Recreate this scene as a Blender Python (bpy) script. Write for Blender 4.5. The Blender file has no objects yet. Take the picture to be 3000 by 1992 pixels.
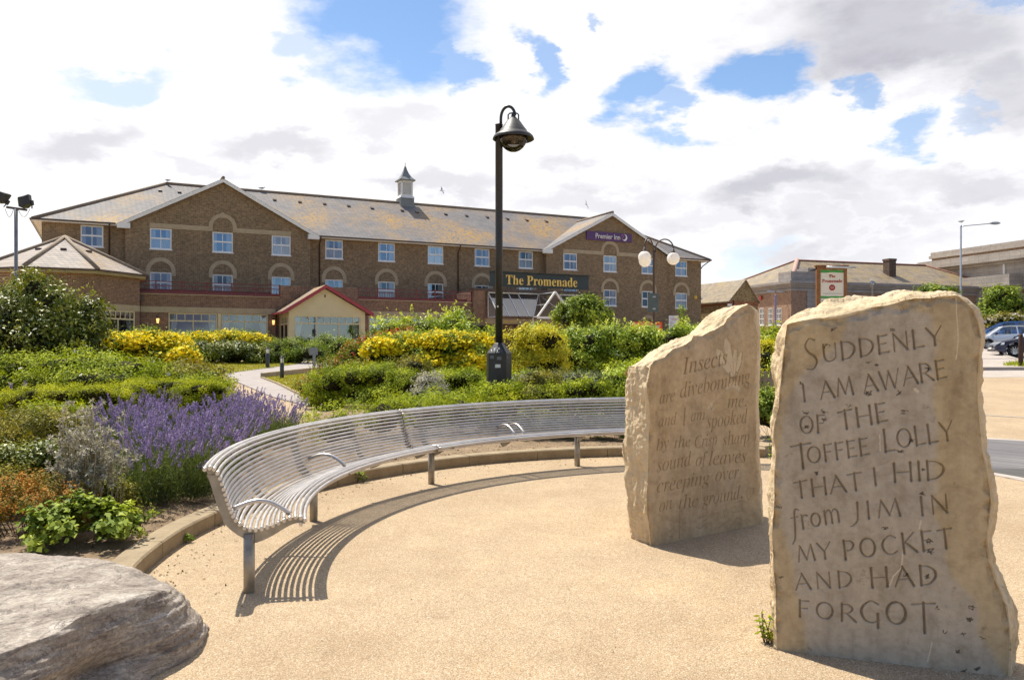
import bpy, bmesh, math, random
import numpy as np
from mathutils import Vector, Matrix
random.seed(7); RNG = np.random.default_rng(11)
SC = bpy.context.scene
COL = SC.collection

# ---------------------------------------------------------------- camera, world, sun, exposure
F, CX, HY, HYG, EYE = 2410.0, 1500.0, 1028.0, 976.0, 1.55     # focal length and horizon in photo pixels; ground horizon (the plaza slopes up); eye height
cam = bpy.data.cameras.new('camera'); cam.sensor_width = 36; cam.lens = F/3000*36
cam.shift_y = (HY-996)/3000; cam.clip_start = .05; cam.clip_end = 3000
camo = bpy.data.objects.new('camera', cam); COL.objects.link(camo)
camo.location = (0, 0, EYE); camo.rotation_euler = (math.radians(90), 0, 0); SC.camera = camo
SC.view_settings.view_transform = 'Standard'; SC.view_settings.look = 'None'
SC.view_settings.exposure = 0.32; SC.view_settings.gamma = 1
SUN = Vector((-.300, .314, .775)).normalized()
sl = bpy.data.lights.new('sun', 'SUN'); sl.energy = 5.0; sl.angle = math.radians(.55); sl.color = (1, .945, .83)
so = bpy.data.objects.new('sun', sl); COL.objects.link(so)
so.rotation_euler = SUN.to_track_quat('Z', 'Y').to_euler()
SC.cycles.max_bounces = 6; SC.cycles.transparent_max_bounces = 12; SC.cycles.caustics_reflective = False; SC.cycles.caustics_refractive = False

def world():
    w = bpy.data.worlds.new('World'); SC.world = w; w.use_nodes = True
    nt = w.node_tree; N = nt.nodes; L = nt.links
    for n in list(N): N.remove(n)
    def val(x): return x
    def mth(op, a, b=None, c=None, clamp=False):
        n = N.new('ShaderNodeMath'); n.operation = op; n.use_clamp = clamp
        for i, x in enumerate((a, b, c)):
            if x is None: continue
            if isinstance(x, (int, float)): n.inputs[i].default_value = x
            else: L.new(x, n.inputs[i])
        return n.outputs[0]
    def smooth(x, lo, hi, a=0., b=1.):
        n = N.new('ShaderNodeMapRange'); n.interpolation_type = 'SMOOTHSTEP'
        L.new(x, n.inputs[0]); n.inputs[1].default_value = lo; n.inputs[2].default_value = hi; n.inputs[3].default_value = a; n.inputs[4].default_value = b
        return n.outputs[0]
    tc = N.new('ShaderNodeTexCoord')
    def noise(vec, sc, det=6, rough=.55, dist=0):
        n = N.new('ShaderNodeTexNoise'); n.inputs['Scale'].default_value = sc; n.inputs['Detail'].default_value = det
        n.inputs['Roughness'].default_value = rough; n.inputs['Distortion'].default_value = dist; L.new(vec, n.inputs['Vector']); return n
    gen = tc.outputs['Generated']
    # clouds lie in layers: flatten the noise vertically
    mp = N.new('ShaderNodeMapping'); mp.inputs['Scale'].default_value = (1, 1, 2.2); L.new(gen, mp.inputs['Vector'])
    n1 = noise(mp.outputs[0], 5.5, 9, .6); n2 = noise(mp.outputs[0], 2.6, 7, .55, .3); n3 = noise(mp.outputs[0], 9, 8, .6)
    sp = N.new('ShaderNodeSeparateXYZ'); L.new(gen, sp.inputs[0])
    dx, dy, dz = sp.outputs
    inv = mth('DIVIDE', 1.0, mth('MAXIMUM', dy, .05))
    cn = N.new('ShaderNodeSeparateColor'); L.new(n1.outputs['Color'], cn.inputs[0])
    cn3 = N.new('ShaderNodeSeparateColor'); L.new(n3.outputs['Color'], cn3.inputs[0])
    ox = mth('ADD', mth('MULTIPLY', mth('SUBTRACT', cn.outputs[0], .5), .24), mth('MULTIPLY', mth('SUBTRACT', cn3.outputs[0], .5), .10))
    oz = mth('ADD', mth('MULTIPLY', mth('SUBTRACT', cn.outputs[1], .5), .20), mth('MULTIPLY', mth('SUBTRACT', cn3.outputs[1], .5), .08))
    gx = mth('ADD', mth('MULTIPLY', dx, inv), ox); gz = mth('ADD', mth('MULTIPLY', dz, inv), oz)
    def blob(px, py, rx, ry, lo=1.32, hi=.64):
        a = mth('DIVIDE', mth('SUBTRACT', gx, (px-CX)/F), rx/F); b = mth('DIVIDE', mth('SUBTRACT', gz, (HY-py)/F), ry/F)
        r = mth('SQRT', mth('ADD', mth('MULTIPLY', a, a), mth('MULTIPLY', b, b)))
        return smooth(r, hi, lo, 1, 0)
    front = smooth(dy, .12, .25)
    holes = [(1150, 60, 260, 190, 1.0), (1330, 170, 90, 80, .9), (900, 170, 120, 60, .5), (330, 225, 170, 60, .5), (1570, 165, 55, 85, .85), (1920, 275, 120, 95, .95), (2020, 320, 80, 50, .8),
             (2240, 215, 130, 90, 1.0), (2650, 375, 95, 62, .8), (2490, 250, 55, 45, .8), (1775, 95, 28, 38, .6), (2180, 760, 130, 45, .42), (2840, 300, 60, 30, .4), (2900, -60, 160, 70, .7), (650, -150, 300, 90, .6), (1800, -260, 400, 120, .7)]
    m = None
    for px, py, rx, ry, k in holes:
        b = mth('MULTIPLY', blob(px, py, rx, ry), k); m = b if m is None else mth('MAXIMUM', m, b)
    mfront = mth('MULTIPLY', m, front)
    rest = mth('MULTIPLY', smooth(n2.outputs['Fac'], .50, .62, 1, 0), mth('SUBTRACT', 1.0, front))
    blue = mth('MAXIMUM', mfront, rest)
    # shaded undersides of the clouds
    greys = [(2270, 560, 270, 75, .60), (2620, 100, 420, 150, .62), (2780, 520, 260, 60, .42), (200, 430, 190, 60, .42), (850, 420, 170, 50, .40), (600, 500, 200, 30, .25), (1180, 360, 120, 45, .25), (2460, 700, 330, 45, .3), (1700, 560, 260, 55, .3), (2950, 250, 150, 120, .45), (1310, 530, 130, 45, .36), (2420, 620, 360, 50, .30), (2050, 640, 200, 40, .25)]
    g = None
    for px, py, rx, ry, k in greys:
        b = mth('MULTIPLY', blob(px, py, rx, ry, 1.5, .35), k); g = b if g is None else mth('MAXIMUM', g, b)
    g = mth('MULTIPLY', g, front)
    soft = mth('MULTIPLY', smooth(n3.outputs['Fac'], .42, .68), .15)
    g = mth('ADD', g, mth('MULTIPLY', soft, smooth(dx, -.35, .35, .1, 1.0)), clamp=True)
    g = mth('MAXIMUM', g, mth('SUBTRACT', .95, mth('MULTIPLY', front, .95)))      # clouds away from the sun side are duller
    ramp = N.new('ShaderNodeMixRGB'); L.new(g, ramp.inputs[0]); ramp.inputs[1].default_value = (.88, .88, .90, 1); ramp.inputs[2].default_value = (.30, .295, .36, 1)
    sky = N.new('ShaderNodeTexSky'); sky.sky_type = 'NISHITA'; sky.sun_disc = False
    sky.sun_elevation = math.asin(SUN.z); sky.sun_rotation = math.atan2(SUN.x, SUN.y)
    sky.air_density = 1.0; sky.dust_density = .1; sky.ozone_density = 3.5
    b1 = N.new('ShaderNodeBackground'); L.new(sky.outputs[0], b1.inputs[0]); b1.inputs[1].default_value = .13
    b2 = N.new('ShaderNodeBackground'); L.new(ramp.outputs[0], b2.inputs[0]); b2.inputs[1].default_value = 1.0
    mx = N.new('ShaderNodeMixShader'); L.new(blue, mx.inputs[0]); L.new(b2.outputs[0], mx.inputs[1]); L.new(b1.outputs[0], mx.inputs[2])
    out = N.new('ShaderNodeOutputWorld'); L.new(mx.outputs[0], out.inputs[0])
    w.cycles.sampling_method = 'MANUAL'; w.cycles.sample_map_resolution = 1024
world()

# ---------------------------------------------------------------- terrain and projection helpers
SL = (HY-HYG)/F
def sstep(x, a, b):
    t = np.clip((x-a)/(b-a), 0, 1); return t*t*(3-2*t)
def hgt(x, y):
    y = np.minimum(y, 62.0)
    return SL*y + .02*np.maximum(0, y-22)*sstep(np.asarray(x, float), 5, 20)
def G(px, py):
    """photo pixel of a point on the plaza's sloping ground -> world x, y"""
    Y = EYE*F/(py-HYG); return ((px-CX)/F*Y, Y)
def G3(px, py):
    x, y = G(px, py); return (x, y, float(hgt(x, y)))
def at(px, py, Y):
    """point at distance Y seen at a photo pixel"""
    return Vector(((px-CX)/F*Y, Y, EYE-(py-HY)/F*Y))

def vnoise(p, seed=0):
    p = np.asarray(p, float); i = np.floor(p).astype(np.int64); f = p-i; f = f*f*(3-2*f); r = np.zeros(len(p))
    def hsh(ix, iy, iz):
        n = (ix*374761393+iy*668265263+iz*2147483647*7+seed*1274126177) & 0xffffffff
        n = ((n ^ (n >> 13))*1274126177) & 0xffffffff; n = (n ^ (n >> 16)) & 0xffffffff
        return n/4294967295.0
    for a in (0, 1):
        for b in (0, 1):
            for c in (0, 1):
                w = (f[:, 0] if a else 1-f[:, 0])*(f[:, 1] if b else 1-f[:, 1])*(f[:, 2] if c else 1-f[:, 2])
                r += w*hsh(i[:, 0]+a, i[:, 1]+b, i[:, 2]+c)
    return r*2-1
def fbm(p, oct=4, seed=0):
    p = np.asarray(p, float); r = np.zeros(len(p)); a = 1; t = 0
    for o in range(oct):
        r += a*vnoise(p*2**o+17.3*o, seed+o); t += a; a *= .5
    return r/t

# ---------------------------------------------------------------- object helpers
def tag(o, label=None, cat=None, group=None, kind=None):
    if label: o['label'] = label
    if cat: o['category'] = cat
    if group: o['group'] = group
    if kind: o['kind'] = kind
    return o
def thing(name, label, cat, loc=(0, 0, 0), rz=0, group=None):
    o = bpy.data.objects.new(name, None); COL.objects.link(o); o.location = loc; o.rotation_euler = (0, 0, rz); o.empty_display_size = .2
    return tag(o, label, cat, group)
def link(name, me, parent=None):
    o = bpy.data.objects.new(name, me); COL.objects.link(o)
    if parent: o.parent = parent
    return o
def kids(o): return [c for c in bpy.data.objects if c.parent == o]
def copy_tree(o, parent=None, loc=None, rz=None):
    c = o.copy(); COL.objects.link(c)
    if parent: c.parent = parent
    for k in kids(o): copy_tree(k, c)
    if loc is not None: c.location = loc
    if rz is not None: c.rotation_euler = (0, 0, rz)
    return c
def npmesh(name, V, Fq, mats, smooth=False, attrs=None, mi=None):
    """V (n,3), Fq (m,k) same k for every face"""
    V = np.asarray(V, np.float32); Fq = np.asarray(Fq, np.int32); m, k = Fq.shape
    me = bpy.data.meshes.new(name); me.vertices.add(len(V)); me.vertices.foreach_set('co', V.ravel())
    me.loops.add(m*k); me.loops.foreach_set('vertex_index', Fq.ravel())
    me.polygons.add(m); me.polygons.foreach_set('loop_start', np.arange(0, m*k, k, dtype=np.int32))
    try: me.polygons.foreach_set('loop_total', np.full(m, k, np.int32))
    except Exception: pass
    if smooth: me.polygons.foreach_set('use_smooth', np.ones(m, bool))
    for mt in mats: me.materials.append(mt)
    if mi is not None: me.polygons.foreach_set('material_index', np.asarray(mi, np.int32))
    for nm, dom, arr in (attrs or []):
        a = me.attributes.new(nm, 'FLOAT', dom); a.data.foreach_set('value', np.asarray(arr, np.float32).ravel())
    me.update(calc_edges=True); me.validate(); return me

class MB:
    def __init__(s): s.v = []; s.f = []; s.m = []; s.sm = []
    def face(s, pts, mi=0, sm=False):
        i = len(s.v); s.v += [tuple(p) for p in pts]; s.f.append(list(range(i, i+len(pts)))); s.m.append(mi); s.sm.append(sm); return s
    def box(s, x0, x1, y0, y1, z0, z1, mi=0):
        i = len(s.v); s.v += [(x0,y0,z0),(x1,y0,z0),(x1,y1,z0),(x0,y1,z0),(x0,y0,z1),(x1,y0,z1),(x1,y1,z1),(x0,y1,z1)]
        for q in ((0,3,2,1),(4,5,6,7),(0,1,5,4),(1,2,6,5),(2,3,7,6),(3,0,4,7)): s.f.append([i+k for k in q]); s.m.append(mi); s.sm.append(False)
        return s
    def bar(s, a, b, w, h, mi=0, up=(0, 0, 1)):
        """box beam from a to b, width w (sideways) and height h"""
        a = Vector(a); b = Vector(b); d = (b-a).normalized(); sd = d.cross(Vector(up))
        if sd.length < 1e-4: sd = d.cross(Vector((1, 0, 0)))
        sd.normalize(); u = sd.cross(d).normalized(); i = len(s.v)
        for p in (a, b):
            for k, l in ((-1,-1),(1,-1),(1,1),(-1,1)): s.v.append(tuple(p+sd*(k*w/2)+u*(l*h/2)))
        for q in ((0,1,2,3),(7,6,5,4),(0,4,5,1),(1,5,6,2),(2,6,7,3),(3,7,4,0)): s.f.append([i+k for k in q]); s.m.append(mi); s.sm.append(False)
        return s
    def tube(s, pts, r, n=8, mi=0, cap=True, closed=False):
        pts = [Vector(p) for p in pts]; m = len(pts); rs = r if isinstance(r, (list, tuple)) else [r]*m; i0 = len(s.v); prev = None
        for k in range(m):
            if closed: d = pts[(k+1) % m]-pts[k-1]
            else: d = pts[min(k+1, m-1)]-pts[max(k-1, 0)]
            d.normalize()
            if prev is None:
                a = d.cross(Vector((0, 0, 1)))
                if a.length < 1e-3: a = d.cross(Vector((1, 0, 0)))
            else: a = prev-d*prev.dot(d)
            a.normalize(); prev = a; b = d.cross(a)
            for j in range(n):
                t = 2*math.pi*j/n; s.v.append(tuple(pts[k]+(a*math.cos(t)+b*math.sin(t))*rs[k]))
        for k in range(m if closed else m-1):
            k2 = (k+1) % m
            for j in range(n):
                s.f.append([i0+k*n+j, i0+k*n+(j+1) % n, i0+k2*n+(j+1) % n, i0+k2*n+j]); s.m.append(mi); s.sm.append(True)
        if cap and not closed:
            s.f.append([i0+j for j in range(n)][::-1]); s.m.append(mi); s.sm.append(False)
            s.f.append([i0+(m-1)*n+j for j in range(n)]); s.m.append(mi); s.sm.append(False)
        return s
    def lathe(s, prof, c=(0, 0, 0), n=20, mi=0, sm=True, rot=0, cap=True):
        i0 = len(s.v)
        for r, z in prof:
            for j in range(n):
                t = 2*math.pi*j/n+rot; s.v.append((c[0]+r*math.cos(t), c[1]+r*math.sin(t), c[2]+z))
        for k in range(len(prof)-1):
            for j in range(n):
                s.f.append([i0+k*n+j, i0+k*n+(j+1) % n, i0+(k+1)*n+(j+1) % n, i0+(k+1)*n+j]); s.m.append(mi); s.sm.append(sm)
        if cap and prof[0][0] > 1e-4: s.f.append([i0+j for j in range(n)][::-1]); s.m.append(mi); s.sm.append(False)
        if cap and prof[-1][0] > 1e-4: s.f.append([i0+(len(prof)-1)*n+j for j in range(n)]); s.m.append(mi); s.sm.append(False)
        return s
    def prism(s, poly, a, b, mi=0):
        """poly: points in 3D lying in a plane, extruded by vector b-a"""
        d = Vector(b)-Vector(a); p = [Vector(q) for q in poly]; n = len(p); i = len(s.v)
        s.v += [tuple(q) for q in p]+[tuple(q+d) for q in p]
        s.f.append([i+k for k in range(n)][::-1]); s.f.append([i+n+k for k in range(n)]); s.m += [mi, mi]; s.sm += [False, False]
        for k in range(n):
            s.f.append([i+k, i+(k+1) % n, i+n+(k+1) % n, i+n+k]); s.m.append(mi); s.sm.append(False)
        return s
    def mesh(s, name, mats):
        me = bpy.data.meshes.new(name); me.from_pydata(s.v, [], s.f)
        for m in (mats if isinstance(mats, (list, tuple)) else [mats]): me.materials.append(m)
        me.polygons.foreach_set('material_index', s.m); me.polygons.foreach_set('use_smooth', s.sm); me.update(); return me
    def build(s, name, mats, parent=None, bevel=0, fixn=True):
        me = s.mesh(name, mats)
        if fixn or bevel:
            bm = bmesh.new(); bm.from_mesh(me)
            if fixn:
                bmesh.ops.remove_doubles(bm, verts=bm.verts, dist=1e-5)
                bmesh.ops.recalc_face_normals(bm, faces=bm.faces)
            if bevel:
                es = [e for e in bm.edges if len(e.link_faces) == 2 and e.calc_face_angle(0) > .6]
                bmesh.ops.bevel(bm, geom=es, offset=bevel, segments=2, affect='EDGES', profile=.5, clamp_overlap=True)
            bm.to_mesh(me); bm.free()
        return link(name, me, parent)

def text_mesh(body, size=1, extrude=0, align='CENTER', res=3, spacing=1.0, bold=0):
    cu = bpy.data.curves.new('txt', 'FONT'); cu.body = body; cu.size = size; cu.extrude = extrude; cu.align_x = align; cu.resolution_u = res; cu.space_character = spacing; cu.offset = bold
    o = bpy.data.objects.new('txt', cu); COL.objects.link(o); bpy.context.view_layer.update()
    me = bpy.data.meshes.new_from_object(o.evaluated_get(bpy.context.evaluated_depsgraph_get()))
    bpy.data.objects.remove(o); bpy.data.curves.remove(cu); return me
def mtx(s, kind):
    out = ''
    for ch in s:
        if kind == 'b':
            if 'A' <= ch <= 'Z': ch = chr(0x1D400+ord(ch)-65)
            elif 'a' <= ch <= 'z': ch = chr(0x1D41A+ord(ch)-97)
        elif kind == 'i':
            if ch == 'h': ch = '\u210e'
            elif 'A' <= ch <= 'Z': ch = chr(0x1D434+ord(ch)-65)
            elif 'a' <= ch <= 'z': ch = chr(0x1D44E+ord(ch)-97)
        out += ch
    return out
def lettering(name, body, mat, parent, loc, width=None, height=None, extrude=.004, rz=0, kind=None, spacing=1.0, bold=0):
    """upright lettering centred on loc, readable from -y of the parent"""
    me = text_mesh(mtx(body, kind) if kind else body, 1, 0, spacing=spacing, bold=bold)
    co = np.array([v.co[:] for v in me.vertices]); mn = co.min(0); mx = co.max(0)
    sx = (width/(mx[0]-mn[0])) if width else None; sy = (height/(mx[1]-mn[1])) if height else None
    sx = sx or sy; sy = sy or sx
    if extrude > 0:
        bm = bmesh.new(); bm.from_mesh(me)
        r = bmesh.ops.extrude_face_region(bm, geom=list(bm.faces)); vs = [g for g in r['geom'] if isinstance(g, bmesh.types.BMVert)]
        bmesh.ops.translate(bm, verts=vs, vec=(0, 0, 1)); bmesh.ops.recalc_face_normals(bm, faces=bm.faces); bm.to_mesh(me); bm.free()
    for v in me.vertices:
        x, y, z = v.co; x = (x-(mn[0]+mx[0])/2)*sx; y = (y-(mn[1]+mx[1])/2)*sy
        v.co = (x, -z*extrude, y)
    me.materials.clear(); me.materials.append(mat); me.update()
    o = link(name, me, parent); o.location = loc; o.rotation_euler = (0, 0, rz); return o

# ---------------------------------------------------------------- materials
def nmat(name):
    m = bpy.data.materials.new(name); m.use_nodes = True; nt = m.node_tree; b = nt.nodes['Principled BSDF']; return m, nt, b
def c4(c): return (c[0], c[1], c[2], 1)
def ramp(nt, fac, stops):
    r = nt.nodes.new('ShaderNodeValToRGB'); e = r.color_ramp.elements
    while len(e) < len(stops): e.new(.5)
    for i, (p, c) in enumerate(stops): e[i].position = p; e[i].color = c4(c)
    nt.links.new(fac, r.inputs[0]); return r.outputs[0]
def noisen(nt, vec, sc, det=5, rough=.55, dist=0):
    n = nt.nodes.new('ShaderNodeTexNoise'); n.inputs['Scale'].default_value = sc; n.inputs['Detail'].default_value = det; n.inputs['Roughness'].default_value = rough; n.inputs['Distortion'].default_value = dist
    if vec is not None: nt.links.new(vec, n.inputs['Vector'])
    return n.outputs['Fac']
def mixc(nt, fac, a, b, mode='MIX'):
    n = nt.nodes.new('ShaderNodeMixRGB'); n.blend_type = mode
    for i, x in enumerate((fac, a, b)):
        if isinstance(x, (int, float)): n.inputs[i].default_value = x
        elif isinstance(x, tuple): n.inputs[i].default_value = c4(x)
        else: nt.links.new(x, n.inputs[i])
    return n.outputs[0]
def coordn(nt, kind='Object', scale=None):
    t = nt.nodes.new('ShaderNodeTexCoord').outputs[kind]
    if scale:
        m = nt.nodes.new('ShaderNodeMapping'); m.inputs['Scale'].default_value = scale; nt.links.new(t, m.inputs[0]); return m.outputs[0]
    return t
def bump(nt, b, h, strength=.3, dist=.01, prev=None):
    n = nt.nodes.new('ShaderNodeBump'); n.inputs['Strength'].default_value = strength; n.inputs['Distance'].default_value = dist; nt.links.new(h, n.inputs['Height'])
    if prev is not None: nt.links.new(prev, n.inputs['Normal'])
    nt.links.new(n.outputs[0], b.inputs['Normal']); return n.outputs[0]
def attrn(nt, name):
    a = nt.nodes.new('ShaderNodeAttribute'); a.attribute_name = name; return a.outputs['Fac']
def flat(name, col, rough=.5, metal=0, spec=.5, var=.12, sc=8, bmp=0, bsc=60):
    m, nt, b = nmat(name); co = coordn(nt)
    n = noisen(nt, co, sc, 6, .6)
    hi = tuple(min(1, x*(1+var)) for x in col); lo = tuple(x*(1-var) for x in col)
    nt.links.new(ramp(nt, n, [(.3, lo), (.7, hi)]), b.inputs['Base Color'])
    b.inputs['Roughness'].default_value = rough; b.inputs['Metallic'].default_value = metal; b.inputs['Specular IOR Level'].default_value = spec
    if bmp: bump(nt, b, noisen(nt, co, bsc, 4), bmp, .005)
    return m
LEAFK = 1.5
def leafmat(name, cols, rough=.45, trans=.35, spec=.4, tcol=None, raw=False):
    m, nt, b = nmat(name); t = attrn(nt, 'tint'); cols = [tuple(min(.8, x*k*LEAFK*(.7+.75*i/(len(cols)-1))) for x, k in zip(c, (1.14, 1.0, .7))) for i, c in enumerate(cols)] if max(cols[-1]) < .6 and not raw else cols; trans = trans*.62; spec = spec*.5; rough = min(.7, rough+.14)
    n = len(cols); c = ramp(nt, t, [(i/(n-1), x) for i, x in enumerate(cols)])
    nt.links.new(c, b.inputs['Base Color']); b.inputs['Roughness'].default_value = rough; b.inputs['Specular IOR Level'].default_value = spec
    tr = nt.nodes.new('ShaderNodeBsdfTranslucent')
    nt.links.new(mixc(nt, 1.0, c, tcol or (1.35, 1.35, .5), 'MULTIPLY'), tr.inputs[0])
    mx = nt.nodes.new('ShaderNodeMixShader'); mx.inputs[0].default_value = trans
    nt.links.new(b.outputs[0], mx.inputs[1]); nt.links.new(tr.outputs[0], mx.inputs[2]); nt.links.new(mx.outputs[0], nt.nodes['Material Output'].inputs[0]); return m
def brickmat(name, c1, c2, mortar, bw=.225, bh=.075, tone_amt=.35, var=.5):
    m, nt, b = nmat(name); co = coordn(nt); s = nt.nodes.new('ShaderNodeSeparateXYZ'); nt.links.new(co, s.inputs[0])
    a = nt.nodes.new('ShaderNodeMath'); nt.links.new(s.outputs[0], a.inputs[0]); nt.links.new(s.outputs[1], a.inputs[1])
    cb = nt.nodes.new('ShaderNodeCombineXYZ'); nt.links.new(a.outputs[0], cb.inputs[0]); nt.links.new(s.outputs[2], cb.inputs[1])
    br = nt.nodes.new('ShaderNodeTexBrick'); nt.links.new(cb.outputs[0], br.inputs['Vector'])
    br.inputs['Scale'].default_value = 1; br.inputs['Brick Width'].default_value = bw; br.inputs['Row Height'].default_value = bh; br.inputs['Mortar Size'].default_value = .011; br.inputs['Mortar Smooth'].default_value = .2; br.inputs['Bias'].default_value = 0
    br.inputs['Color1'].default_value = c4(c1); br.inputs['Color2'].default_value = c4(c2); br.inputs['Mortar'].default_value = c4(mortar)
    wv = nt.nodes.new('ShaderNodeTexWhiteNoise'); wv.noise_dimensions = '3D'
    sn = nt.nodes.new('ShaderNodeVectorMath'); sn.operation = 'SNAP'; sn.inputs[1].default_value = (bw*.5, bh, 1); nt.links.new(cb.outputs[0], sn.inputs[0]); nt.links.new(sn.outputs[0], wv.inputs['Vector'])
    col = mixc(nt, .75, br.outputs['Color'], ramp(nt, wv.outputs[0], [(0, (1-var,)*3), (.5, (1, 1, 1)), (1, (1+var, 1+var*.9, 1+var*.7))]), 'MULTIPLY')
    n = noisen(nt, co, .55, 6, .65); col = mixc(nt, tone_amt, col, ramp(nt, n, [(.35, (.55, .5, .45)), (.65, (1.25, 1.22, 1.1))]), 'MULTIPLY')  # broad uneven dirt over the wall
    n = noisen(nt, co, 3, 5, .7); col = mixc(nt, .35, col, ramp(nt, n, [(.3, (.7, .65, .6)), (.7, (1.2, 1.2, 1.15))]), 'MULTIPLY')
    nt.links.new(col, b.inputs['Base Color']); b.inputs['Roughness'].default_value = .85
    inv = nt.nodes.new('ShaderNodeMath'); inv.operation = 'SUBTRACT'; inv.inputs[0].default_value = 1; nt.links.new(br.outputs['Fac'], inv.inputs[1]); bump(nt, b, inv.outputs[0], .5, .01)
    return m
def slatemat(name, base, lichen=.5, course=.19, lcol=(.45, .22, .03), rough=.5, lsc=.35, tint2=(1.2, 1.15, 1.1)):
    m, nt, b = nmat(name); co = coordn(nt); s = nt.nodes.new('ShaderNodeSeparateXYZ'); nt.links.new(co, s.inputs[0])
    a = nt.nodes.new('ShaderNodeMath'); nt.links.new(s.outputs[0], a.inputs[0]); nt.links.new(s.outputs[1], a.inputs[1])
    cb = nt.nodes.new('ShaderNodeCombineXYZ'); nt.links.new(a.outputs[0], cb.inputs[0]); nt.links.new(s.outputs[2], cb.inputs[1])
    br = nt.nodes.new('ShaderNodeTexBrick'); nt.links.new(cb.outputs[0], br.inputs['Vector']); br.inputs['Scale'].default_value = 1
    br.inputs['Brick Width'].default_value = .3; br.inputs['Row Height'].default_value = course*.55; br.inputs['Mortar Size'].default_value = .012; br.inputs['Mortar Smooth'].default_value = .1
    br.inputs['Color1'].default_value = c4(tuple(x*.85 for x in base)); br.inputs['Color2'].default_value = c4(tuple(min(1, x*y) for x, y in zip(base, tint2))); br.inputs['Mortar'].default_value = c4(tuple(x*.45 for x in base))
    n = noisen(nt, co, .9, 6, .7); col = mixc(nt, .5, br.outputs['Color'], ramp(nt, n, [(.3, (.75, .75, .78)), (.7, (1.25, 1.22, 1.18))]), 'MULTIPLY')
    if lichen:
        n1 = noisen(nt, co, lsc, 4, .6); n2 = noisen(nt, co, 5, 6, .75)
        mm = nt.nodes.new('ShaderNodeMath'); mm.operation = 'MULTIPLY'
        nt.links.new(ramp(nt, n1, [(.5-.08*lichen, (0, 0, 0)), (.64, (1, 1, 1))]), mm.inputs[0]); nt.links.new(ramp(nt, n2, [(.45, (0, 0, 0)), (.53, (1, 1, 1))]), mm.inputs[1])
        col = mixc(nt, mm.outputs[0], col, lcol)
    nt.links.new(col, b.inputs['Base Color']); b.inputs['Roughness'].default_value = rough; b.inputs['Specular IOR Level'].default_value = .30
    inv = nt.nodes.new('ShaderNodeMath'); inv.operation = 'SUBTRACT'; inv.inputs[0].default_value = 1; nt.links.new(br.outputs['Fac'], inv.inputs[1]); bump(nt, b, inv.outputs[0], .35, .015)
    return m
def stonemat(name, c1, c2, c3=None, sc=3, rough=.85, bmp=.3, bsc=25, blocks=None):
    m, nt, b = nmat(name); co = coordn(nt); n = noisen(nt, co, sc, 8, .65); n2 = noisen(nt, co, sc*7, 6, .7)
    col = ramp(nt, n, [(.3, c1), (.7, c2)]); col = mixc(nt, .5, col, ramp(nt, n2, [(.3, (.75, .73, .7)), (.7, (1.2, 1.2, 1.2))]), 'MULTIPLY')
    if blocks:
        s = nt.nodes.new('ShaderNodeSeparateXYZ'); nt.links.new(co, s.inputs[0]); a = nt.nodes.new('ShaderNodeMath'); nt.links.new(s.outputs[0], a.inputs[0]); nt.links.new(s.outputs[1], a.inputs[1])
        cb = nt.nodes.new('ShaderNodeCombineXYZ'); nt.links.new(a.outputs[0], cb.inputs[0]); nt.links.new(s.outputs[2], cb.inputs[1])
        br = nt.nodes.new('ShaderNodeTexBrick'); nt.links.new(cb.outputs[0], br.inputs['Vector']); br.inputs['Scale'].default_value = 1; br.inputs['Brick Width'].default_value = blocks[0]; br.inputs['Row Height'].default_value = blocks[1]; br.inputs['Mortar Size'].default_value = .02
        br.inputs['Color1'].default_value = (1, 1, 1, 1); br.inputs['Color2'].default_value = (.86, .85, .84, 1); br.inputs['Mortar'].default_value = (.5, .48, .46, 1)
        col = mixc(nt, .8, col, br.outputs['Color'], 'MULTIPLY')
    nt.links.new(col, b.inputs['Base Color']); b.inputs['Roughness'].default_value = rough
    h = noisen(nt, co, bsc, 8, .7)
    if bmp: bump(nt, b, h, bmp, .02)
    return m
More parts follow.
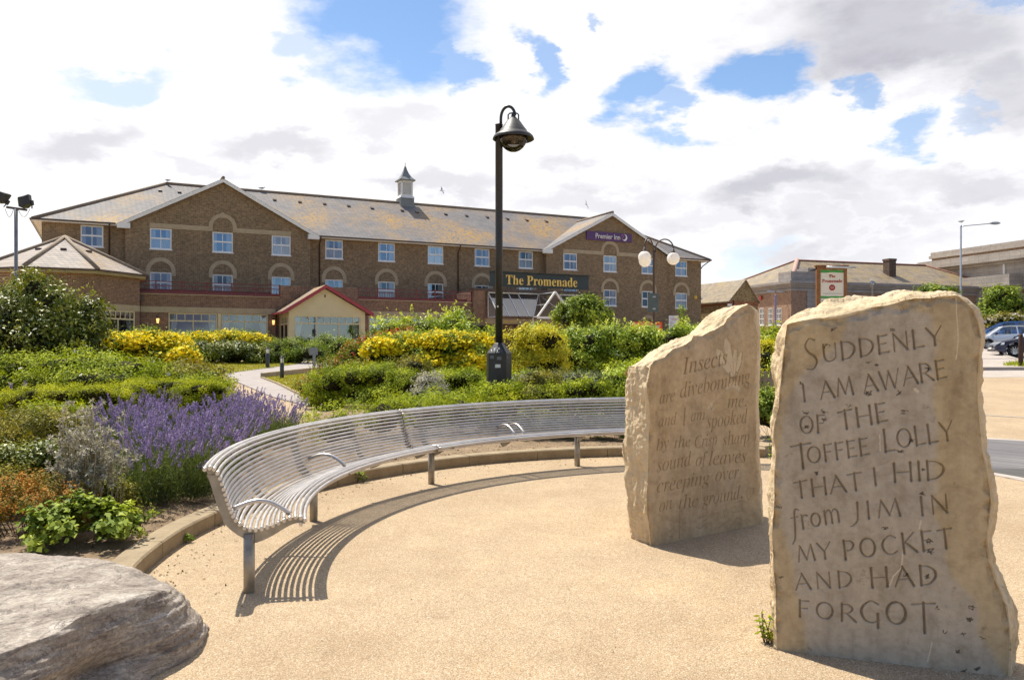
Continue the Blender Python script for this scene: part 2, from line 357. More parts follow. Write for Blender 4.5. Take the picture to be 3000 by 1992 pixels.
def gravelmat(name, c1, c2, c3):
    m, nt, b = nmat(name); co = coordn(nt)
    v = nt.nodes.new('ShaderNodeTexVoronoi'); v.inputs['Scale'].default_value = 165; nt.links.new(co, v.inputs['Vector'])
    sp = nt.nodes.new('ShaderNodeSeparateColor'); nt.links.new(v.outputs['Color'], sp.inputs[0])
    col = ramp(nt, sp.outputs[0], [(0, c1), (.45, c2), (.8, c2), (1, c3)])
    col = mixc(nt, .62, col, ramp(nt, v.outputs['Distance'], [(.25, (1.08, 1.08, 1.08)), (.75, (.45, .42, .4))]), 'MULTIPLY')
    n = noisen(nt, co, .55, 6, .6); col = mixc(nt, .6, col, ramp(nt, n, [(.30, (.74, .69, .62)), (.5, (1, 1, 1)), (.68, (1.13, 1.12, 1.06))]), 'MULTIPLY')
    n = noisen(nt, co, 4.5, 7, .7); col = mixc(nt, .5, col, ramp(nt, n, [(.3, (.8, .77, .74)), (.7, (1.13, 1.12, 1.1))]), 'MULTIPLY')
    n = noisen(nt, co, 1.5, 9, .68, .8); col = mixc(nt, .75, col, ramp(nt, n, [(.34, (1.10, 1.09, 1.06)), (.46, (1, 1, 1)), (.60, (1, 1, 1)), (.70, (.84, .81, .78))]), 'MULTIPLY')
    n = noisen(nt, co, 16, 6, .7); col = mixc(nt, .6, col, ramp(nt, n, [(.26, (1.18, 1.17, 1.15)), (.36, (1, 1, 1)), (.68, (1, 1, 1)), (.76, (.78, .75, .72))]), 'MULTIPLY')
    nt.links.new(col, b.inputs['Base Color']); b.inputs['Roughness'].default_value = .8; b.inputs['Specular IOR Level'].default_value = .3
    inv = nt.nodes.new('ShaderNodeMath'); inv.operation = 'SUBTRACT'; inv.inputs[0].default_value = 1; nt.links.new(v.outputs['Distance'], inv.inputs[1])
    p = bump(nt, b, inv.outputs[0], .5, .005); bump(nt, b, noisen(nt, co, 14, 4), .25, .01, p)
    return m
def panemat(name, tint=(.92, .95, 1), base=.16, rough=.02):
    """window glass: see-through, with the sky's reflection"""
    m, nt, b = nmat(name); nt.nodes.remove(b)
    g = nt.nodes.new('ShaderNodeBsdfGlossy'); g.inputs['Roughness'].default_value = rough; g.inputs['Color'].default_value = c4(tint)
    t = nt.nodes.new('ShaderNodeBsdfTransparent'); t.inputs[0].default_value = (.82, .86, .88, 1)
    lw = nt.nodes.new('ShaderNodeFresnel'); lw.inputs[0].default_value = 1.6
    a = nt.nodes.new('ShaderNodeMath'); a.operation = 'ADD'; a.use_clamp = True; nt.links.new(lw.outputs[0], a.inputs[0]); a.inputs[1].default_value = base
    mx = nt.nodes.new('ShaderNodeMixShader'); nt.links.new(a.outputs[0], mx.inputs[0]); nt.links.new(t.outputs[0], mx.inputs[1]); nt.links.new(g.outputs[0], mx.inputs[2]); nt.links.new(mx.outputs[0], nt.nodes['Material Output'].inputs[0]); return m
def steelmat(name):
    m, nt, b = nmat(name); co = coordn(nt); n = noisen(nt, co, 6, 6, .6)
    nt.links.new(ramp(nt, n, [(.3, (.54, .50, .465)), (.7, (.70, .66, .625))]), b.inputs['Base Color'])
    b.inputs['Metallic'].default_value = .85; nt.links.new(ramp(nt, noisen(nt, co, 11, 4), [(.3, (.3,)*3), (.7, (.46,)*3)]), b.inputs['Roughness']); return m

M = {}
M['gravel'] = gravelmat('resin bound gravel', (.36, .25, .145), (.54, .405, .255), (.71, .61, .465))
M['kerb'] = stonemat('kerb stone', (.27, .20, .12), (.40, .31, .19), sc=5, bmp=.35, bsc=60)
M['soil'] = stonemat('dry soil', (.16, .10, .055), (.36, .25, .14), sc=6, bmp=.9, bsc=40)
M['tarmac'] = stonemat('pale tarmac', (.30, .26, .24), (.40, .35, .32), sc=2, bmp=.15, bsc=120)
M['road'] = stonemat('car park tarmac', (.11, .10, .10), (.17, .155, .15), sc=1.5, bmp=.15, bsc=120)
M['slab'] = stonemat('pavement', (.40, .34, .30), (.52, .46, .40), sc=2, bmp=.15, bsc=80, blocks=(.6, .6))
M['paver'] = brickmat('dark block paving', (.14, .13, .14), (.19, .18, .185), (.09, .085, .08), .2, .1, .2, .2)
M['steel'] = steelmat('brushed steel')
M['steel_leg'] = flat('weathered steel', (.36, .32, .26), .5, .55, .5, .2, 14)
M['brick'] = brickmat('brown stock brick', (.172, .112, .060), (.245, .168, .094), (.33, .26, .18), .225, .075, .28, .34)
M['brick_red'] = brickmat('reddish brown brick', (.165, .078, .047), (.225, .115, .07), (.32, .245, .185), .225, .075, .28, .32)
M['slate'] = slatemat('slate with lichen', (.215, .205, .21), .8, .19, (.44, .25, .06), .66, .22)
M['slate_pale'] = slatemat('pale slate', (.38, .33, .29), .7, .25, (.36, .24, .11), .7)
M['bandstone'] = stonemat('artificial stone band', (.38, .30, .195), (.47, .375, .25), sc=1.2, bmp=.1)
M['cream'] = flat('cream paint', (.66, .55, .34), .5, 0, .4, .07, 2)
M['white'] = flat('white paint', (.78, .77, .74), .4, 0, .5, .05, 3)
M['upvc'] = flat('white window frame', (.80, .80, .80), .3, 0, .5, .03, 3)
M['maroon'] = flat('maroon paint', (.15, .025, .028), .45, 0, .5, .15, 5)
M['brownpipe'] = flat('dark brown plastic', (.065, .035, .025), .4, 0, .5, .15, 5)
M['lead'] = stonemat('lead sheet', (.16, .175, .18), (.23, .25, .25), sc=1.5, rough=.55, bmp=.1)
M['ridge'] = stonemat('ridge tile', (.20, .15, .11), (.30, .235, .17), sc=3, bmp=.2)
M['pane'] = panemat('window glass', (.42, .56, .78), .24)
M['pane_big'] = panemat('lounge window glass', (.46, .52, .62), .26)
M['canopy_glass'] = panemat('canopy glass', base=.10)
M['curtain'] = flat('net curtain', (.74, .74, .74), .9, 0, .2, .1, 6)
M['curtain_tan'] = flat('tan curtain', (.50, .42, .36), .9, 0, .2, .12, 6)
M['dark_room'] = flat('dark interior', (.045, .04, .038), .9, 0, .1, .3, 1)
M['black'] = flat('black paint', (.018, .017, .019), .38, 0, .5, .3, 12, .08, 90)
M['black_matt'] = flat('black housing', (.03, .028, .03), .5, 0, .5, .3, 12)
M['gold'] = flat('gold letters', (.78, .52, .13), .35, .15, .5, .08, 5)
M['sign_dark'] = flat('dark slate green sign', (.035, .048, .050), .5, 0, .4, .1, 3)
M['purple'] = flat('purple sign', (.095, .030, .135), .4, 0, .5, .08, 3)
M['wood'] = flat('varnished wood', (.23, .095, .025), .5, 0, .5, .25, 6)
M['oldwood'] = flat('weathered fence wood', (.33, .27, .19), .85, 0, .3, .3, 9, .3, 40)
M['darkwood'] = flat('dark stained timber', (.055, .025, .017), .7, 0, .4, .3, 9, .3, 40)
M['green_sign'] = flat('green sign band', (.06, .30, .055), .45, 0, .5, .05, 3)
M['cream_sign'] = flat('cream sign face', (.74, .69, .57), .45, 0, .5, .04, 3)
M['red_text'] = flat('red lettering', (.40, .035, .012), .45, 0, .5, .05, 3)
M['orange'] = flat('orange banner', (.72, .085, .012), .45, 0, .5, .06, 2)
M['panel_grey'] = flat('grey notice board', (.60, .62, .70), .4, 0, .5, .05, 2)
M['grey_metal'] = flat('grey painted metal', (.20, .21, .22), .45, .2, .5, .15, 6)
M['pole_grey'] = flat('galvanised pole', (.45, .46, .48), .45, .5, .5, .12, 5)
M['purple_pole'] = flat('violet painted pole', (.20, .18, .29), .45, .1, .5, .12, 5)
M['bollard'] = flat('charcoal bollard', (.055, .06, .065), .5, .1, .5, .2, 9)
M['teal_back'] = flat('grey green sign back', (.095, .125, .125), .5, .2, .5, .12, 5)
M['wood_door'] = flat('brown door', (.14, .055, .028), .5, 0, .5, .2, 5)
M['trunk'] = stonemat('bark', (.07, .05, .035), (.14, .10, .07), sc=9, bmp=.5)
M['stem'] = flat('green brown stem', (.12, .10, .05), .8, 0, .3, .3, 9)
M['white_part'] = flat('white sticker', (.72, .72, .70), .5, 0, .4, .12, 30)
M['grey_part'] = flat('grey sticker', (.16, .16, .165), .6, 0, .3, .3, 40)
def lampglass(name, col):
    m, nt, b = nmat(name); b.inputs['Base Color'].default_value = c4(col); b.inputs['Roughness'].default_value = .12
    tr = nt.nodes.new('ShaderNodeBsdfTranslucent'); tr.inputs[0].default_value = c4(col); mx = nt.nodes.new('ShaderNodeMixShader'); mx.inputs[0].default_value = .5
    nt.links.new(b.outputs[0], mx.inputs[1]); nt.links.new(tr.outputs[0], mx.inputs[2]); nt.links.new(mx.outputs[0], nt.nodes['Material Output'].inputs[0]); return m
M['opal'] = lampglass('opal globe', (.97, .94, .90))
# ---------------------------------------------------------------- ground, paths, beds
def drape(name, poly, dz, mat, cell=1.0, kind='structure', wall=0):
    bm = bmesh.new(); vs = [bm.verts.new((x, y, 0)) for x, y in poly]
    f = bm.faces.new(vs); bmesh.ops.recalc_face_normals(bm, faces=bm.faces)
    if f.normal.z < 0: f.normal_flip()
    xs = [p[0] for p in poly]; ys = [p[1] for p in poly]
    for ax, lo, hi in ((0, min(xs), max(xs)), (1, min(ys), max(ys))):
        v = math.ceil(lo/cell)*cell
        while v < hi:
            no = [0, 0, 0]; no[ax] = 1; co = [0, 0, 0]; co[ax] = v
            bmesh.ops.bisect_plane(bm, geom=bm.verts[:]+bm.edges[:]+bm.faces[:], plane_co=co, plane_no=no); v += cell
    if wall:
        be = [e for e in bm.edges if e.is_boundary]
        r = bmesh.ops.extrude_edge_only(bm, edges=be); dn = {g for g in r['geom'] if isinstance(g, bmesh.types.BMVert)}
    else: dn = set()
    for v in bm.verts: v.co.z = float(hgt(v.co.x, v.co.y))+dz-(wall if v in dn else 0)
    bmesh.ops.recalc_face_normals(bm, faces=bm.faces)
    me = bpy.data.meshes.new(name); bm.to_mesh(me); bm.free(); me.materials.append(mat)
    o = link(name, me); o['kind'] = kind; return o
def ground():
    xs = np.unique(np.r_[np.arange(-400, -40, 20), np.arange(-40, 40, 1.0), np.arange(40, 120, 5), np.arange(120, 801, 20)])
    ys = np.unique(np.r_[np.arange(-60, -10, 10), np.arange(-10, 70, 1.0), np.arange(70, 200, 10), np.arange(200, 1001, 50)])
    X, Y = np.meshgrid(xs, ys); Z = hgt(X, Y); V = np.c_[X.ravel(), Y.ravel(), Z.ravel()]
    n = len(xs); i = np.arange(len(ys)-1)[:, None]*n+np.arange(n-1)[None]; Fq = np.stack([i, i+1, i+n+1, i+n], -1).reshape(-1, 4)
    o = link('ground', npmesh('ground', V, Fq, [M['gravel']])); o['kind'] = 'structure'
ground()
KC = (1.978, 5.989); KR = 4.402; KW = .17; KH = .115
def pol(c, r, deg): return (c[0]+r*math.cos(math.radians(deg)), c[1]+r*math.sin(math.radians(deg)))
def arc(c, r, a0, a1, n): return [pol(c, r, a0+(a1-a0)*i/n) for i in range(n+1)]
K0, K1 = 208, 74.5
# soil behind the kerb, higher than the plaza
bed = arc(KC, KR+KW*.6, K0, K1, 60)
bed += [(4.0, 15.6)] + [G(1010, 1209)] + [G(885, 1238), G(900, 1300)] + [(-1.9, 10.6), (-3.6, 13.2), (-5.0, 15.3), (-7.6, 17.5), (-14, 19), (-16, 12), (-8, 4.2), (-4.2, 3.4)]
drape('soil', bed, KH-.025, M['soil'], wall=.2)
# kerb stones along the inner edge of the bed
def kerb():
    mb = MB(); a = K0; step = math.degrees(.92/KR)
    def zt(p, d): return float(hgt(*p))+d
    while a > K1:
        b = max(a-step, K1); g = math.degrees(.004/KR); n = 7
        prof = [(KR, -.1), (KR, KH-.012), (KR+.012, KH), (KR+KW, KH), (KR+KW, -.1)]
        rings = []
        for k in range(n+1):
            t = a-g+(b-a+2*g)*k/n; jit = .0015*math.sin(t*3.1)
            rings.append([(*pol(KC, r+jit, t), zt(pol(KC, r, t), z)) for r, z in prof])
        i = len(mb.v)
        for r in rings: mb.v += r
        m = len(prof)
        for k in range(n):
            for j in range(m-1): mb.f.append([i+k*m+j, i+k*m+j+1, i+(k+1)*m+j+1, i+(k+1)*m+j]); mb.m.append(0); mb.sm.append(False)
        for e in (0, n): mb.f.append([i+e*m+j for j in range(m)]); mb.m.append(0); mb.sm.append(False)
        a = b
    p0 = pol(KC, KR+KW+.01, K1+1.0); p1 = pol((KC[0]+.1, KC[1]), KR+1.7, K1-8)
    mb.bar((*p0, zt(p0, KH-.08)), (*p1, zt(p1, KH-.08)), .17, .18)
    # edging of the further bed
    c0 = G(1012, 1211); c1 = G(1058, 1209); q = [G(905, 1183), c0, (c0[0]+.55, c0[1]-.05), (4.0, 15.5), (8.0, 14.8)]
    for u, v in ((q[1], q[2]), (q[2], q[3]), (q[3], q[4])):
        mb.bar((*u, zt(u, .05)), (*v, zt(v, .05)), .16, .24)
    o = mb.build('kerb', M['kerb']); o['kind'] = 'structure'
kerb()
# tarmac path to the building, lawn, pavement, dark block paving, car park
path = [G(905, 1192), G(1010, 1192), G(930, 1165), G(860, 1152), G(815, 1128), G(768, 1110), G(900, 1093), G(1050, 1083), (-7, 40), (-3, 44), (-14, 44), G(870, 1068), G(750, 1084), G(660, 1096), G(690, 1118), G(740, 1140), G(800, 1165)]
drape('path', path, .018, M['tarmac'])
M['grass_soil'] = stonemat('mown grass', (.17, .18, .025), (.30, .28, .05), sc=7, bmp=.8, bsc=90)
drape('lawn', [G(660, 1096), G(750, 1084), G(870, 1068), (-12.5, 44), (-24, 46), (-24, 27), (-13, 21), (-9.5, 18.5), (-8.0, 19)], .03, M['grass_soil'])
drape('lawn', [G(768, 1110), G(815, 1128), G(860, 1152), G(905, 1172), (-2, 20), (-1, 30), G(1050, 1086), G(900, 1096)], .03, M['grass_soil'])
def kb(name, pts, w=.1, h=.1, m='kerb'):
    mb = MB()
    for a, b in zip(pts, pts[1:]): mb.bar((*a, float(hgt(*a))+h/2), (*b, float(hgt(*b))+h/2), w, h, 0)
    o = mb.build(name, M[m]); o['kind'] = 'structure'
kb('kerb', [G(905, 1172), G(860, 1150), G(815, 1127), G(768, 1109)], .08, .06)
kb('kerb', [G(768, 1108), G(900, 1092), G(1050, 1082)], .12, .18)
kb('kerb', [G(900, 1192), G(1012, 1192)], .06, .04)
drape('block_paving', [G(2700, 1280), G(2880, 1287), G(2960, 1290), G(3100, 1300), G(3400, 1330), G(3400, 1490), G(3100, 1420), G(2960, 1394), G(2900, 1384), G(2700, 1362)], .008, M['paver'])
kb('paving_edge', [G(2700, 1360), G(2900, 1385), G(2960, 1396), G(3100, 1424), G(3400, 1495)], .22, .008, 'slab')
kb('paving_edge', [G(2700, 1277), G(2880, 1285), G(2960, 1289), G(3100, 1298), G(3400, 1328)], .20, .008, 'slab')
kb('paving_edge', [G(2700, 1209), G(2869, 1215.5), G(2960, 1221), G(3100, 1230), G(3400, 1255)], .12, .008, 'slab')
def GH(px, z): # point on the rising right-hand ground at row hint z -> iterate for distance
    py = z; Y = 30.
    for _ in range(60):
        x = (px-CX)/F*Y; Y = .5*Y+.5*(EYE-float(hgt(x, Y)))*F/max(py-HY, 1e-3) if py > HY+1 else Y+1
    return ((px-CX)/F*Y, Y)
pk = [(12, 30.8), (22, 30.4), (40, 29.6), (40, 26.2), (22, 27.0), (11, 27.4)]
drape('pavement', pk, .006, M['slab'])
drape('pavement', [(11, 31.0), (22, 30.6), (40, 29.8), (40, 31.0), (20, 31.6), (21.2, 34), (23.2, 38.5), (27.8, 49), (30, 54), (12, 54)], .10, M['slab'], wall=.15)
kb('kerb', [(11, 30.9), (17.2, 30.7), (22, 30.5), (40, 29.7)], .13, .125, 'tarmac')
kb('kerb', [(21.3, 34), (23.3, 38.5), (27.9, 49), (30, 54)], .16, .13, 'slab')
drape('car_park', [(30.1, 54), (28.0, 49), (23.4, 38.5), (21.4, 34), (40, 31.6), (80, 30), (80, 90), (30.1, 90)], .012, M['road'], cell=2)

# ---------------------------------------------------------------- curved tubular bench
BC = (2.15, 5.99); BR = 3.873; B0, B1 = 195.9, 78.5
caps = np.array([(780,320),(840,270),(900,305),(930,360),(960,420),(980,490),(1000,550),(1015,610),(1035,670),(1050,720),(1070,760),(1085,810),(1105,860),(1130,910),(1180,950),(1235,1010),(1300,1030),(1365,1025),(1440,1010),(1505,990),(1565,970),(1630,945),(1695,910),(1760,880),(1830,865),(1900,865),(1940,905),(1890,955)])/3.92+np.array([400,1300])
_o = np.array(pol(BC, BR, B0+.9)); _rd = np.array([math.cos(math.radians(B0)), math.sin(math.radians(B0))])
PROF = []
for p in caps:
    t, q = np.linalg.solve(np.c_[np.array([(p[0]-CX)/F, 1.0]), -_rd], _o)
    r = BR+q; PROF.append((float(r), float(EYE-(p[1]-HY)/F*t-SL*(BC[1]+r*math.sin(math.radians(B0))))+.012))
_pr = np.array(PROF[:27])     # smooth the read profile a little
for _ in range(2): _pr[1:-1] = .25*_pr[:-2]+.5*_pr[1:-1]+.25*_pr[2:]
PROF = [tuple(x) for x in _pr]+[PROF[27]]
def bp(r, a, z):
    x, y = pol(BC, r, a); return (x, y, float(hgt(x, y))+z)
bench = thing('curved_bench', 'long curved stainless steel bench of parallel tubes in front of the planted bed', 'bench', (0, 0, 0))
def tubes(name, idx):
    mb = MB()
    for k in idx:
        r, z = PROF[k]; rad = .0112 if k not in (25, 26, 0, 1) else .0122
        for a0, a1 in ((B0+.75, 144.2), (144.0, 92.1), (91.9, B1)):
            n = int((a0-a1)*1.1); mb.tube([bp(r, a0+(a1-a0)*i/n, z) for i in range(n+1)], rad, 10)
    return mb.build(name, M['steel'], bench, fixn=False)
tubes('backrest', range(0, 15)); tubes('seat', range(15, 28))
def support(a, plate=True):
    """shaped steel rib under the tubes"""
    mb = MB(); th = .012 if plate else .008
    up = [(r, z-.004) for r, z in PROF[:27]]
    low = []
    for k, (r, z) in enumerate(PROF[:27]):
        w = .075 if plate else .045
        if k < 3: low.append((r+.004*k-.02*(k == 0), z-.045))
        elif k < 13: low.append((r+w*.85, z-.012))
        elif k < 17: t = (k-13)/4; low.append((r+w*.8*(1-t)+.01, z-.02-w*.75*t))
        else: t = (k-17)/9; low.append((r, z-.085*(1-t)-.03*t))
    for s in (-1, 1):
        pass
    n = len(up); i = len(mb.v); h = math.degrees(th/2/BR)
    for da in (-h, h):
        for r, z in up: mb.v.append(bp(r, a+da, z))
        for r, z in low: mb.v.append(bp(r, a+da, z))
    o2 = 2*n
    for k in range(n-1):
        mb.f += [[i+k, i+k+1, i+n+k+1, i+n+k], [i+o2+k, i+o2+n+k, i+o2+n+k+1, i+o2+k+1], [i+k, i+o2+k, i+o2+k+1, i+k+1], [i+n+k, i+n+k+1, i+o2+n+k+1, i+o2+n+k]]
        mb.m += [0]*4; mb.sm += [False]*4
    for e in (0, n-1): mb.f.append([i+e, i+n+e, i+o2+n+e, i+o2+e]); mb.m.append(0); mb.sm.append(False)
    return mb.build('support_rib', M['steel_leg'], bench)
legs = [B0, 168, 140.3, 111, 83]
for a in legs:
    support(a)
    mb = MB(); r = BR; x, y = pol(BC, r, a); g = float(hgt(x, y)); zt = .352
    mb.lathe([(.033, -.05), (.033, zt)], (x, y, g), 16)
    mb.build('leg', M['steel_leg'], bench)
for a in (182, 154.5, 144.1, 126, 97): support(a, False)
def armrest(a):
    mb = MB(); pts = []
    r0, z0 = PROF[11]; r1, z1 = PROF[23]
    for i in range(15):
        t = i/14; r = r0+(r1-r0)*t; z = z0+.055*math.sin(min(1, t*1.5)*math.pi/2)+(z1+.012-z0-.055)*max(0, (t-.25)/.75)**2.2
        pts.append(bp(r, a, z))
    mb.tube(pts, .0145, 10); return mb.build('armrest', M['steel'], bench, fixn=False)
for a in (B0-.6, 166.5, 125.6, 123.6): armrest(a)

# ---------------------------------------------------------------- carved standing stones
T_, t_ = .15, .085
def _el(cx, cy, rx, ry, wv, wh, n=26): return [(cx+rx*math.cos(2*math.pi*i/n), cy+ry*math.sin(2*math.pi*i/n), wh+(wv-wh)*abs(math.cos(2*math.pi*i/n+.3))) for i in range(n+1)]
def _cr(pts, n=7):
    P = [np.array(p, float) for p in pts]; P = [2*P[0]-P[1]]+P+[2*P[-1]-P[-2]]; o = []
    for i in range(1, len(P)-2):
        for k in range(n):
            t = k/n; o.append(.5*((2*P[i])+(-P[i-1]+P[i+1])*t+(2*P[i-1]-5*P[i]+4*P[i+1]-P[i+2])*t*t+(-P[i-1]+3*P[i]-3*P[i+1]+P[i+2])*t**3))
    o.append(P[-2]); return [tuple(x) for x in o]
_st = [(.1, 0, .17), (.1, .5, .135), (.1, 1, .165)]
_C = _cr([(.74, .84, .11), (.47, .98, .08), (.17, .76, .13), (.08, .46, .155), (.22, .12, .12), (.5, .02, .085), (.78, .15, .1)])
_P = [_st, _cr([(.1, .96, .07), (.4, .95, .1), (.57, .74, .14), (.42, .5, .1), (.1, .46, .07)])]
GL = {
 'A': (.8, [[(.02, 0, .1), (.38, 1, .08)], [(.36, 1, .13), (.78, 0, .17)], [(.15, .36, .08), (.62, .36, .08)]]), 'C': (.8, [_C]),
 'D': (.8, [_st, _cr([(.1, .97, .07), (.4, .95, .09), (.68, .7, .14), (.68, .35, .155), (.42, .06, .1), (.1, .03, .07)])]),
 'E': (.62, [_st, [(.1, .96, .08), (.52, .98, .11)], [(.1, .53, .07), (.44, .54, .1)], [(.1, .04, .08), (.56, .04, .12)]]),
 'F': (.58, [_st, [(.1, .96, .08), (.52, .98, .11)], [(.1, .53, .07), (.44, .54, .1)]]),
 'G': (.84, [_C, [(.72, .42, .15), (.72, -.2, .15)]]), 'H': (.86, [_st, [(.74, 0, .17), (.74, .5, .135), (.74, 1, .165)], [(.1, .5, .08), (.74, .5, .08)]]),
 'I': (.24, [_st]), 'J': (.34, [_cr([(.22, 1, .16), (.2, .4, .13), (.16, -.05, .12), (.0, -.3, .1), (-.16, -.36, .07)])]),
 'K': (.74, [_st, [(.64, 1, .09), (.14, .5, .08)], [(.2, .55, .12), (.72, 0, .17)]]), 'L': (.6, [_st, [(.1, .04, .08), (.56, .05, .12)]]),
 'M': (1., [[(.06, 0, .1), (.2, 1, .09)], [(.2, 1, .13), (.5, .1, .15)], [(.5, .1, .08), (.78, 1, .08)], [(.78, 1, .13), (.92, 0, .16)]]),
 'N': (.84, [[(.1, 0, .1), (.1, 1, .09)], [(.1, 1, .13), (.72, .02, .16)], [(.72, 0, .09), (.72, 1, .1)]]),
 'O': (.9, [_el(.44, .5, .36, .48, .15, .085)]), 'P': (.62, _P), 'R': (.74, _P+[[(.3, .47, .1), (.72, 0, .17)]]),
 'S': (.6, [_cr([(.54, .9, .11), (.32, .98, .08), (.11, .8, .11), (.2, .58, .14), (.43, .4, .155), (.5, .2, .12), (.3, .02, .09), (.02, .07, .1)])]),
 'T': (.74, [[(.36, 0, .17), (.36, .5, .135), (.36, 1, .15)], [(.02, .94, .1), (.36, .97, .08), (.7, .98, .11)]]),
 'U': (.8, [_cr([(.1, 1, .15), (.1, .4, .135), (.18, .1, .12), (.4, .02, .1), (.62, .15, .08), (.68, .4, .08), (.68, 1, .09)])]),
 'W': (1.16, [[(.04, 1, .14), (.3, 0, .15)], [(.3, 0, .08), (.56, .95, .08)], [(.54, .95, .13), (.8, 0, .15)], [(.8, 0, .08), (1.1, 1, .08)]]),
 'Y': (.74, [[(.02, 1, .14), (.37, .45, .15)], [(.72, 1, .09), (.37, .45, .08)], [(.37, .5, .145), (.37, 0, .165)]]),
 'f': (.4, [_cr([(.5, .98, .08), (.36, 1.08, .1), (.25, .88, .13), (.2, .3, .14), (.1, -.4, .12), (-.08, -.68, .07)]), [(.04, .66, .08), (.42, .67, .08)]]),
 'r': (.44, [[(.12, 0, .15), (.12, .7, .13)], _cr([(.12, .5, .07), (.26, .68, .1), (.42, .63, .13)])]), 'o': (.62, [_el(.3, .34, .24, .34, .14, .08)]),
 'm': (.96, [[(.1, 0, .14), (.1, .7, .12)], _cr([(.1, .5, .06), (.3, .7, .1), (.44, .5, .13), (.44, 0, .14)]), _cr([(.44, .5, .06), (.64, .7, .1), (.8, .5, .13), (.8, 0, .14)])]), ' ': (.45, []),
}
class Stone:
    """slab whose dressed front face is a fine grid carved with V-cut letters, with broken edges and a rough back"""
    def __init__(s, A, B):
        s.A = np.array(A); s.B = np.array(B); d = s.B-s.A; s.w = float(np.hypot(*d)); s.u = d/s.w; s.n = np.array([s.u[1], -s.u[0]])   # n points to the camera
        s.zA = float(hgt(*A))
    def pl(s, px, py, off=0):
        dr = np.array([(px-CX)/F, 1.]); t, a = np.linalg.solve(np.c_[dr, -s.u], s.A-s.n*off); return (float(a), float(EYE-(py-HY)/F*t))
    def make(s, front, back, nx, nz, thick, name, label, mats, seed):
        """front: dict left/right/top polylines in photo px of the dressed face; back: the silhouettes of left and top behind it"""
        L = np.array([s.pl(*p) for p in front['left']]); R = np.array([s.pl(*p) for p in front['right']]); Tp = np.array([s.pl(*p) for p in front['top']])
        zl = np.sort(L[:, 1]); 
        def itp(z, P): o = np.argsort(P[:, 1]); return np.interp(z, P[o, 1], P[o, 0])
        tt = np.linspace(0, 1, nx); ss = np.linspace(0, 1, nz); z0 = float(min(hgt(*s.A), hgt(*s.B)))-.12
        a_top = Tp[0, 0]+(Tp[-1, 0]-Tp[0, 0])*tt; o = np.argsort(Tp[:, 0]); z_top = np.interp(a_top, Tp[o, 0], Tp[o, 1])
        Z = z0+(z_top[None]-z0)*ss[:, None]
        zc = np.minimum(Z, 1e9); lo = itp(Z, L); hi = itp(Z, R)
        Aq = lo+(hi-lo)*tt[None]; Aq[-1] = a_top
        k = np.clip((ss-.93)/.07, 0, 1)[:, None]; Aq = Aq*(1-k)+(a_top[None]+(0))*k if False else Aq
        s.Aq = Aq; s.Z = Z; s.depth = np.zeros_like(Aq); s.tone = np.zeros_like(Aq); s.nx, s.nz, s.z0 = nx, nz, z0
        s.front, s.back, s.thick, s.name, s.label, s.mats, s.seed = front, back, thick, name, label, mats, seed
    # carving
    def _sub(s, mn, mx, pad):
        return (s.Aq > mn[0]-pad) & (s.Aq < mx[0]+pad) & (s.Z > mn[1]-pad) & (s.Z < mx[1]+pad)
    def stroke(s, pts, slope=.55, tone_amt=1., maxd=.02):
        pts = np.array(pts)
        for p, q in zip(pts, pts[1:]):
            w = max(p[2], q[2]); m = s._sub(np.minimum(p, q)[:2], np.maximum(p, q)[:2], w)
            if not m.any(): continue
            P = np.c_[s.Aq[m], s.Z[m]]; d = q[:2]-p[:2]; l2 = max(float(d@d), 1e-12); t = np.clip(((P-p[:2])@d)/l2, 0, 1)
            dist = np.hypot(*(P-(p[:2]+t[:, None]*d)).T); hw = (p[2]+(q[2]-p[2])*t)/2
            e = np.maximum(0, hw-dist); dd = np.minimum(e*slope*2, maxd)
            s.depth[m] = np.maximum(s.depth[m], dd); s.tone[m] = np.where(e > 0, np.minimum(s.tone[m], -tone_amt*np.clip(e/(hw*.45+1e-6), 0, 1)), s.tone[m])  # tone goes darker toward the middle of each cut
    def caps(s, text, b0, b1, cap, slope=1.15, sp=.10, fat=1.0):
        p0 = np.array(s.pl(*b0)); p1 = np.array(s.pl(*b1)); ux = (p1-p0); Lr = np.hypot(*ux); ux = ux/Lr; uy = np.array([-ux[1]*.55, 1.0]); uy /= np.hypot(*uy)
        pm = ((b0[0]+b1[0])/2, (b0[1]+b1[1])/2); h = abs(s.pl(pm[0], pm[1]-cap)[1]-s.pl(*pm)[1])
        tot = sum(GL[c][0] for c in text)+sp*(len(text)-1); k = Lr/tot; x = 0
        for c in text:
            for stq in GL[c][1]:
                s.stroke([(*(p0+ux*(x+a)*k+uy*b*h), w*min(h, k)*fat) for a, b, w in stq], slope)
            x += GL[c][0]+sp
    def ital(s, text, b0, b1, xh, slope=.8, tone_amt=1., kind='i', bold=0.):
        """lettering from outlines, cut to a V by distance from the outline; xh: x-height in photo px"""
        me = text_mesh(mtx(text, kind) if kind else text, 1, 0, align='LEFT', res=4, bold=bold)
        co = np.array([v.co[:2] for v in me.vertices]); cnt = {}
        for p in me.polygons:
            for e in p.edge_keys: cnt[e] = cnt.get(e, 0)+1
        E = np.array([e for e, c in cnt.items() if c == 1]); bpy.data.meshes.remove(me)
        mn = co[:, 0].min(); mx = co[:, 0].max(); p0 = np.array(s.pl(*b0)); p1 = np.array(s.pl(*b1)); ux = p1-p0; Lr = np.hypot(*ux); ux /= Lr; uy = np.array([-ux[1]*.4, 1.]); uy /= np.hypot(*uy)
        pm = ((b0[0]+b1[0])/2, (b0[1]+b1[1])/2); h = abs(s.pl(pm[0], pm[1]-xh)[1]-s.pl(*pm)[1])/.45; k = Lr/(mx-mn)
        W = p0+(co[:, :1]-mn)*k*ux+co[:, 1:]*h*uy
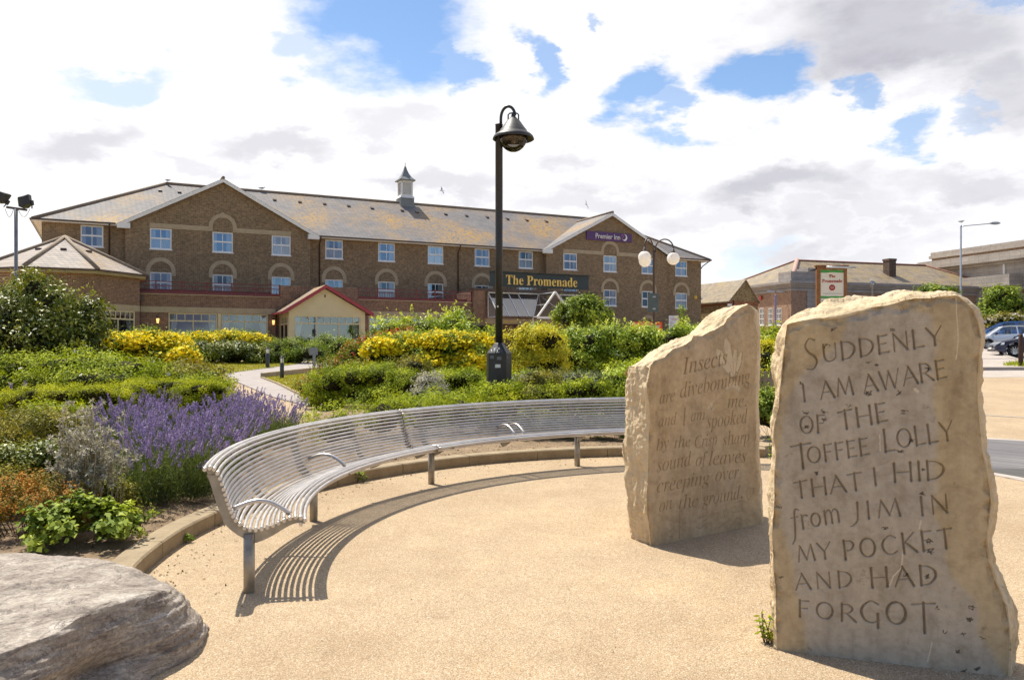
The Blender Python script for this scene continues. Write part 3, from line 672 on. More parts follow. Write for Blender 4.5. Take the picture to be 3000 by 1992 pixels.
        m = s._sub(W.min(0), W.max(0), .004); idx = np.argwhere(m)
        P = np.c_[s.Aq[m], s.Z[m]]; ins = np.zeros(len(P), bool); dist = np.full(len(P), 9.)
        for i, j in E:
            a, b = W[i], W[j]
            c = (a[1] > P[:, 1]) != (b[1] > P[:, 1])
            if c.any():
                xi = a[0]+(P[:, 1]-a[1])/(b[1]-a[1]+1e-12)*(b[0]-a[0]); ins ^= c & (P[:, 0] < xi)
            d = b-a; t = np.clip(((P-a)@d)/max(float(d@d), 1e-12), 0, 1); dist = np.minimum(dist, np.hypot(*(P-(a+t[:, None]*d)).T))
        e = np.where(ins, dist, 0); s.depth[m] = np.maximum(s.depth[m], np.minimum(e*slope*2, .012)+np.where(ins, .0012, 0)); s.tone[m] = np.where(ins, np.minimum(s.tone[m], -tone_amt*np.clip(.45+e/.004, 0, 1)), s.tone[m])
    def mark(s, poly, amount, dep=0):
        W = np.array([s.pl(*p) for p in poly]); m = s._sub(W.min(0), W.max(0), .0); P = np.c_[s.Aq[m], s.Z[m]]; ins = np.zeros(len(P), bool)
        for a, b in zip(W, np.roll(W, -1, 0)):
            c = (a[1] > P[:, 1]) != (b[1] > P[:, 1]); xi = a[0]+(P[:, 1]-a[1])/(b[1]-a[1]+1e-12)*(b[0]-a[0]); ins ^= c & (P[:, 0] < xi)
        s.tone[m] = np.where(ins, amount, s.tone[m]); s.depth[m] = np.where(ins, np.maximum(s.depth[m], dep), s.depth[m])
    def line(s, pts, w, tone_amt=1., slope=.4, maxd=.004):
        q = [(*s.pl(*p), w*(.6+.4*math.sin(i*2.1))) for i, p in enumerate(pts)]; s.stroke(q, slope, tone_amt, maxd)
    def finish(s, patch, root_loc=None):
        Aq, Z = s.Aq, s.Z; nx, nz = s.nx, s.nz
        P = np.c_[Aq.ravel()*1.0, Z.ravel(), np.full(Aq.size, s.seed*7.7)]
        rough = .004*fbm(P*3, 3, s.seed)+.0016*fbm(P*22, 3, s.seed+5)
        tj = np.linspace(0, 1, nx); sj = np.linspace(0, 1, nz)
        edge = np.minimum(np.minimum(tj, 1-tj)[None]*s.w, (1-sj)[:, None]*1.6)
        cn_ = fbm(P*14, 4, s.seed+9).reshape(Aq.shape); chip = np.clip(1-edge/(.022+.035*np.clip(cn_, 0, 1)), 0, 1)**.7*(.008+.035*np.clip(cn_+.1, 0, 1))
        dep = s.depth*np.clip(edge/.02, 0, 1)+chip-rough.reshape(Aq.shape)
        V = np.empty((nz, nx, 3)); V[..., 0] = s.A[0]+s.u[0]*Aq-s.n[0]*dep; V[..., 1] = s.A[1]+s.u[1]*Aq-s.n[1]*dep; V[..., 2] = Z
        i = np.arange(nz-1)[:, None]*nx+np.arange(nx-1)[None]; Fq = np.stack([i, i+1, i+nx+1, i+nx], -1).reshape(-1, 4)
        base = thing(s.name, s.label, 'carved stone', (float(s.A[0]), float(s.A[1]), s.zA))
        off = np.array([s.A[0], s.A[1], s.zA])
        pv = patch(s, P).ravel()
        # broken edges: from the rim of the face outwards and back
        rim = [(j, 0) for j in range(nz)]+[(nz-1, k) for k in range(1, nx)]+[(j, nx-1) for j in range(nz-2, -1, -1)]
        step = 2; rim = rim[::step]+([rim[-1]] if (len(rim)-1) % step else [])
        rj = np.array([r[0] for r in rim]); rk = np.array([r[1] for r in rim]); fr = V[rj, rk]; ra = Aq[rj, rk]; rz = Z[rj, rk]
        sd_ = s.thick*.6; bl = np.array([s.pl(*p, sd_) for p in s.back['left']]); bt = np.array([s.pl(*p, sd_) for p in s.back['top']]); br = np.array([s.pl(*p, sd_) for p in s.back['right']])
        def itp(z, Pq): o = np.argsort(Pq[:, 1]); return np.interp(z, Pq[o, 1], Pq[o, 0])
        o = np.argsort(bt[:, 0]); ba = ra.copy(); bz = rz.copy(); nl = (nz+step-1)//step
        isl = rk == 0; isr = rk == nx-1; ist = ~(isl | isr)
        ba = np.where(isl, itp(rz, bl), ba); ba = np.where(isr, itp(rz, br), ba)
        bz = np.where(ist | (rj == nz-1), np.interp(ra, bt[o, 0], bt[o, 1]), bz)
        # near the corners blend so the rim does not tear
        def sm(x, n=9):
            kk = np.ones(n)/n; return np.convolve(np.pad(x, n//2, mode='edge'), kk, 'valid')
        da = sm(ba-ra); dz = sm(bz-rz)
        nt = 46; rings = []; tone = []; y = np.linspace(0, 1, nt)
        for q in range(nt):
            t = y[q]; g = min(1, t*1.6)**.8; back_in = max(0, (t-.75)/.25)**2*.06
            a = ra+da*g; z = rz+dz*g; dpt = s.thick*t
            a = a+back_in*np.where(isl, 1, np.where(isr, -1, 0)); z = z-back_in*np.where(ist, 1, 0)
            p3 = np.c_[a, z, np.full(len(a), dpt)]
            am = np.clip(t*9, 0, 1)
            lay = dpt*30+1.6*fbm(p3*[3.5, 3.5, 1], 3, s.seed+31); li = np.floor(lay)
            nn = am*(.015*fbm(p3*[5.5, 5.5, 10], 4, s.seed+21)+.015*(.33-np.abs(fbm(p3*[9, 9, 22], 4, s.seed+31)))+.0085*fbm(p3*[36, 36, 44], 3, s.seed+43)-.016*np.clip(fbm(p3*[17, 17, 20], 3, s.seed+47)-.2, 0, 1))
            step_ = .017*vnoise(np.c_[li*3.3, p3[:, 0]*5+li*7.1, p3[:, 1]*5], s.seed+51)*am
            nn = nn+step_
            a = a+nn*np.where(isl, -1, np.where(isr, 1, 0)); z = z+nn*np.where(ist, 1, 0)
            dj = am*.012*fbm(p3*[11, 11, 11], 3, s.seed+61)
            base3 = np.c_[s.A[0]+s.u[0]*a-s.n[0]*(dpt+dj), s.A[1]+s.u[1]*a-s.n[1]*(dpt+dj), z]
            if q == 0: base3 = fr.copy()
            rings.append(base3)
        nR = len(rim); RV = np.concatenate(rings); i = (np.arange(nt-1)[:, None]*nR+np.arange(nR-1)[None]); RF = np.stack([i, i+nR, i+nR+1, i+1], -1).reshape(-1, 4)
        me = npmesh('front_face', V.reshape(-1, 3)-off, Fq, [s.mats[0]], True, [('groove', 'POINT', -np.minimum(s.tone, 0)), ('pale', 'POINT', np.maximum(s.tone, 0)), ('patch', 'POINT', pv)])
        body = MB(); lastr = rings[-1]
        me2 = npmesh('rough_edge', RV-off, RF, [s.mats[1]], False)
        bm = bmesh.new(); bm.from_mesh(me2); bm.verts.ensure_lookup_table()
        bv = [bm.verts[(nt-1)*nR+k] for k in range(nR)]
        try: bm.faces.new(bv)
        except Exception: pass
        bmesh.ops.recalc_face_normals(bm, faces=bm.faces); bm.to_mesh(me2); bm.free()
        link('front_face', me, base); link('rough_edge', me2, base); return base
def stonefacemat(name, ochre, grey, dark, gk=.38):
    m, nt, b = nmat(name); co = coordn(nt)
    n = noisen(nt, co, 2.2, 8, .62, .4); n2 = noisen(nt, co, 26, 7, .7); n3 = noisen(nt, co, 9, 8, .75)
    oc = ramp(nt, n, [(.3, tuple(x*.82 for x in ochre)), (.7, tuple(x*1.12 for x in ochre))]); gr = ramp(nt, n, [(.3, tuple(x*.88 for x in grey)), (.7, tuple(x*1.1 for x in grey))])
    col = mixc(nt, attrn(nt, 'patch'), oc, gr)
    col = mixc(nt, .55, col, ramp(nt, n2, [(.3, (.70, .67, .62)), (.5, (1, 1, 1)), (.72, (1.2, 1.2, 1.2))]), 'MULTIPLY')
    n5 = noisen(nt, co, 5.5, 9, .72, .6); col = mixc(nt, .7, col, ramp(nt, n5, [(.34, (.72, .68, .62)), (.5, (1, 1, 1)), (.66, (1.14, 1.13, 1.1))]), 'MULTIPLY')
    ms_ = nt.nodes.new('ShaderNodeMapping'); ms_.inputs['Scale'].default_value = (10, 10, .8); nt.links.new(co, ms_.inputs[0]); col = mixc(nt, .5, col, ramp(nt, noisen(nt, ms_.outputs[0], 1.6, 6, .65), [(.32, (.80, .77, .73)), (.5, (1, 1, 1)), (.7, (1.1, 1.1, 1.09))]), 'MULTIPLY')
    col = mixc(nt, ramp(nt, n3, [(.62, (0, 0, 0)), (.70, (.55, .55, .55))]), col, tuple(x*.55 for x in dark))
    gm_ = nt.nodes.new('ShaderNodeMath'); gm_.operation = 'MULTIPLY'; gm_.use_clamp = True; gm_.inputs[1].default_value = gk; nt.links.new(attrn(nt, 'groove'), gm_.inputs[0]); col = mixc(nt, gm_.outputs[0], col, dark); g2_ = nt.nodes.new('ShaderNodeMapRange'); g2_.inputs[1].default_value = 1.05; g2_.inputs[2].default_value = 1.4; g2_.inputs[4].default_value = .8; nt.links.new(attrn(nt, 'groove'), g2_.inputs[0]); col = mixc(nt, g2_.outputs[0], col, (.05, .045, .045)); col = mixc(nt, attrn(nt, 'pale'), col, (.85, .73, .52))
    nt.links.new(col, b.inputs['Base Color']); b.inputs['Roughness'].default_value = .8; b.inputs['Specular IOR Level'].default_value = .25
    pb_ = bump(nt, b, noisen(nt, co, 95, 5, .7), .3, .006); mb_ = nt.nodes.new('ShaderNodeMapping'); mb_.inputs['Rotation'].default_value = (.2, .5, .1); mb_.inputs['Scale'].default_value = (60, 60, 9); nt.links.new(co, mb_.inputs[0]); bump(nt, b, noisen(nt, mb_.outputs[0], 1.4, 4, .6), .22, .006, pb_); return m
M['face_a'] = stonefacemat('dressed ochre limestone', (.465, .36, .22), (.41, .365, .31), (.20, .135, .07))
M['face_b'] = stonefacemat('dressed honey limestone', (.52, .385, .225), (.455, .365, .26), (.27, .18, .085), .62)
M['rough_a'] = stonemat('broken limestone', (.56, .42, .24), (.74, .60, .40), sc=5, bmp=.55, bsc=26)

def z7(x, y): return (2240+x/2.7028, 840+y/2.7028)
def z8(x, y): return (2240+x/2.6487, 1400+y/2.6487)
def z5(x, y): return (1840+x/3.92, 880+y/3.92)
def z6(x, y): return (1840+x/3.409, 1240+y/3.409)
def big_stone():
    s = Stone(G(2278, 1904), G(2957, 1983))
    left = [z7(180,300), z7(165,430), z7(140,700), z7(115,950), z7(85,1080), z7(75,1200), z7(95,1300), z7(85,1450), z8(75,200), z8(65,350), z8(60,450), z8(75,700), z8(90,1000), z8(100,1330), z8(104,1500)]
    right = [z7(1530,75), z7(1600,130), z7(1650,180), z7(1690,270), z7(1712,410), z7(1698,560), z7(1688,720), z7(1688,900), z7(1706,1100), z7(1725,1300), z7(1755,1430), z7(1775,1560), z8(1745,60), z8(1760,200), z8(1745,290), z8(1722,500), z8(1740,640), z8(1800,820), z8(1875,1000), z8(1900,1150), z8(1905,1300), z8(1895,1500), z8(1890,1620)]
    top = [z7(180,300), z7(300,270), z7(400,258), z7(470,262), z7(560,255), z7(640,238), z7(760,205), z7(850,172), z7(980,150), z7(1100,112), z7(1180,95), z7(1300,92), z7(1420,80), z7(1530,75)]
    bl = [z7(178,290), z7(105,420), z7(72,590), z7(70,700), z7(92,820), z7(82,930), z7(60,1060), z7(50,1150), z7(72,1260), z7(68,1390), z7(55,1500), z8(55,150), z8(42,450), z8(52,620), z8(65,750), z8(62,1000), z8(50,1200), z8(48,1300), z8(60,1480)]
    br = [z7(1535,60), z7(1620,130), z7(1672,180), z7(1712,270), z7(1728,410), z7(1710,560), z7(1700,720), z7(1700,900), z7(1725,1100), z7(1752,1300), z7(1790,1430), z7(1815,1560), z8(1775,60), z8(1795,200), z8(1775,290), z8(1755,500), z8(1785,640), z8(1870,820), z8(1935,1000), z8(1948,1150), z8(1942,1300), z8(1925,1500), z8(1920,1620)]
    bt = [z7(150,310), z7(230,240), z7(300,215), z7(400,175), z7(460,118), z7(560,98), z7(640,92), z7(700,83), z7(760,88), z7(850,92), z7(980,75), z7(1080,42), z7(1200,48), z7(1300,46), z7(1420,40), z7(1535,44)]
    s.make(dict(left=left, right=right, top=top), dict(left=bl, right=br, top=bt), 420, 640, .24, 'carved_stone', 'taller carved standing stone lettered SUDDENLY I AM AWARE OF THE TOFFEE LOLLY', (M['face_a'], M['rough_a']), 3)
    S = lambda *a, **k: s.caps(*a, **k)
    c7 = 1/2.7028; c8 = 1/2.6487
    S('S', z7(335,668), z7(440,640), 250*c7, fat=.85); S('UDDENLY', z7(462,600), z7(1415,452), 142*c7)
    S('I', z7(300,908), z7(345,900), 130*c7); S('AM', z7(445,890), z7(715,848), 140*c7); S('AWARE', z7(788,842), z7(1452,716), 145*c7)
    S('OF', z7(278,1165), z7(490,1150), 140*c7); S('THE', z7(595,1133), z7(985,1060), 148*c7)
    S('T', z7(222,1448), z7(395,1425), 195*c7, fat=.8); S('OFFEE', z7(340,1402), z7(838,1325), 132*c7); S('L', z7(945,1308), z7(1040,1298), 178*c7); S('OLLY', z7(1050,1280), z7(1505,1208), 150*c7)
    S('THAT', z8(235,160), z8(770,85), 132*c8); S('I', z7(862,1572), z7(908,1566), 132*c7); S('HID', z7(1015,1545), z7(1442,1518), 148*c7)
    S('from', z8(215,408), z8(602,335), 150*c8); S('JIM', z8(690,325), z8(1070,290), 132*c8, sp=.2); S('IN', z8(1210,288), z8(1440,268), 142*c8, sp=.25)
    S('MY', z8(258,652), z8(526,618), 125*c8); S('POCKET', z8(615,634), z8(1475,538), 150*c8, sp=.2)
    S('AND', z8(242,866), z8(692,843), 125*c8, sp=.25); S('HAD', z8(820,850), z8(1352,826), 152*c8, sp=.2)
    S('FOR', z8(258,1074), z8(712,1116), 132*c8, sp=.22); S('GO', z8(738,1118), z8(1118,1140), 175*c8, sp=.15); S('T', z8(1150,1200), z8(1345,1205), 235*c8, fat=.72)
    s.ital('Wellspin', z7(1065,190), z7(1250,172), 26*c7, .2, 1.2, None); s.ital('me!', z7(1255,212), z7(1335,205), 26*c7, .2, 1.2, None)
    for p in ([(1515,80),(1522,300),(1532,430),(1525,520),(1518,570)],): s.line([z7(*q) for q in p], .004, -.0, .2, .002)
    rr = random.Random(5)
    def scuff(x, y, n, z, w=.0065, L=18):     # marker-pen scribble and chipped spots
        for _ in range(int(n*1.4)):
            a = rr.uniform(0, 6.28); l = rr.uniform(.3, 1)*L; s.line([z(x+rr.uniform(-22, 22), y+rr.uniform(-14, 14)), z(x+rr.uniform(-22, 22)+l*math.cos(a), y+rr.uniform(-14, 14)+l*math.sin(a)*.6)], w*rr.uniform(.6, 1.4), 1.45, .4, .003)
    for x, y, n in ((825, 845, 12), (1060, 840, 8), (285, 765, 6), (330, 1110, 8), (330, 998, 6), (470, 990, 7), (470, 1050, 9), (890, 620, 7), (1105, 990, 5), (1170, 1215, 7), (1080, 1300, 7), (655, 945, 3), (820, 600, 4), (1290, 650, 6), (410, 1475, 5), (540, 340, 5), (1015, 345, 4), (1255, 1450, 5), (500, 470, 5)): scuff(x, y, n, z7)
    for x, y, n in ((1275, 490, 12), (1285, 570, 9), (940, 390, 6), (1100, 750, 6), (1265, 760, 8), (115, 230, 5), (130, 770, 5), (1340, 1010, 3), (1590, 1100, 14), (1530, 1215, 4), (1690, 1240, 4), (1400, 1200, 3), (1500, 1350, 6), (1650, 1480, 10), (1550, 1500, 8), (1600, 1000, 7), (1225, 120, 5)): scuff(x, y, n, z8)
    def pale(pts, w, z):
        q = [s.pl(*z(*p)) for p in pts]
        for a, b in zip(q, q[1:]):
            a = np.array(a); b = np.array(b); m = s._sub(np.minimum(a, b), np.maximum(a, b), w); P = np.c_[s.Aq[m], s.Z[m]]; d = b-a; t = np.clip(((P-a)@d)/max(float(d@d), 1e-9), 0, 1)
            e = np.hypot(*(P-(a+t[:, None]*d)).T); s.tone[m] = np.where(e < w*.6, np.where(s.tone[m] < -.1, s.tone[m]*.6, .42), s.tone[m])
    pale([(1522,80),(1518,200),(1530,330),(1533,430),(1525,500),(1516,575)], .004, z7); pale([(1075,560),(1068,640),(1060,700),(1000,760),(960,860)], .006, z8); pale([(1215,330),(1200,390)], .006, z8); pale([(1300,1270),(1285,1340),(1265,1420)], .005, z8); pale([(912,1170),(916,1300)], .004, z7); pale([(1192,812),(1212,828)], .012, z7)
    gb = np.array([s.pl(*p) for p in (z7(640,120), z7(1330,200), z7(1330,600), z7(1315,1000), z7(1330,1300), z8(1330,100), z8(1290,300), z8(1420,600), z8(1510,800), z8(1640,950), z8(1650,1200), z8(1760,1350), z8(1900,1560), z8(330,1560), z8(300,1150), z8(210,900), z8(200,680), z8(150,500), z8(80,340), z7(120,1300), z7(140,900), z7(270,720), z7(420,600), z7(600,400))])
    def patch(s, P):
        X = P[:, 0]+.05*fbm(P*4, 4, 77); Zz = P[:, 1]+.05*fbm(P*4+31, 4, 78); ins = np.zeros(len(P), bool); d = np.full(len(P), 9.)
        for a, b in zip(gb, np.roll(gb, -1, 0)):
            c = (a[1] > Zz) != (b[1] > Zz); xi = a[0]+(Zz-a[1])/(b[1]-a[1]+1e-12)*(b[0]-a[0]); ins ^= c & (X < xi)
            e = b-a; t = np.clip(((np.c_[X, Zz]-a)@e)/float(e@e), 0, 1); d = np.minimum(d, np.hypot(X-(a[0]+t*e[0]), Zz-(a[1]+t*e[1])))
        sd = np.where(ins, d, -d); return np.clip(.5+sd/.03, 0, 1)*(.75+.25*fbm(P*2, 3, 4))
    s.finish(patch)
def small_stone():
    s = Stone(G(1910.4, 1599), G(2231.6, 1535))
    left = [z5(265,745), z5(250,850), z5(225,1000), z5(240,1100), z5(258,1200), z5(262,1300), z5(255,1500), z6(215,200), z6(210,500), z6(195,700), z6(200,900), z6(225,1100), z6(240,1225), z6(244,1300)]
    right = [z5(1390,45), z5(1440,90), z5(1470,140), z5(1465,230), z5(1485,340), z5(1503,430), z5(1485,700), z5(1475,1000), z5(1482,1530), z6(1285,100), z6(1288,350), z6(1310,600), z6(1322,900), z6(1332,1000), z6(1334,1090)]
    top = [z5(265,745), z5(320,690), z5(430,650), z5(520,560), z5(640,520), z5(700,490), z5(740,450), z5(760,405), z5(800,408), z5(870,410), z5(930,370), z5(1000,340), z5(1110,280), z5(1140,240), z5(1150,210), z5(1210,160), z5(1290,90), z5(1390,45)]
    bl = [z5(66,770), z5(60,790), z5(45,900), z5(50,1050), z5(60,1200), z5(48,1350), z5(35,1500), z6(15,230), z6(35,400), z6(30,560), z6(45,700), z6(60,900), z6(92,1150), z6(105,1250), z6(108,1340)]
    br = [z5(1398,40), z5(1452,90), z5(1480,140), z5(1476,230), z5(1497,340), z5(1514,430), z5(1496,700), z5(1486,1000), z5(1495,1530), z6(1297,100), z6(1302,350), z6(1326,600), z6(1336,900), z6(1343,1000), z6(1345,1090)]
    bt = [z5(55,768), z5(170,712), z5(270,618), z5(420,553), z5(480,515), z5(560,478), z5(660,440), z5(750,405), z5(850,308), z5(1000,188), z5(1090,125), z5(1180,78), z5(1290,50), z5(1398,36)]
    s.make(dict(left=left, right=right, top=top), dict(left=bl, right=br, top=bt), 330, 420, .30, 'carved_stone', 'shorter carved stone with sloping top, a dragonfly relief and the words Insects are divebombing me', (M['face_b'], M['rough_a']), 8)
    k5 = 1/3.92; k6 = 1/3.409
    # dragonfly: four wings cut back to paler stone, and a segmented tail
    for w in ([(1215,905),(1130,820),(1060,720),(1015,600),(1022,545),(1080,580),(1150,690),(1205,800)], [(1222,900),(1190,780),(1140,680),(1105,540),(1112,440),(1140,425),(1185,500),(1205,640),(1228,800)], [(1228,900),(1215,760),(1208,640),(1225,555),(1255,560),(1258,680),(1245,800)], [(1235,905),(1245,790),(1265,660),(1300,585),(1318,600),(1305,720),(1268,820)]):
        s.mark([z5(*p) for p in w], .38, .005); s.line([z5(*p) for p in w+[w[0]]], .006, .9)
    s.mark([z5(*p) for p in ((1200,930),(1240,925),(1290,1000),(1285,1050),(1240,1010),(1190,1000),(1130,1030),(1110,1010))], .3, .004)
    for i in range(8):
        x, y = 1115-i*22, 1030+i*24; s.mark([z5(x, y), z5(x-14, y+24), z5(x-26, y+18), z5(x-10, y-6)], .35, .003)
    s.mark([z5(*p) for p in ((945,1180),(985,1150),(985,1190),(950,1262),(912,1255),(925,1215))], .3, .004)
    s.line([z5(*p) for p in ((940,1190),(960,1240),(925,1250))], .008, .9)
    I = s.ital
    I('Insects', z5(625,850), z5(1150,732), 118*k5, bold=.004); I('are', z5(362,1187), z5(540,1148), 92*k5); I('divebombing', z5(600,1120), z5(1408,940), 108*k5); I('me.', z5(1142,1235), z5(1362,1218), 100*k5)
    I('and', z5(350,1455), z5(562,1415), 88*k5); I('I', z5(625,1440), z5(680,1425), 130*k5); I('am', z5(722,1388), z5(888,1368), 88*k5); I('spooked', z5(905,1470), z5(1372,1402), 105*k5)
    I('by', z6(285,275), z6(412,240), 75*k6); I('the', z6(465,248), z6(622,230), 70*k6); I('Crisp', z6(668,248), z6(892,212), 80*k6); I('sharp', z6(945,222), z6(1212,188), 80*k6)
    I('sound', z6(290,487), z6(632,415), 90*k6); I('of', z6(676,428), z6(795,410), 85*k6); I('leaves', z6(808,422), z6(1182,385), 90*k6)
    I('creeping', z6(290,692), z6(815,600), 88*k6); I('over', z6(872,582), z6(1108,545), 88*k6)
    I('on', z6(315,887), z6(442,850), 85*k6); I('the', z6(508,858), z6(700,830), 82*k6); I('ground.', z6(742,822), z6(1142,748), 88*k6)
    for p in ([(385,1050),(420,1080),(450,1045),(485,1080)], [(870,900),(900,895),(930,945),(965,940),(950,880),(1000,855),(1030,880),(1050,890)], [(1030,850),(1060,820),(1075,860),(1115,880),(1060,885)], [(700,950),(760,930),(800,900),(810,930),(760,975),(720,1000),(680,1040),(720,1050),(790,1000),(830,1000)], [(1050,800),(1130,770),(1190,790),(1250,700),(1255,650),(1200,640),(1170,700),(1200,760),(1260,760)], [(900,1050),(960,1000),(1010,960),(1060,990),(1090,940),(1150,970),(1190,950),(1220,980)], [(520,1040),(560,990),(590,1000)], [(515,880),(512,1150)], [(395,1120),(430,1135),(470,1115)]):
        s.line([z6(*q) for q in p], .009, .9, .5, .005)
    def patch(s, P):
        zc = (P[:, 0]/s.w); return np.clip(.5+.9*fbm(P*[2.2, 1.6, 1], 4, 14)-1.1*np.abs(zc-.42)+.15, 0, 1)*.8
    s.finish(patch)
big_stone(); small_stone()

# ---------------------------------------------------------------- gneiss boulder
def gneiss():
    m, nt, b = nmat('banded gneiss'); co = coordn(nt)
    mp = nt.nodes.new('ShaderNodeMapping'); mp.inputs['Rotation'].default_value = (.10, .16, 0); mp.inputs['Scale'].default_value = (1.9, 1.9, 8); nt.links.new(co, mp.inputs[0])
    n = noisen(nt, mp.outputs[0], 2.4, 9, .68, .9); n2 = noisen(nt, mp.outputs[0], 11, 7, .7, .4); n3 = noisen(nt, co, 60, 5, .7)
    col = ramp(nt, n, [(.30, (.14, .11, .09)), (.42, (.33, .275, .23)), (.55, (.47, .405, .34)), (.70, (.68, .61, .53))])
    col = mixc(nt, .5, col, ramp(nt, n2, [(.3, (.62, .6, .58)), (.7, (1.3, 1.28, 1.25))]), 'MULTIPLY'); col = mixc(nt, .75, col, ramp(nt, n3, [(.32, (.55, .54, .53)), (.68, (1.35, 1.34, 1.32))]), 'MULTIPLY')
    cr = noisen(nt, mp.outputs[0], 1.7, 7, .6, 1.2); col = mixc(nt, ramp(nt, cr, [(.485, (0, 0, 0)), (.5, (.75, .75, .75)), (.515, (0, 0, 0))]), col, (.10, .08, .07))
    lic = noisen(nt, co, 7, 8, .75); col = mixc(nt, ramp(nt, lic, [(.60, (0, 0, 0)), (.68, (.55, .55, .55))]), col, (.20, .17, .14))
    nt.links.new(col, b.inputs['Base Color']); b.inputs['Roughness'].default_value = .8
    p = bump(nt, b, n2, .8, .03); p = bump(nt, b, cr, .5, .03, p); bump(nt, b, n3, .7, .01, p); return m
M['gneiss'] = gneiss()
def boulder():
    base = np.array([(-1.53,4.03),(-1.55,3.88),(-1.66,3.62),(-1.74,3.3),(-1.84,3.0),(-2.1,2.66),(-2.8,2.5),(-3.4,3.0),(-3.6,3.9),(-3.4,4.7),(-2.9,4.95),(-2.3,4.85),(-1.85,4.62),(-1.6,4.32)])
    rim = np.array([(-1.66,4.02,.385),(-1.68,3.88,.42),(-1.80,3.6,.44),(-1.84,3.3,.415),(-1.95,3.05,.41),(-2.2,2.8,.42),(-2.8,2.7,.42),(-3.2,3.1,.42),(-3.35,3.9,.42),(-3.2,4.45,.41),(-2.85,4.66,.40),(-2.3,4.52,.405),(-1.97,4.32,.405),(-1.76,4.16,.385)])
    c = np.array([-2.6, 3.9, .43]); n = len(base); nu = 420; t = np.arange(nu)/nu*n; i0 = t.astype(int); f = (t-i0)[:, None]
    def per(A):
        a, b, d, e = A[(i0-1) % n], A[i0 % n], A[(i0+1) % n], A[(i0+2) % n]; cr = .5*(2*b+(d-a)*f+(2*a-5*b+4*d-e)*f*f+(3*b-a-3*d+e)*f**3); return .5*cr+.5*(b+(d-b)*f)
    B = per(base); R = per(rim); g = hgt(B[:, 0], B[:, 1]); rows = []
    for q in np.linspace(0, 1, 70):
        s = q**.8; bul = .02*math.sin(math.pi*min(1, q*1.05)); xy = B+(R[:, :2]-B)*(s**1.6); out = unit2(B-c[:2]); rows.append(np.c_[xy+out*bul, (g-.06)+(R[:, 2]-g+.06)*(1-(1-q)**1.25)])
    for q in np.linspace(0, 1, 80)[1:]:
        s = q; rows.append(np.c_[R[:, :2]+(c[:2]-R[:, :2])*s, R[:, 2]+(c[2]-R[:, 2])*(1-(1-s)**2)])
    P = np.stack(rows); sh = P.shape; P = P.reshape(-1, 3); ctr = np.array([-2.6, 3.9, .1]); N = P-ctr; N[:, 2] *= 2.4; N /= np.linalg.norm(N, axis=1)[:, None]
    th = (-.32, .22); S = np.c_[P[:, 0]*1.0, P[:, 1]*1.0, (P[:, 2]+th[0]*P[:, 0]*.5+th[1]*P[:, 1]*.4)*9]        # strata dip
    d = .032*fbm(P*[2.2, 2.2, 4], 4, 3)+.026*fbm(S*[1.2, 1.2, 1.4], 4, 9)+.010*fbm(S*[2, 2, 5], 3, 19)+.006*fbm(P*30, 3, 23)
    led = np.floor(S[:, 2]*1.3+1.2*fbm(P*2.2, 3, 40)); side = np.clip(1-N[:, 2]*1.2, 0, 1); d += side*.02*vnoise(np.c_[led*3.1, led*1.7, led*0+.5], 6)
    hol = np.exp(-(((P[:, 1]-3.42)/.20)**2+((P[:, 2]-.20)/.09)**2))*(P[:, 0] > -2.3)*.13; low = np.exp(-(((P[:, 1]-3.40)/.22)**2+((P[:, 2]-.03)/.09)**2))*(P[:, 0] > -2.3)*.10
    d = d-hol+low; P = P+N*d[:, None]; nv = sh[0]
    i = np.arange(nv-1)[:, None]*nu; j = np.arange(nu)[None]; Fq = np.stack([i+j, i+(j+1) % nu, i+nu+(j+1) % nu, i+nu+j], -1).reshape(-1, 4); off = np.array([-2.6, 3.9, 0.])
    o = link('boulder', npmesh('boulder', P-off, Fq, [M['gneiss']], True)); o.location = tuple(off)
    tag(o, 'big flat-topped grey banded boulder at the kerb beside the planting', 'boulder')
def unit2(v): return v/np.maximum(np.linalg.norm(v, axis=1, keepdims=True), 1e-9)
boulder()

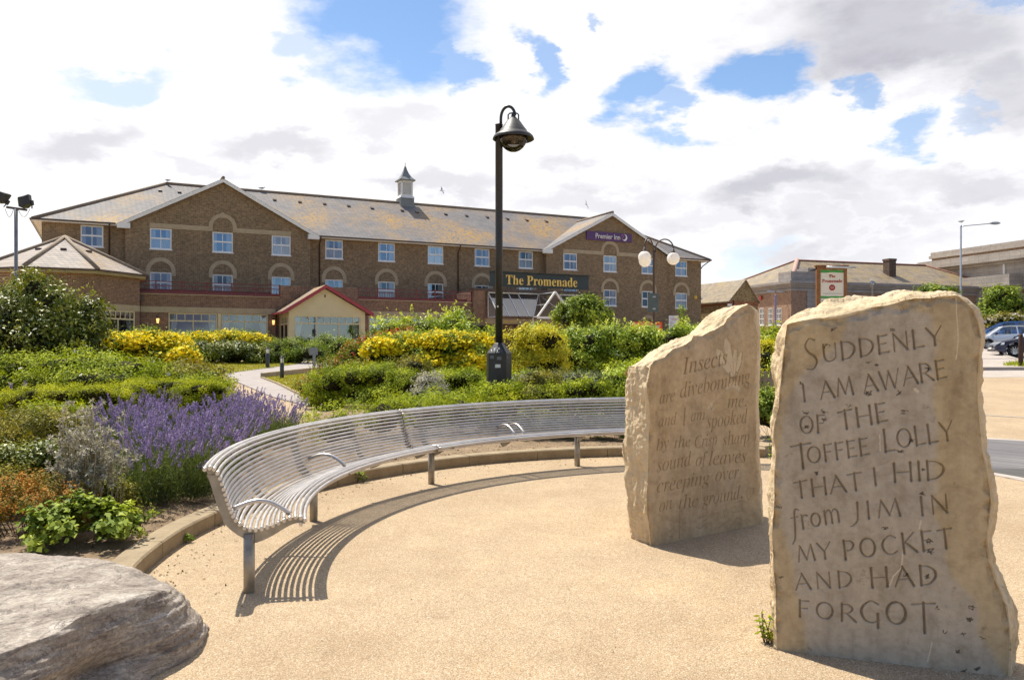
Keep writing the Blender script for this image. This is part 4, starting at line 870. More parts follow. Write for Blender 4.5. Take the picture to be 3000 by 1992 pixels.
# ---------------------------------------------------------------- lamp post in the bed
def lamp_post():
    Y = 13.6; b = at(1462, 1200, Y); x = b.x; z0 = float(hgt(x, Y))+.08; k = Y/F
    t = thing('lamp_post', 'tall black lamp post with bell-shaped lantern and stickered octagonal base', 'lamp post', (x, Y, z0))
    def Z(py): return EYE-(py-HY)*k-z0
    mb = MB(); R = 34.5*k/math.cos(math.pi/8)
    mb.lathe([(R, -.1), (R, Z(1036)), (R*.985, Z(1034)), (.078, Z(1006)), (.072, Z(1005))], (0, 0, 0), 8, sm=False, rot=math.pi/8+.22)
    base = mb.build('base_box', M['black'], t)
    mb = MB(); rr = 10.6*k; mb.lathe([(rr, Z(1006)), (rr*1.02, Z(690)), (rr*1.02, Z(368)), (rr*1.08, Z(367.5)), (rr*1.08, Z(365)), (0, Z(364.6))], (0, 0, 0), 24); mb.build('column', M['black'], t)
    lx, ly = 42*k, -.12
    mb = MB(); pts = [(.035*0+.05, -.02, Z(366))]; x0 = .03; top = Z(316)
    arcp = []
    for i in range(17):
        a = math.pi*(1-i/16*.93); arcp.append((x0+lx/2*(1+math.cos(a))*1.0, ly*(i/16), Z(352)+(top-Z(352))*math.sin(a)**.9))
    mb.tube([(x0, 0, Z(366))]+arcp+[(lx, ly, Z(344)), (lx, ly, Z(352))], .024, 12); mb.build('arm', M['black'], t)
    mb = MB(); zr = Z(414)
    prof = [(.055, Z(352)), (.075, Z(357)), (.10, Z(359)), (.20, Z(384)), (.205, Z(385)), (.215, Z(386.5)), (.235, Z(394)), (.25, Z(396)), (.29, Z(400)), (.325, Z(406)), (.342, zr), (.335, zr-.004), (.28, Z(405)), (.235, Z(402)), (.0, Z(400))]
    mb.lathe(prof, (lx, ly, 0), 40); hood = mb.build('lantern_hood', M['black_matt'], t)
    mb = MB()
    mb.tube([(lx-.085, ly, Z(359)), (lx-.085, ly, Z(343)), (lx-.06, ly, Z(339)), (lx, ly, Z(337.5)), (lx+.06, ly, Z(339)), (lx+.085, ly, Z(343)), (lx+.085, ly, Z(359))], .012, 8)
    mb.lathe([(.035, Z(360)), (.04, Z(350)), (.03, Z(341)), (.02, Z(336))], (lx, ly, 0), 12); mb.build('bracket', M['black_matt'], hood)
    mb = MB(); rd = .232; zb = Z(405); hh = zb-Z(451)
    mb.lathe([(rd*math.cos(a), zb-hh*math.sin(a)) for a in np.linspace(0, math.pi/2, 14)], (lx, ly, 0), 36); mb.build('glass_dome', M['smoke_glass'], hood)
    mb = MB(); mb.lathe([(.0, zb-.13), (.04, zb-.12), (.05, zb-.06), (.04, zb-.01)], (lx, ly, 0), 12); mb.lathe([(.19, zb-.02), (.12, zb-.05), (.05, zb-.01)], (lx, ly, 0), 20); mb.build('lamp_bulb', M['bulb'], hood)
    # stickers and a white tag on the base, lying on its faces
    fa = [(-math.pi/2+.22+math.pi/4*i) for i in range(-2, 3)]
    def on(ai, px, py, w, h, m, nm):
        a = fa[ai]; ap = R*math.cos(math.pi/8)+.002; n = Vector((math.cos(a), math.sin(a), 0)); s = Vector((-math.sin(a), math.cos(a), 0)); c = n*ap
        wx = (px-1462)*k; tt = (wx-c.x)/s.x if abs(s.x) > .2 else 0; mb = MB(); z = Z(py)
        q = [c+s*(tt-w/2)+Vector((0, 0, z-h/2)), c+s*(tt+w/2)+Vector((0, 0, z-h/2)), c+s*(tt+w/2)+Vector((0, 0, z+h/2)), c+s*(tt-w/2)+Vector((0, 0, z+h/2))]
        mb.prism([tuple(p) for p in q], (0, 0, 0), tuple(n*.001)); mb.build(nm, M[m], base)
    on(1, 1442, 1046, .075, .05, 'grey_part', 'sticker'); on(2, 1463, 1049, .075, .055, 'grey_part', 'sticker'); on(3, 1486, 1046, .035, .045, 'grey_part', 'sticker'); on(2, 1459, 1071.5, .09, .055, 'white_part', 'sticker')
    mb = MB(); a = fa[2]; n = Vector((math.cos(a), math.sin(a), .9)).normalized()
    def onc(px, py):      # a point on the sloping collar
        f = (py-1006)/30; ap = (.078+(R-.078)*f)*math.cos(math.pi/8)+.004; c = Vector((math.cos(a), math.sin(a), 0))*ap; s = Vector((-math.sin(a), math.cos(a), 0)); return c+s*((px-1462)*k-c.x)/s.x+Vector((0, 0, Z(py)))
    for st in ([(1440,1024),(1442,1032),(1446,1032),(1447,1024),(1448,1033)], [(1444,1021),(1464,1019)], [(1450,1020),(1449,1033)], [(1455,1025),(1462,1024),(1463,1020)], [(1455,1032),(1463,1032)], [(1458,1025),(1457,1032)], [(1436,1030),(1437,1031)]):
        mb.tube([onc(*p) for p in st], .0055, 6)
    mb.build('graffiti', M['white_part'], base)
    mb = MB(); mb.box(-.006+(1457.5-1462)*k, (1459.5-1462)*k+.006, -rr*1.03-.002, -rr*.9, Z(901), Z(896)); mb.build('sticker', M['white_part'], t)
def smoke():
    m, nt, b = nmat('smoky dome'); nt.nodes.remove(b)
    g = nt.nodes.new('ShaderNodeBsdfGlossy'); g.inputs['Roughness'].default_value = .06; t = nt.nodes.new('ShaderNodeBsdfTransparent'); t.inputs[0].default_value = (.42, .39, .36, 1)
    f = nt.nodes.new('ShaderNodeFresnel'); f.inputs[0].default_value = 1.5; mx = nt.nodes.new('ShaderNodeMixShader'); nt.links.new(f.outputs[0], mx.inputs[0]); nt.links.new(t.outputs[0], mx.inputs[1]); nt.links.new(g.outputs[0], mx.inputs[2])
    nt.links.new(mx.outputs[0], nt.nodes['Material Output'].inputs[0]); return m
M['smoke_glass'] = smoke(); M['bulb'] = flat('frosted bulb', (.45, .40, .33), .4)
lamp_post()

M['cream_board'] = flat('cream boarding', (.66, .55, .33), .55, 0, .4, .06, 2)
M['maroon_bright'] = flat('red barge board', (.33, .035, .045), .45, 0, .5, .1, 4)
M['panel_brown'] = flat('grey brown blind', (.27, .235, .22), .8, 0, .3, .08, 2)
M['red_box'] = flat('red plastic', (.42, .03, .02), .4)
M['pink'] = flat('pink print', (.68, .30, .42), .5, 0, .5, .05)
M['yellow'] = flat('yellow plastic', (.70, .45, .05), .5, 0, .5, .08)
def litmat():
    m, nt, b = nmat('lit lantern glass'); b.inputs['Base Color'].default_value = (.8, .5, .2, 1); b.inputs['Emission Color'].default_value = (1, .55, .18, 1); b.inputs['Emission Strength'].default_value = 1.5; return m
M['lit'] = litmat()
M['brick_yellow'] = brickmat('yellow stock brick', (.26, .185, .085), (.36, .265, .13), (.26, .21, .14), .225, .075, .5, .5)
M['brick_orange'] = brickmat('orange brick', (.28, .085, .03), (.34, .12, .045), (.25, .18, .12))
M['brick_pink'] = brickmat('pink red brick', (.30, .165, .105), (.40, .24, .16), (.36, .29, .23), .225, .075, .35, .35)
M['brick_dark'] = brickmat('dark brick', (.11, .065, .045), (.16, .10, .07), (.12, .10, .08))
M['brick_brown'] = brickmat('warm brown brick', (.26, .15, .08), (.32, .19, .11), (.28, .22, .16))
M['slate_old'] = slatemat('weathered stone slate', (.235, .19, .14), .7, .35, (.34, .24, .10), .6, .5, (1.5, 1.45, 1.35))
M['ashlar'] = stonemat('grey ashlar', (.30, .265, .245), (.42, .385, .36), sc=.6, bmp=.05, blocks=(1.3, .5))
M['ashlar_warm'] = stonemat('pale ashlar', (.40, .345, .29), (.54, .475, .41), sc=.5, bmp=.05, blocks=(1.4, .5))
M['redridge'] = stonemat('red ridge tile', (.26, .11, .07), (.36, .17, .12), sc=2, bmp=.2)
M['redridge_pale'] = stonemat('pink hip tile', (.42, .24, .20), (.52, .33, .28), sc=2, bmp=.2)
# ---------------------------------------------------------------- hotel
TH = math.radians(26.2); HU = np.array([math.cos(TH), math.sin(TH)]); HN = np.array([math.sin(TH), -math.cos(TH)]); HO = np.array([(470-CX)/F*52, 52.])
def hw(s, y, z=0):          # hotel local -> world
    p = HO+HU*s-HN*y; return (float(p[0]), float(p[1]), z)
hotel = thing('hotel_building', 'long three storey brown brick hotel with two gables, lichened slate roof and low lounge wing', 'hotel', (HO[0], HO[1], 0), TH)
def wall_open(mb, s0, s1, z0, z1, y, holes, axis='s', rev=.09, mi=0):
    """wall face at y with rectangular holes (a0,a1,b0,b1) and their reveals"""
    S = sorted({s0, s1, *[h[0] for h in holes], *[h[1] for h in holes]}); Zs = sorted({z0, z1, *[h[2] for h in holes], *[h[3] for h in holes]})
    for a, b in zip(S, S[1:]):
        for c, d in zip(Zs, Zs[1:]):
            if any(h[0] <= (a+b)/2 <= h[1] and h[2] <= (c+d)/2 <= h[3] for h in holes): continue
            mb.face([(a, y, c), (b, y, c), (b, y, d), (a, y, d)], mi)
    for a, b, c, d in holes:
        mb.face([(a, y, c), (a, y+rev, c), (a, y+rev, d), (a, y, d)], mi); mb.face([(b, y+rev, c), (b, y, c), (b, y, d), (b, y+rev, d)], mi)
        mb.face([(a, y, d), (a, y+rev, d), (b, y+rev, d), (b, y, d)], mi); mb.face([(a, y+rev, c), (a, y, c), (b, y, c), (b, y+rev, c)], mi)
W2 = (7.97, 9.28); W1 = (5.20, 6.52); W0 = (2.3, 3.6)
gab_l = [(-.61, .66), (3.11, 4.38), (6.85, 8.11)]; gab_r = [(29.29, 30.55), (33.02, 34.29), (36.76, 38.02)]
mid = [(10.57, 11.81), (14.36, 15.6), (18.12, 19.35), (21.88, 23.12), (25.6, 26.84)]; endl = [(-4.49, -3.23)]; endr = [(40.59, 41.86)]
def H_(ss, zs): return [(a, b, *z) for a, b in ss for z in zs]
mb = MB(); B = -1.0
wall_open(mb, -6.56, -2.01, B, 9.4, .5, H_(endl, [W2])); wall_open(mb, 9.42, 27.76, B, 9.4, .5, H_(mid, [W2, W1])); wall_open(mb, 39.32, 43.36, B, 9.4, .5, H_(endr, [W2, W1, W0]))
for s0, s1, hh, ap, sl_, sr_ in ((-2.01, 9.42, H_(gab_l, [W2, W1]), 3.74, -2.49, 9.96), (27.76, 39.32, H_(gab_r, [W2, W1, W0]), 33.69, 27.4, 39.98)):
    wall_open(mb, s0, s1, B, 9.32, 0, hh)
    mb.face([(s0, 0, 9.32), (s1, 0, 9.32), (s1, 0, 9.55), (ap, 0, 12.62), (s0, 0, 9.55)])
    mb.face([(s0, .5, B), (s0, 0, B), (s0, 0, 9.6), (s0, .5, 9.6)]); mb.face([(s1, 0, B), (s1, .5, B), (s1, .5, 9.6), (s1, 0, 9.6)])
mb.face([(-6.56, 11.5, B), (-6.56, .5, B), (-6.56, .5, 9.4), (-6.56, 11.5, 9.4)]); mb.face([(43.36, .5, B), (43.36, 11.5, B), (43.36, 11.5, 9.4), (43.36, .5, 9.4)]); mb.face([(43.36, 11.5, B), (-6.56, 11.5, B), (-6.56, 11.5, 9.4), (43.36, 11.5, 9.4)])
mb.build('wall', M['brick'], hotel, fixn=False)
mb = MB()
for z in (4.9, 7.7): mb.box(-6.4, 43.2, 1.6, 1.7, z-2.6, z+1.9)
mb.box(-6.4, 43.2, .7, 1.6, 4.72, 4.76); mb.box(-6.4, 43.2, .7, 1.6, 7.3, 7.34)
mb.build('room_back', M['dark_room'], hotel, fixn=False)
# stone bands and arches round the windows
def archring(mb, sc, z, ri, ro, y, drop=.28, n=18, th=.03):
    pts = [(sc+ri*math.cos(t), y-th, z+ri*math.sin(t)) for t in np.linspace(math.pi, 0, n)]; pto = [(sc+ro*math.cos(t), y-th, z+ro*math.sin(t)) for t in np.linspace(math.pi, 0, n)]
    pts = [(sc-ri, y-th, z-drop)]+pts+[(sc+ri, y-th, z-drop)]; pto = [(sc-ro, y-th, z-drop)]+pto+[(sc+ro, y-th, z-drop)]
    for k in range(len(pts)-1): mb.prism([pts[k], pts[k+1], pto[k+1], pto[k]], (0, 0, 0), (0, th-.002, 0))
def onearch(a, b, y, z): mb = MB(); archring(mb, (a+b)/2, z, .62, .87, y); mb.build('stone_arch', M['bandstone'], hotel)
for a, b in gab_l+gab_r: onearch(a, b, 0, 6.58)
for a, b in mid+endr: onearch(a, b, .5, 6.58)
for a, b in gab_r: onearch(a, b, 0, 3.66)
for a, b in endr: onearch(a, b, .5, 3.66)
for g in (gab_l, gab_r):
    s0, s1 = g[0][0], g[2][1]; c = (g[1][0]+g[1][1])/2; mb = MB()
    archring(mb, c, 9.62, .62, .87, 0, .02); mb.box(s0-.02, c-.621, -.03, -.002, 9.30, 9.6); mb.box(c+.621, s1+.02, -.03, -.002, 9.30, 9.6); mb.box(c-.1, c+.1, -.05, -.031, 10.2, 10.56)
    mb.build('stone_band', M['bandstone'], hotel)
# windows: frame > pane, curtain
def window_proto():
    w, h = 1.26, 1.3; mb = MB(); f = .075
    mb.box(0, w, -.01, .06, 0, f); mb.box(0, w, -.01, .06, h-f, h); mb.box(0, f, -.01, .06, f, h-f); mb.box(w-f, w, -.01, .06, f, h-f)
    mb.box(f, w-f, -.02, .05, h*.52-.05, h*.52+.05); mb.box(w/2-.02, w/2+.02, 0, .045, f, h*.52-.05); mb.box(w/2-.02, w/2+.02, 0, .045, h*.52+.05, h-f)
    mb.box(-.04, w+.04, -.06, -.011, -.05, .01)
    me = mb.mesh('window', [M['upvc']]); p = MB(); p.face([(f, .03, f), (w-f, .03, f), (w-f, .03, h-f), (f, .03, h-f)]); pm = p.mesh('pane', [M['pane']])
    return me, pm
WM, PM = window_proto()
M['pane_dark'] = panemat('darker window glass', (.36, .50, .70), .10); M['pane_pale'] = panemat('bright window glass', (.66, .74, .86), .30)
PMS = [PM, PM.copy(), PM, PM.copy(), PM]; PMS[1].materials[0] = M['pane_dark']; PMS[3].materials[0] = M['pane_pale']
def curtain_meshes(kind):
    w, h = 1.26, 1.3; rnd = random.Random(kind); out = []
    def cloth(a, b, z0, z1, amp=.02):
        mb = MB(); out.append(mb)
        n = max(4, int((b-a)*30)); p = [(a+(b-a)*i/n, .16+amp*math.sin(i*1.9)+rnd.uniform(-.005, .005)) for i in range(n+1)]
        for (x0, y0), (x1, y1) in zip(p, p[1:]): mb.face([(x0, y0, z0), (x1, y1, z0), (x1, y1, z1), (x0, y0, z1)], sm=True)
    cloth(0, .28+.06*(kind % 2), .02, h-.02); cloth(w-.28-.05*(kind % 3), w, .02, h-.02)
    if kind in (1, 4, 5): cloth(.25, w-.2, .02, h*.5)
    if kind == 3: cloth(.05, w-.05, .02, h-.02)
    return [m_.mesh('curtain', [M['curtain']]) for m_ in out]
CM = [curtain_meshes(k) for k in range(6)]
ky = 0
def put_windows(ss, zs, y):
    global ky
    for a, b in ss:
        for z in zs:
            w = link('window', WM, hotel); w.location = (a, y+.05, z[0]); w.scale = ((b-a)/1.26, 1, (z[1]-z[0])/1.3)
            link('pane', PMS[(ky*7) % 5], w); ky += 1
            for cm in CM[[4, 1, 0, 2, 5, 1, 2, 0, 1, 5, 0, 2, 4, 3, 0][ky % 15]]: link('curtain', cm, w)
put_windows(gab_l, [W2, W1], 0); put_windows(gab_r, [W2, W1, W0], 0); put_windows(mid, [W2, W1], .5); put_windows(endl, [W2], .5); put_windows(endr, [W2, W1, W0], .5)
# roofs
mb = MB(); E0, E1, ez, rz_ = .02, 11.98, 9.42, 13.27; sl0, sl1 = -7.03, 43.99; r0, r1 = .74, 36.2; yr = 6.0
mb.face([(sl0, E0, ez), (sl1, E0, ez), (r1, yr, rz_), (r0, yr, rz_)]); mb.face([(sl1, E1, ez), (sl0, E1, ez), (r0, yr, rz_), (r1, yr, rz_)])
mb.face([(sl0, E1, ez), (sl0, E0, ez), (r0, yr, rz_)]); mb.face([(sl1, E0, ez), (sl1, E1, ez), (r1, yr, rz_)])
for ap, a, b in ((3.74, -2.49, 9.97), (33.69, 27.4, 39.98)):
    ze = 9.40; za = 12.74
    mb.face([(a, -.32, ze), (ap, -.32, za), (ap, 5.2, za), (a, .06, ze)]); mb.face([(ap, -.32, za), (b, -.32, ze), (b, .06, ze), (ap, 5.2, za)])
roof = mb.build('roof', M['slate'], hotel, fixn=False)
mb = MB()     # soffits
mb.face([(sl0, E0, 9.33), (sl0, E1, 9.33), (sl1, E1, 9.33), (sl1, E0, 9.33)])
mb.box(sl0, -2.5, E0-.02, E0, 9.30, 9.42); mb.box(9.97, 27.4, E0-.02, E0, 9.30, 9.42); mb.box(39.98, sl1, E0-.02, E0, 9.30, 9.42); mb.box(sl0-.02, sl0, E0, E1, 9.30, 9.42); mb.box(sl1, sl1+.02, E0, E1, 9.30, 9.42)
mb.build('soffit', M['white'], hotel, fixn=False)
for a, b in ((sl0-.05, -2.55), (10.0, 27.35), (40.02, sl1+.05)): mb = MB(); mb.bar((a, E0-.08, 9.41), (b, E0-.08, 9.41), .11, .09); mb.build('gutter', M['brownpipe'], hotel)
for a in (sl0-.08, sl1+.08): mb = MB(); mb.bar((a, E0-.05, 9.41), (a, E1, 9.41), .11, .09); mb.build('gutter', M['brownpipe'], hotel)
for s in (-2.9, 10.15, 20.5): mb = MB(); mb.tube([(s, E0-.08, 9.38), (s, .1, 9.15), (s, .44, 8.95), (s, .44, 4.6)], .045, 8); mb.build('downpipe', M['brownpipe'], hotel)
mb = MB(); mb.tube([(43.9, E0-.05, 9.36), (43.45, .42, 8.9), (43.32, .44, 8.7)], .045, 8)
mb.build('downpipe', M['brownpipe'], hotel)
for ap, a, b in ((3.74, -2.49, 9.97), (33.69, 27.4, 39.98)):   # white barge boards with boxed ends
    mb = MB(); za = 12.70; ze = 9.36
    mb.bar((a, -.33, ze-.03), (ap, -.33, za-.03), .04, .24, up=(0, -1, 0.0001)) if False else None
    for x0, x1 in ((a, ap), (b, ap)):
        d = .2
        mb.prism([(x0, -.34, ze-.2), (x1, -.34, za-.22), (x1, -.34, za+.02), (x0, -.34, ze+.02)], (0, 0, 0), (0, .04, 0))
    for x0, x1 in ((a, a+.75), (b-.75, b)): mb.prism([(x0, -.345, ze-.22), (x1, -.345, ze-.22), (x1, -.345, ze+.12), (x0, -.345, ze+.02)] if x0 == a else [(x0, -.345, ze-.22), (x1, -.345, ze-.22), (x1, -.345, ze+.02), (x0, -.345, ze+.12)], (0, 0, 0), (0, .34, 0))
    mb.face([(a, -.3, ze-.06), (a, 0, ze-.06), (ap, 0, za-.06), (ap, -.3, za-.06)]); mb.face([(b, 0, ze-.06), (b, -.3, ze-.06), (ap, -.3, za-.06), (ap, 0, za-.06)])
    mb.build('barge_board', M['white'], hotel, fixn=False)
mb = MB()
mb.tube([(r0, yr, rz_+.02), (r1, yr, rz_+.02)], .11, 8); mb.tube([(sl0, E0, ez+.02), (r0, yr, rz_+.03)], .10, 8); mb.tube([(sl1, E0, ez+.02), (r1, yr, rz_+.03)], .10, 8); mb.tube([(sl0, E1, ez+.02), (r0, yr, rz_+.03)], .10, 8)
for ap in (3.74, 33.69): mb.tube([(ap, -.36, 12.77), (ap, 5.2, 12.78)], .11, 8)
mb.build('ridge_tiles', M['ridge'], roof, fixn=False)
mb0 = MB(); mb0.box(-.11, .11, -.14, .14, 0, .05); mb0.box(-.13, .13, -.16, -.1, .02, .09); vm = mb0.mesh('roof_vent', [M['brownpipe']])
for px, py in ((469, 558.6), (525.5, 563), (804, 586), (878, 592), (950.4, 598), (1020.8, 604), (1089.5, 610.5), (1178, 618), (1221.5, 622), (1305, 628), (1366.5, 632.8), (1427, 636.8), (1486, 641.8), (1543, 645.8), (1600, 649.5)):
    # where the line of sight meets the front slope
    d = np.array([(px-CX)/F, 1, -(py-HY)/F]); best = None
    lo, hi = 40., 90.
    for _ in range(60):
        m_ = (lo+hi)/2; p = np.array([d[0]*m_, m_]); q = p-HO; s_ = q@HU; y_ = -(q@HN); zr_ = ez+(y_-E0)*(rz_-ez)/(yr-E0); z_ = EYE+d[2]*m_
        if z_ > zr_: lo = m_
        else: hi = m_
    v = link('roof_vent', vm, roof); v.location = (s_, y_, zr_); v.rotation_euler = (math.atan2(rz_-ez, yr-E0), 0, 0)
# cupola
cu = MB(); cc = (18.25, yr); a = .56
cu.prism([(cc[0]-a, cc[1]-a, 12.4), (cc[0]+a, cc[1]-a, 12.4), (cc[0]+a, cc[1]+a, 12.4), (cc[0]-a, cc[1]+a, 12.4)], (0, 0, 0), (0, 0, 1.22)); cup = cu.build('cupola', M['lead'], hotel)
mb = MB(); q = math.sqrt(2)
mb.lathe([(.60*q, 13.62), (.50*q, 13.82), (.475*q, 13.84), (.475*q, 13.9)], (*cc, 0), 4, sm=False, rot=math.pi/4)
for x in (-1, 1):
    for y in (-1, 1): mb.box(cc[0]+x*.42-.06, cc[0]+x*.42+.06, cc[1]+y*.42-.06, cc[1]+y*.42+.06, 13.9, 14.98)
mb.box(cc[0]-.48, cc[0]+.48, cc[1]-.48, cc[1]+.48, 14.88, 15.0)
mb.box(cc[0]-.35, cc[0]+.35, cc[1]-.35, cc[1]+.35, 13.9, 14.95)
for k in range(9):
    z = 13.95+k*.105
    for sx, sy in ((0, -1), (0, 1), (1, 0), (-1, 0)):
        if sx == 0: mb.prism([(cc[0]-.37, cc[1]+sy*.46, z), (cc[0]-.37, cc[1]+sy*.455, z+.02), (cc[0]-.37, cc[1]+sy*.36, z+.1), (cc[0]-.37, cc[1]+sy*.36, z+.08)], (0, 0, 0), (.74, 0, 0))
        else: mb.prism([(cc[0]+sx*.46, cc[1]-.37, z), (cc[0]+sx*.455, cc[1]-.37, z+.02), (cc[0]+sx*.36, cc[1]-.37, z+.1), (cc[0]+sx*.36, cc[1]-.37, z+.08)], (0, 0, 0), (0, .74, 0))
mb.build('louvre', M['white'], cup)
mb = MB(); mb.lathe([(.64*q, 15.0), (.65*q, 15.07), (.62*q, 15.1), (.40*q, 15.32), (.24*q, 15.6), (.13*q, 15.9), (.06*q, 16.18), (.02, 16.2)], (*cc, 0), 4, sm=False, rot=math.pi/4)
mb.lathe([(.02, 16.15), (.05, 16.22), (.02, 16.28), (.015, 16.34), (.045, 16.4), (.01, 16.47), (.004, 16.68)], (*cc, 0), 8); mb.build('spire', M['lead'], cup)
# low lounge wing with roof terrace
LB = 'lounge'
mb = MB(); wr = [(.16, 2.85, 1.55, 3.76), (3.06, 5.76, 1.55, 3.76), (12.05, 14.7, 1.55, 3.76), (14.9, 17.5, 1.55, 3.76), (17.7, 19.0, 1.55, 3.76)]
wall_open(mb, -2.4, 19.3, B, 4.80, -5, wr, rev=.12)
mb.face([(-2.4, -5, 4.8), (19.3, -5, 4.8), (19.3, .5, 4.8), (-2.4, .5, 4.8)]); mb.box(6.49, 11.33, -5, -4.75, 4.801, 5.56)
lw = mb.build('wing_wall', M['brick_red'], hotel, fixn=False)
mb = MB(); mb.box(-2.4, 6.2, -5.035, -5.002, 3.77, 4.1); mb.box(11.4, 19.3, -5.035, -5.002, 3.77, 4.1); mb.box(-2.4, 6.45, -5.06, -4.8, 4.802, 4.85); mb.box(11.37, 19.3, -5.06, -4.8, 4.802, 4.85); mb.build('stone_band', M['bandstone'], hotel)
mb = MB(); mb.box(-2.2, 19.3, -4.0, -3.6, 4.81, 5.1); mb.box(-2, 6.2, -3.4, -3.0, 4.81, 5.22); mb.build('terrace_seat', M['maroon'], hotel)
mb = MB(); mb.box(-2.3, 19.2, -4.4, -4.3, 1.0, 3.77); mb.build('lounge_back', M['dark_room'], hotel)
def big_window(a, b, z0, z1, y, nsm=6, nbig=2, parent=hotel, rot=None, cur=(1, 1), tr=.46):
    mb = MB(); f = .07; zt = z1-tr
    mb.box(a, b, y, y+.08, z1-f, z1); mb.box(a, b, y, y+.08, z0, z0+f); mb.box(a, a+f, y, y+.08, z0+f, z1-f); mb.box(b-f, b, y, y+.08, z0+f, z1-f); mb.box(a+f, b-f, y-.01, y+.075, zt-.04, zt+.04)
    for k in range(1, nbig): x = a+(b-a)*k/nbig; mb.box(x-.03, x+.03, y+.005, y+.075, z0+f, zt-.04)
    for k in range(1, nsm): x = a+(b-a)*k/nsm; mb.box(x-.022, x+.022, y+.005, y+.075, zt+.04, z1-f)
    w = mb.build('window', M['cream'], parent)
    mb = MB(); mb.face([(a+f, y+.05, z0+f), (b-f, y+.05, z0+f), (b-f, y+.05, z1-f), (a+f, y+.05, z1-f)]); mb.build('pane', M['pane_big'], w, fixn=False)
    for sd, on in ((0, cur[0]), (1, cur[1])):
        if not on: continue
        mb = MB(); n = 10; W = .42; zz = [z1-.1, zt-.1, zt-.75, z0+.05]; Wd = [W, W, .28, .16]
        for r_ in range(3):
            for k in range(n):
                def P(i, r): x = Wd[r]*i/n; x = a+f+x if sd == 0 else b-f-x; return (x, y+.14+.02*math.sin(i*2.2), zz[r])
                mb.face([P(k, r_), P(k+1, r_), P(k+1, r_+1), P(k, r_+1)], sm=True)
        mb.build('curtain', M['curtain'], w, fixn=False)
    return w
for k, (a, b, c, d) in enumerate(wr): big_window(a, b, c, d, -4.96, cur=((1, 1), (1, 1), (1, 0), (0, 0), (0, 1))[k])
mb = MB(); mb.box(2.87, 3.04, -5.03, -4.99, 1.4, 3.76); mb.build('window_post', M['cream'], hotel)
def railing(s0, s1, n):
    mb = MB(); zt, zb = 5.55, 4.93
    for z in (zt, 5.32, zb): mb.bar((s0, -4.95, z), (s1, -4.95, z), .045, .045)
    for k in range(n+1): s = s0+(s1-s0)*k/n; mb.bar((s, -4.95, 4.85), (s, -4.95, 5.60), .07, .07)
    m_ = int((s1-s0)/.16)
    for k in range(1, m_):
        s = s0+(s1-s0)*k/m_; mb.bar((s, -4.95, zb), (s, -4.95, 5.32), .022, .022)
    return mb.build('railing', M['maroon'], hotel)
railing(-1.9, 6.45, 6); railing(11.35, 19.25, 6)
mb = MB(); mb.tube([(-1.35, -5.06, 4.5), (-1.35, -5.06, .5)], .05, 8); mb.box(-1.5, -1.2, -5.2, -5.0, 4.4, 4.7); mb.tube([(6.25, -5.06, 4.0), (6.25, -5.06, .5)], .05, 8); mb.build('downpipe', M['brownpipe'], hotel)
# octagonal pavilion
oc = (-5.15, -3.9)
def octp(r, z, k): t = math.pi/8+math.pi/4*k; return (oc[0]+r*math.cos(t), oc[1]+r*math.sin(t), z)
Rw = 3.78/math.cos(math.pi/8); Re = 4.1/math.cos(math.pi/8)
mb = MB(); ztop = 5.72
for k in range(8):
    mb.face([octp(Rw, 4.08, k), octp(Rw, 4.08, k+1), octp(Rw, ztop, k+1), octp(Rw, ztop, k)], 0)
    p, q = Vector(octp(Rw, 0, k)), Vector(octp(Rw, 0, k+1))
    for f0, f1, z0, z1 in ((0, 1, -1, 1.55), (0, .12, 1.55, 3.76), (.88, 1, 1.55, 3.76)):
        u, v = p.lerp(q, f0), p.lerp(q, f1); mb.face([(u.x, u.y, z0), (v.x, v.y, z0), (v.x, v.y, z1), (u.x, u.y, z1)], 0)
pav = mb.build('pavilion', M['brick_red'], hotel)
mb = MB()
for k in range(8): mb.face([octp(Rw*1.006, 3.76, k), octp(Rw*1.006, 3.76, k+1), octp(Rw*1.006, 4.09, k+1), octp(Rw*1.006, 4.09, k)])
mb.build('stone_band', M['bandstone'], pav)
mb = MB(); mb.lathe([(Rw*.6, 1.0), (Rw*.6, 3.9), (Rw*.99, 3.9)], (*oc, 0), 8, sm=False, rot=math.pi/8); mb.build('room_back', M['dark_room'], pav)
mb = MB()
for k in range(8): mb.face([octp(Re, 5.83, k), octp(Re, 5.83, k+1), (*oc, 7.92)])
mb.build('pavilion_roof', M['slate_pale'], pav)
mb = MB()
for k in range(8): mb.tube([octp(Re*1.01, 5.85, k), (*oc, 7.96)], .10, 8)
mb.build('hip_tiles', M['ridge'], pav, fixn=False)
mb = MB()
for k in range(8):
    mb.prism([octp(Re, 5.62, k), octp(Re, 5.62, k+1), octp(Re, 5.78, k+1), octp(Re, 5.78, k)], (0, 0, 0), (0, 0, .001)); mb.face([octp(Re, 5.62, k), octp(Re, 5.62, k+1), octp(Rw*.99, 5.62, k+1), octp(Rw*.99, 5.62, k)])
mb.build('fascia', M['cream'], pav)
mb = MB()
for k in range(8): mb.bar(octp(Re*1.015, 5.80, k), octp(Re*1.015, 5.80, k+1), .10, .09)
mb.build('gutter', M['brownpipe'], pav)
for ps in ((-6.4, .55), (-5.15, .5), (-3.75, .6)):
    pass
for k, f in ((4, .5), (5, .5), (6, .5)):
    mb = MB(); p, q = Vector(octp(Re, 5.83, k)), Vector(octp(Re, 5.83, k+1)); m_ = p.lerp(q, f); apx = Vector((*oc, 7.92)); c = m_.lerp(apx, .58)+Vector((0, 0, .03)); d = (q-p).normalized(); u = (apx-m_).normalized()
    mb.bar(c-d*.15, c+d*.15, .16, .1); mb.build('roof_vent', M['brownpipe'], pav)
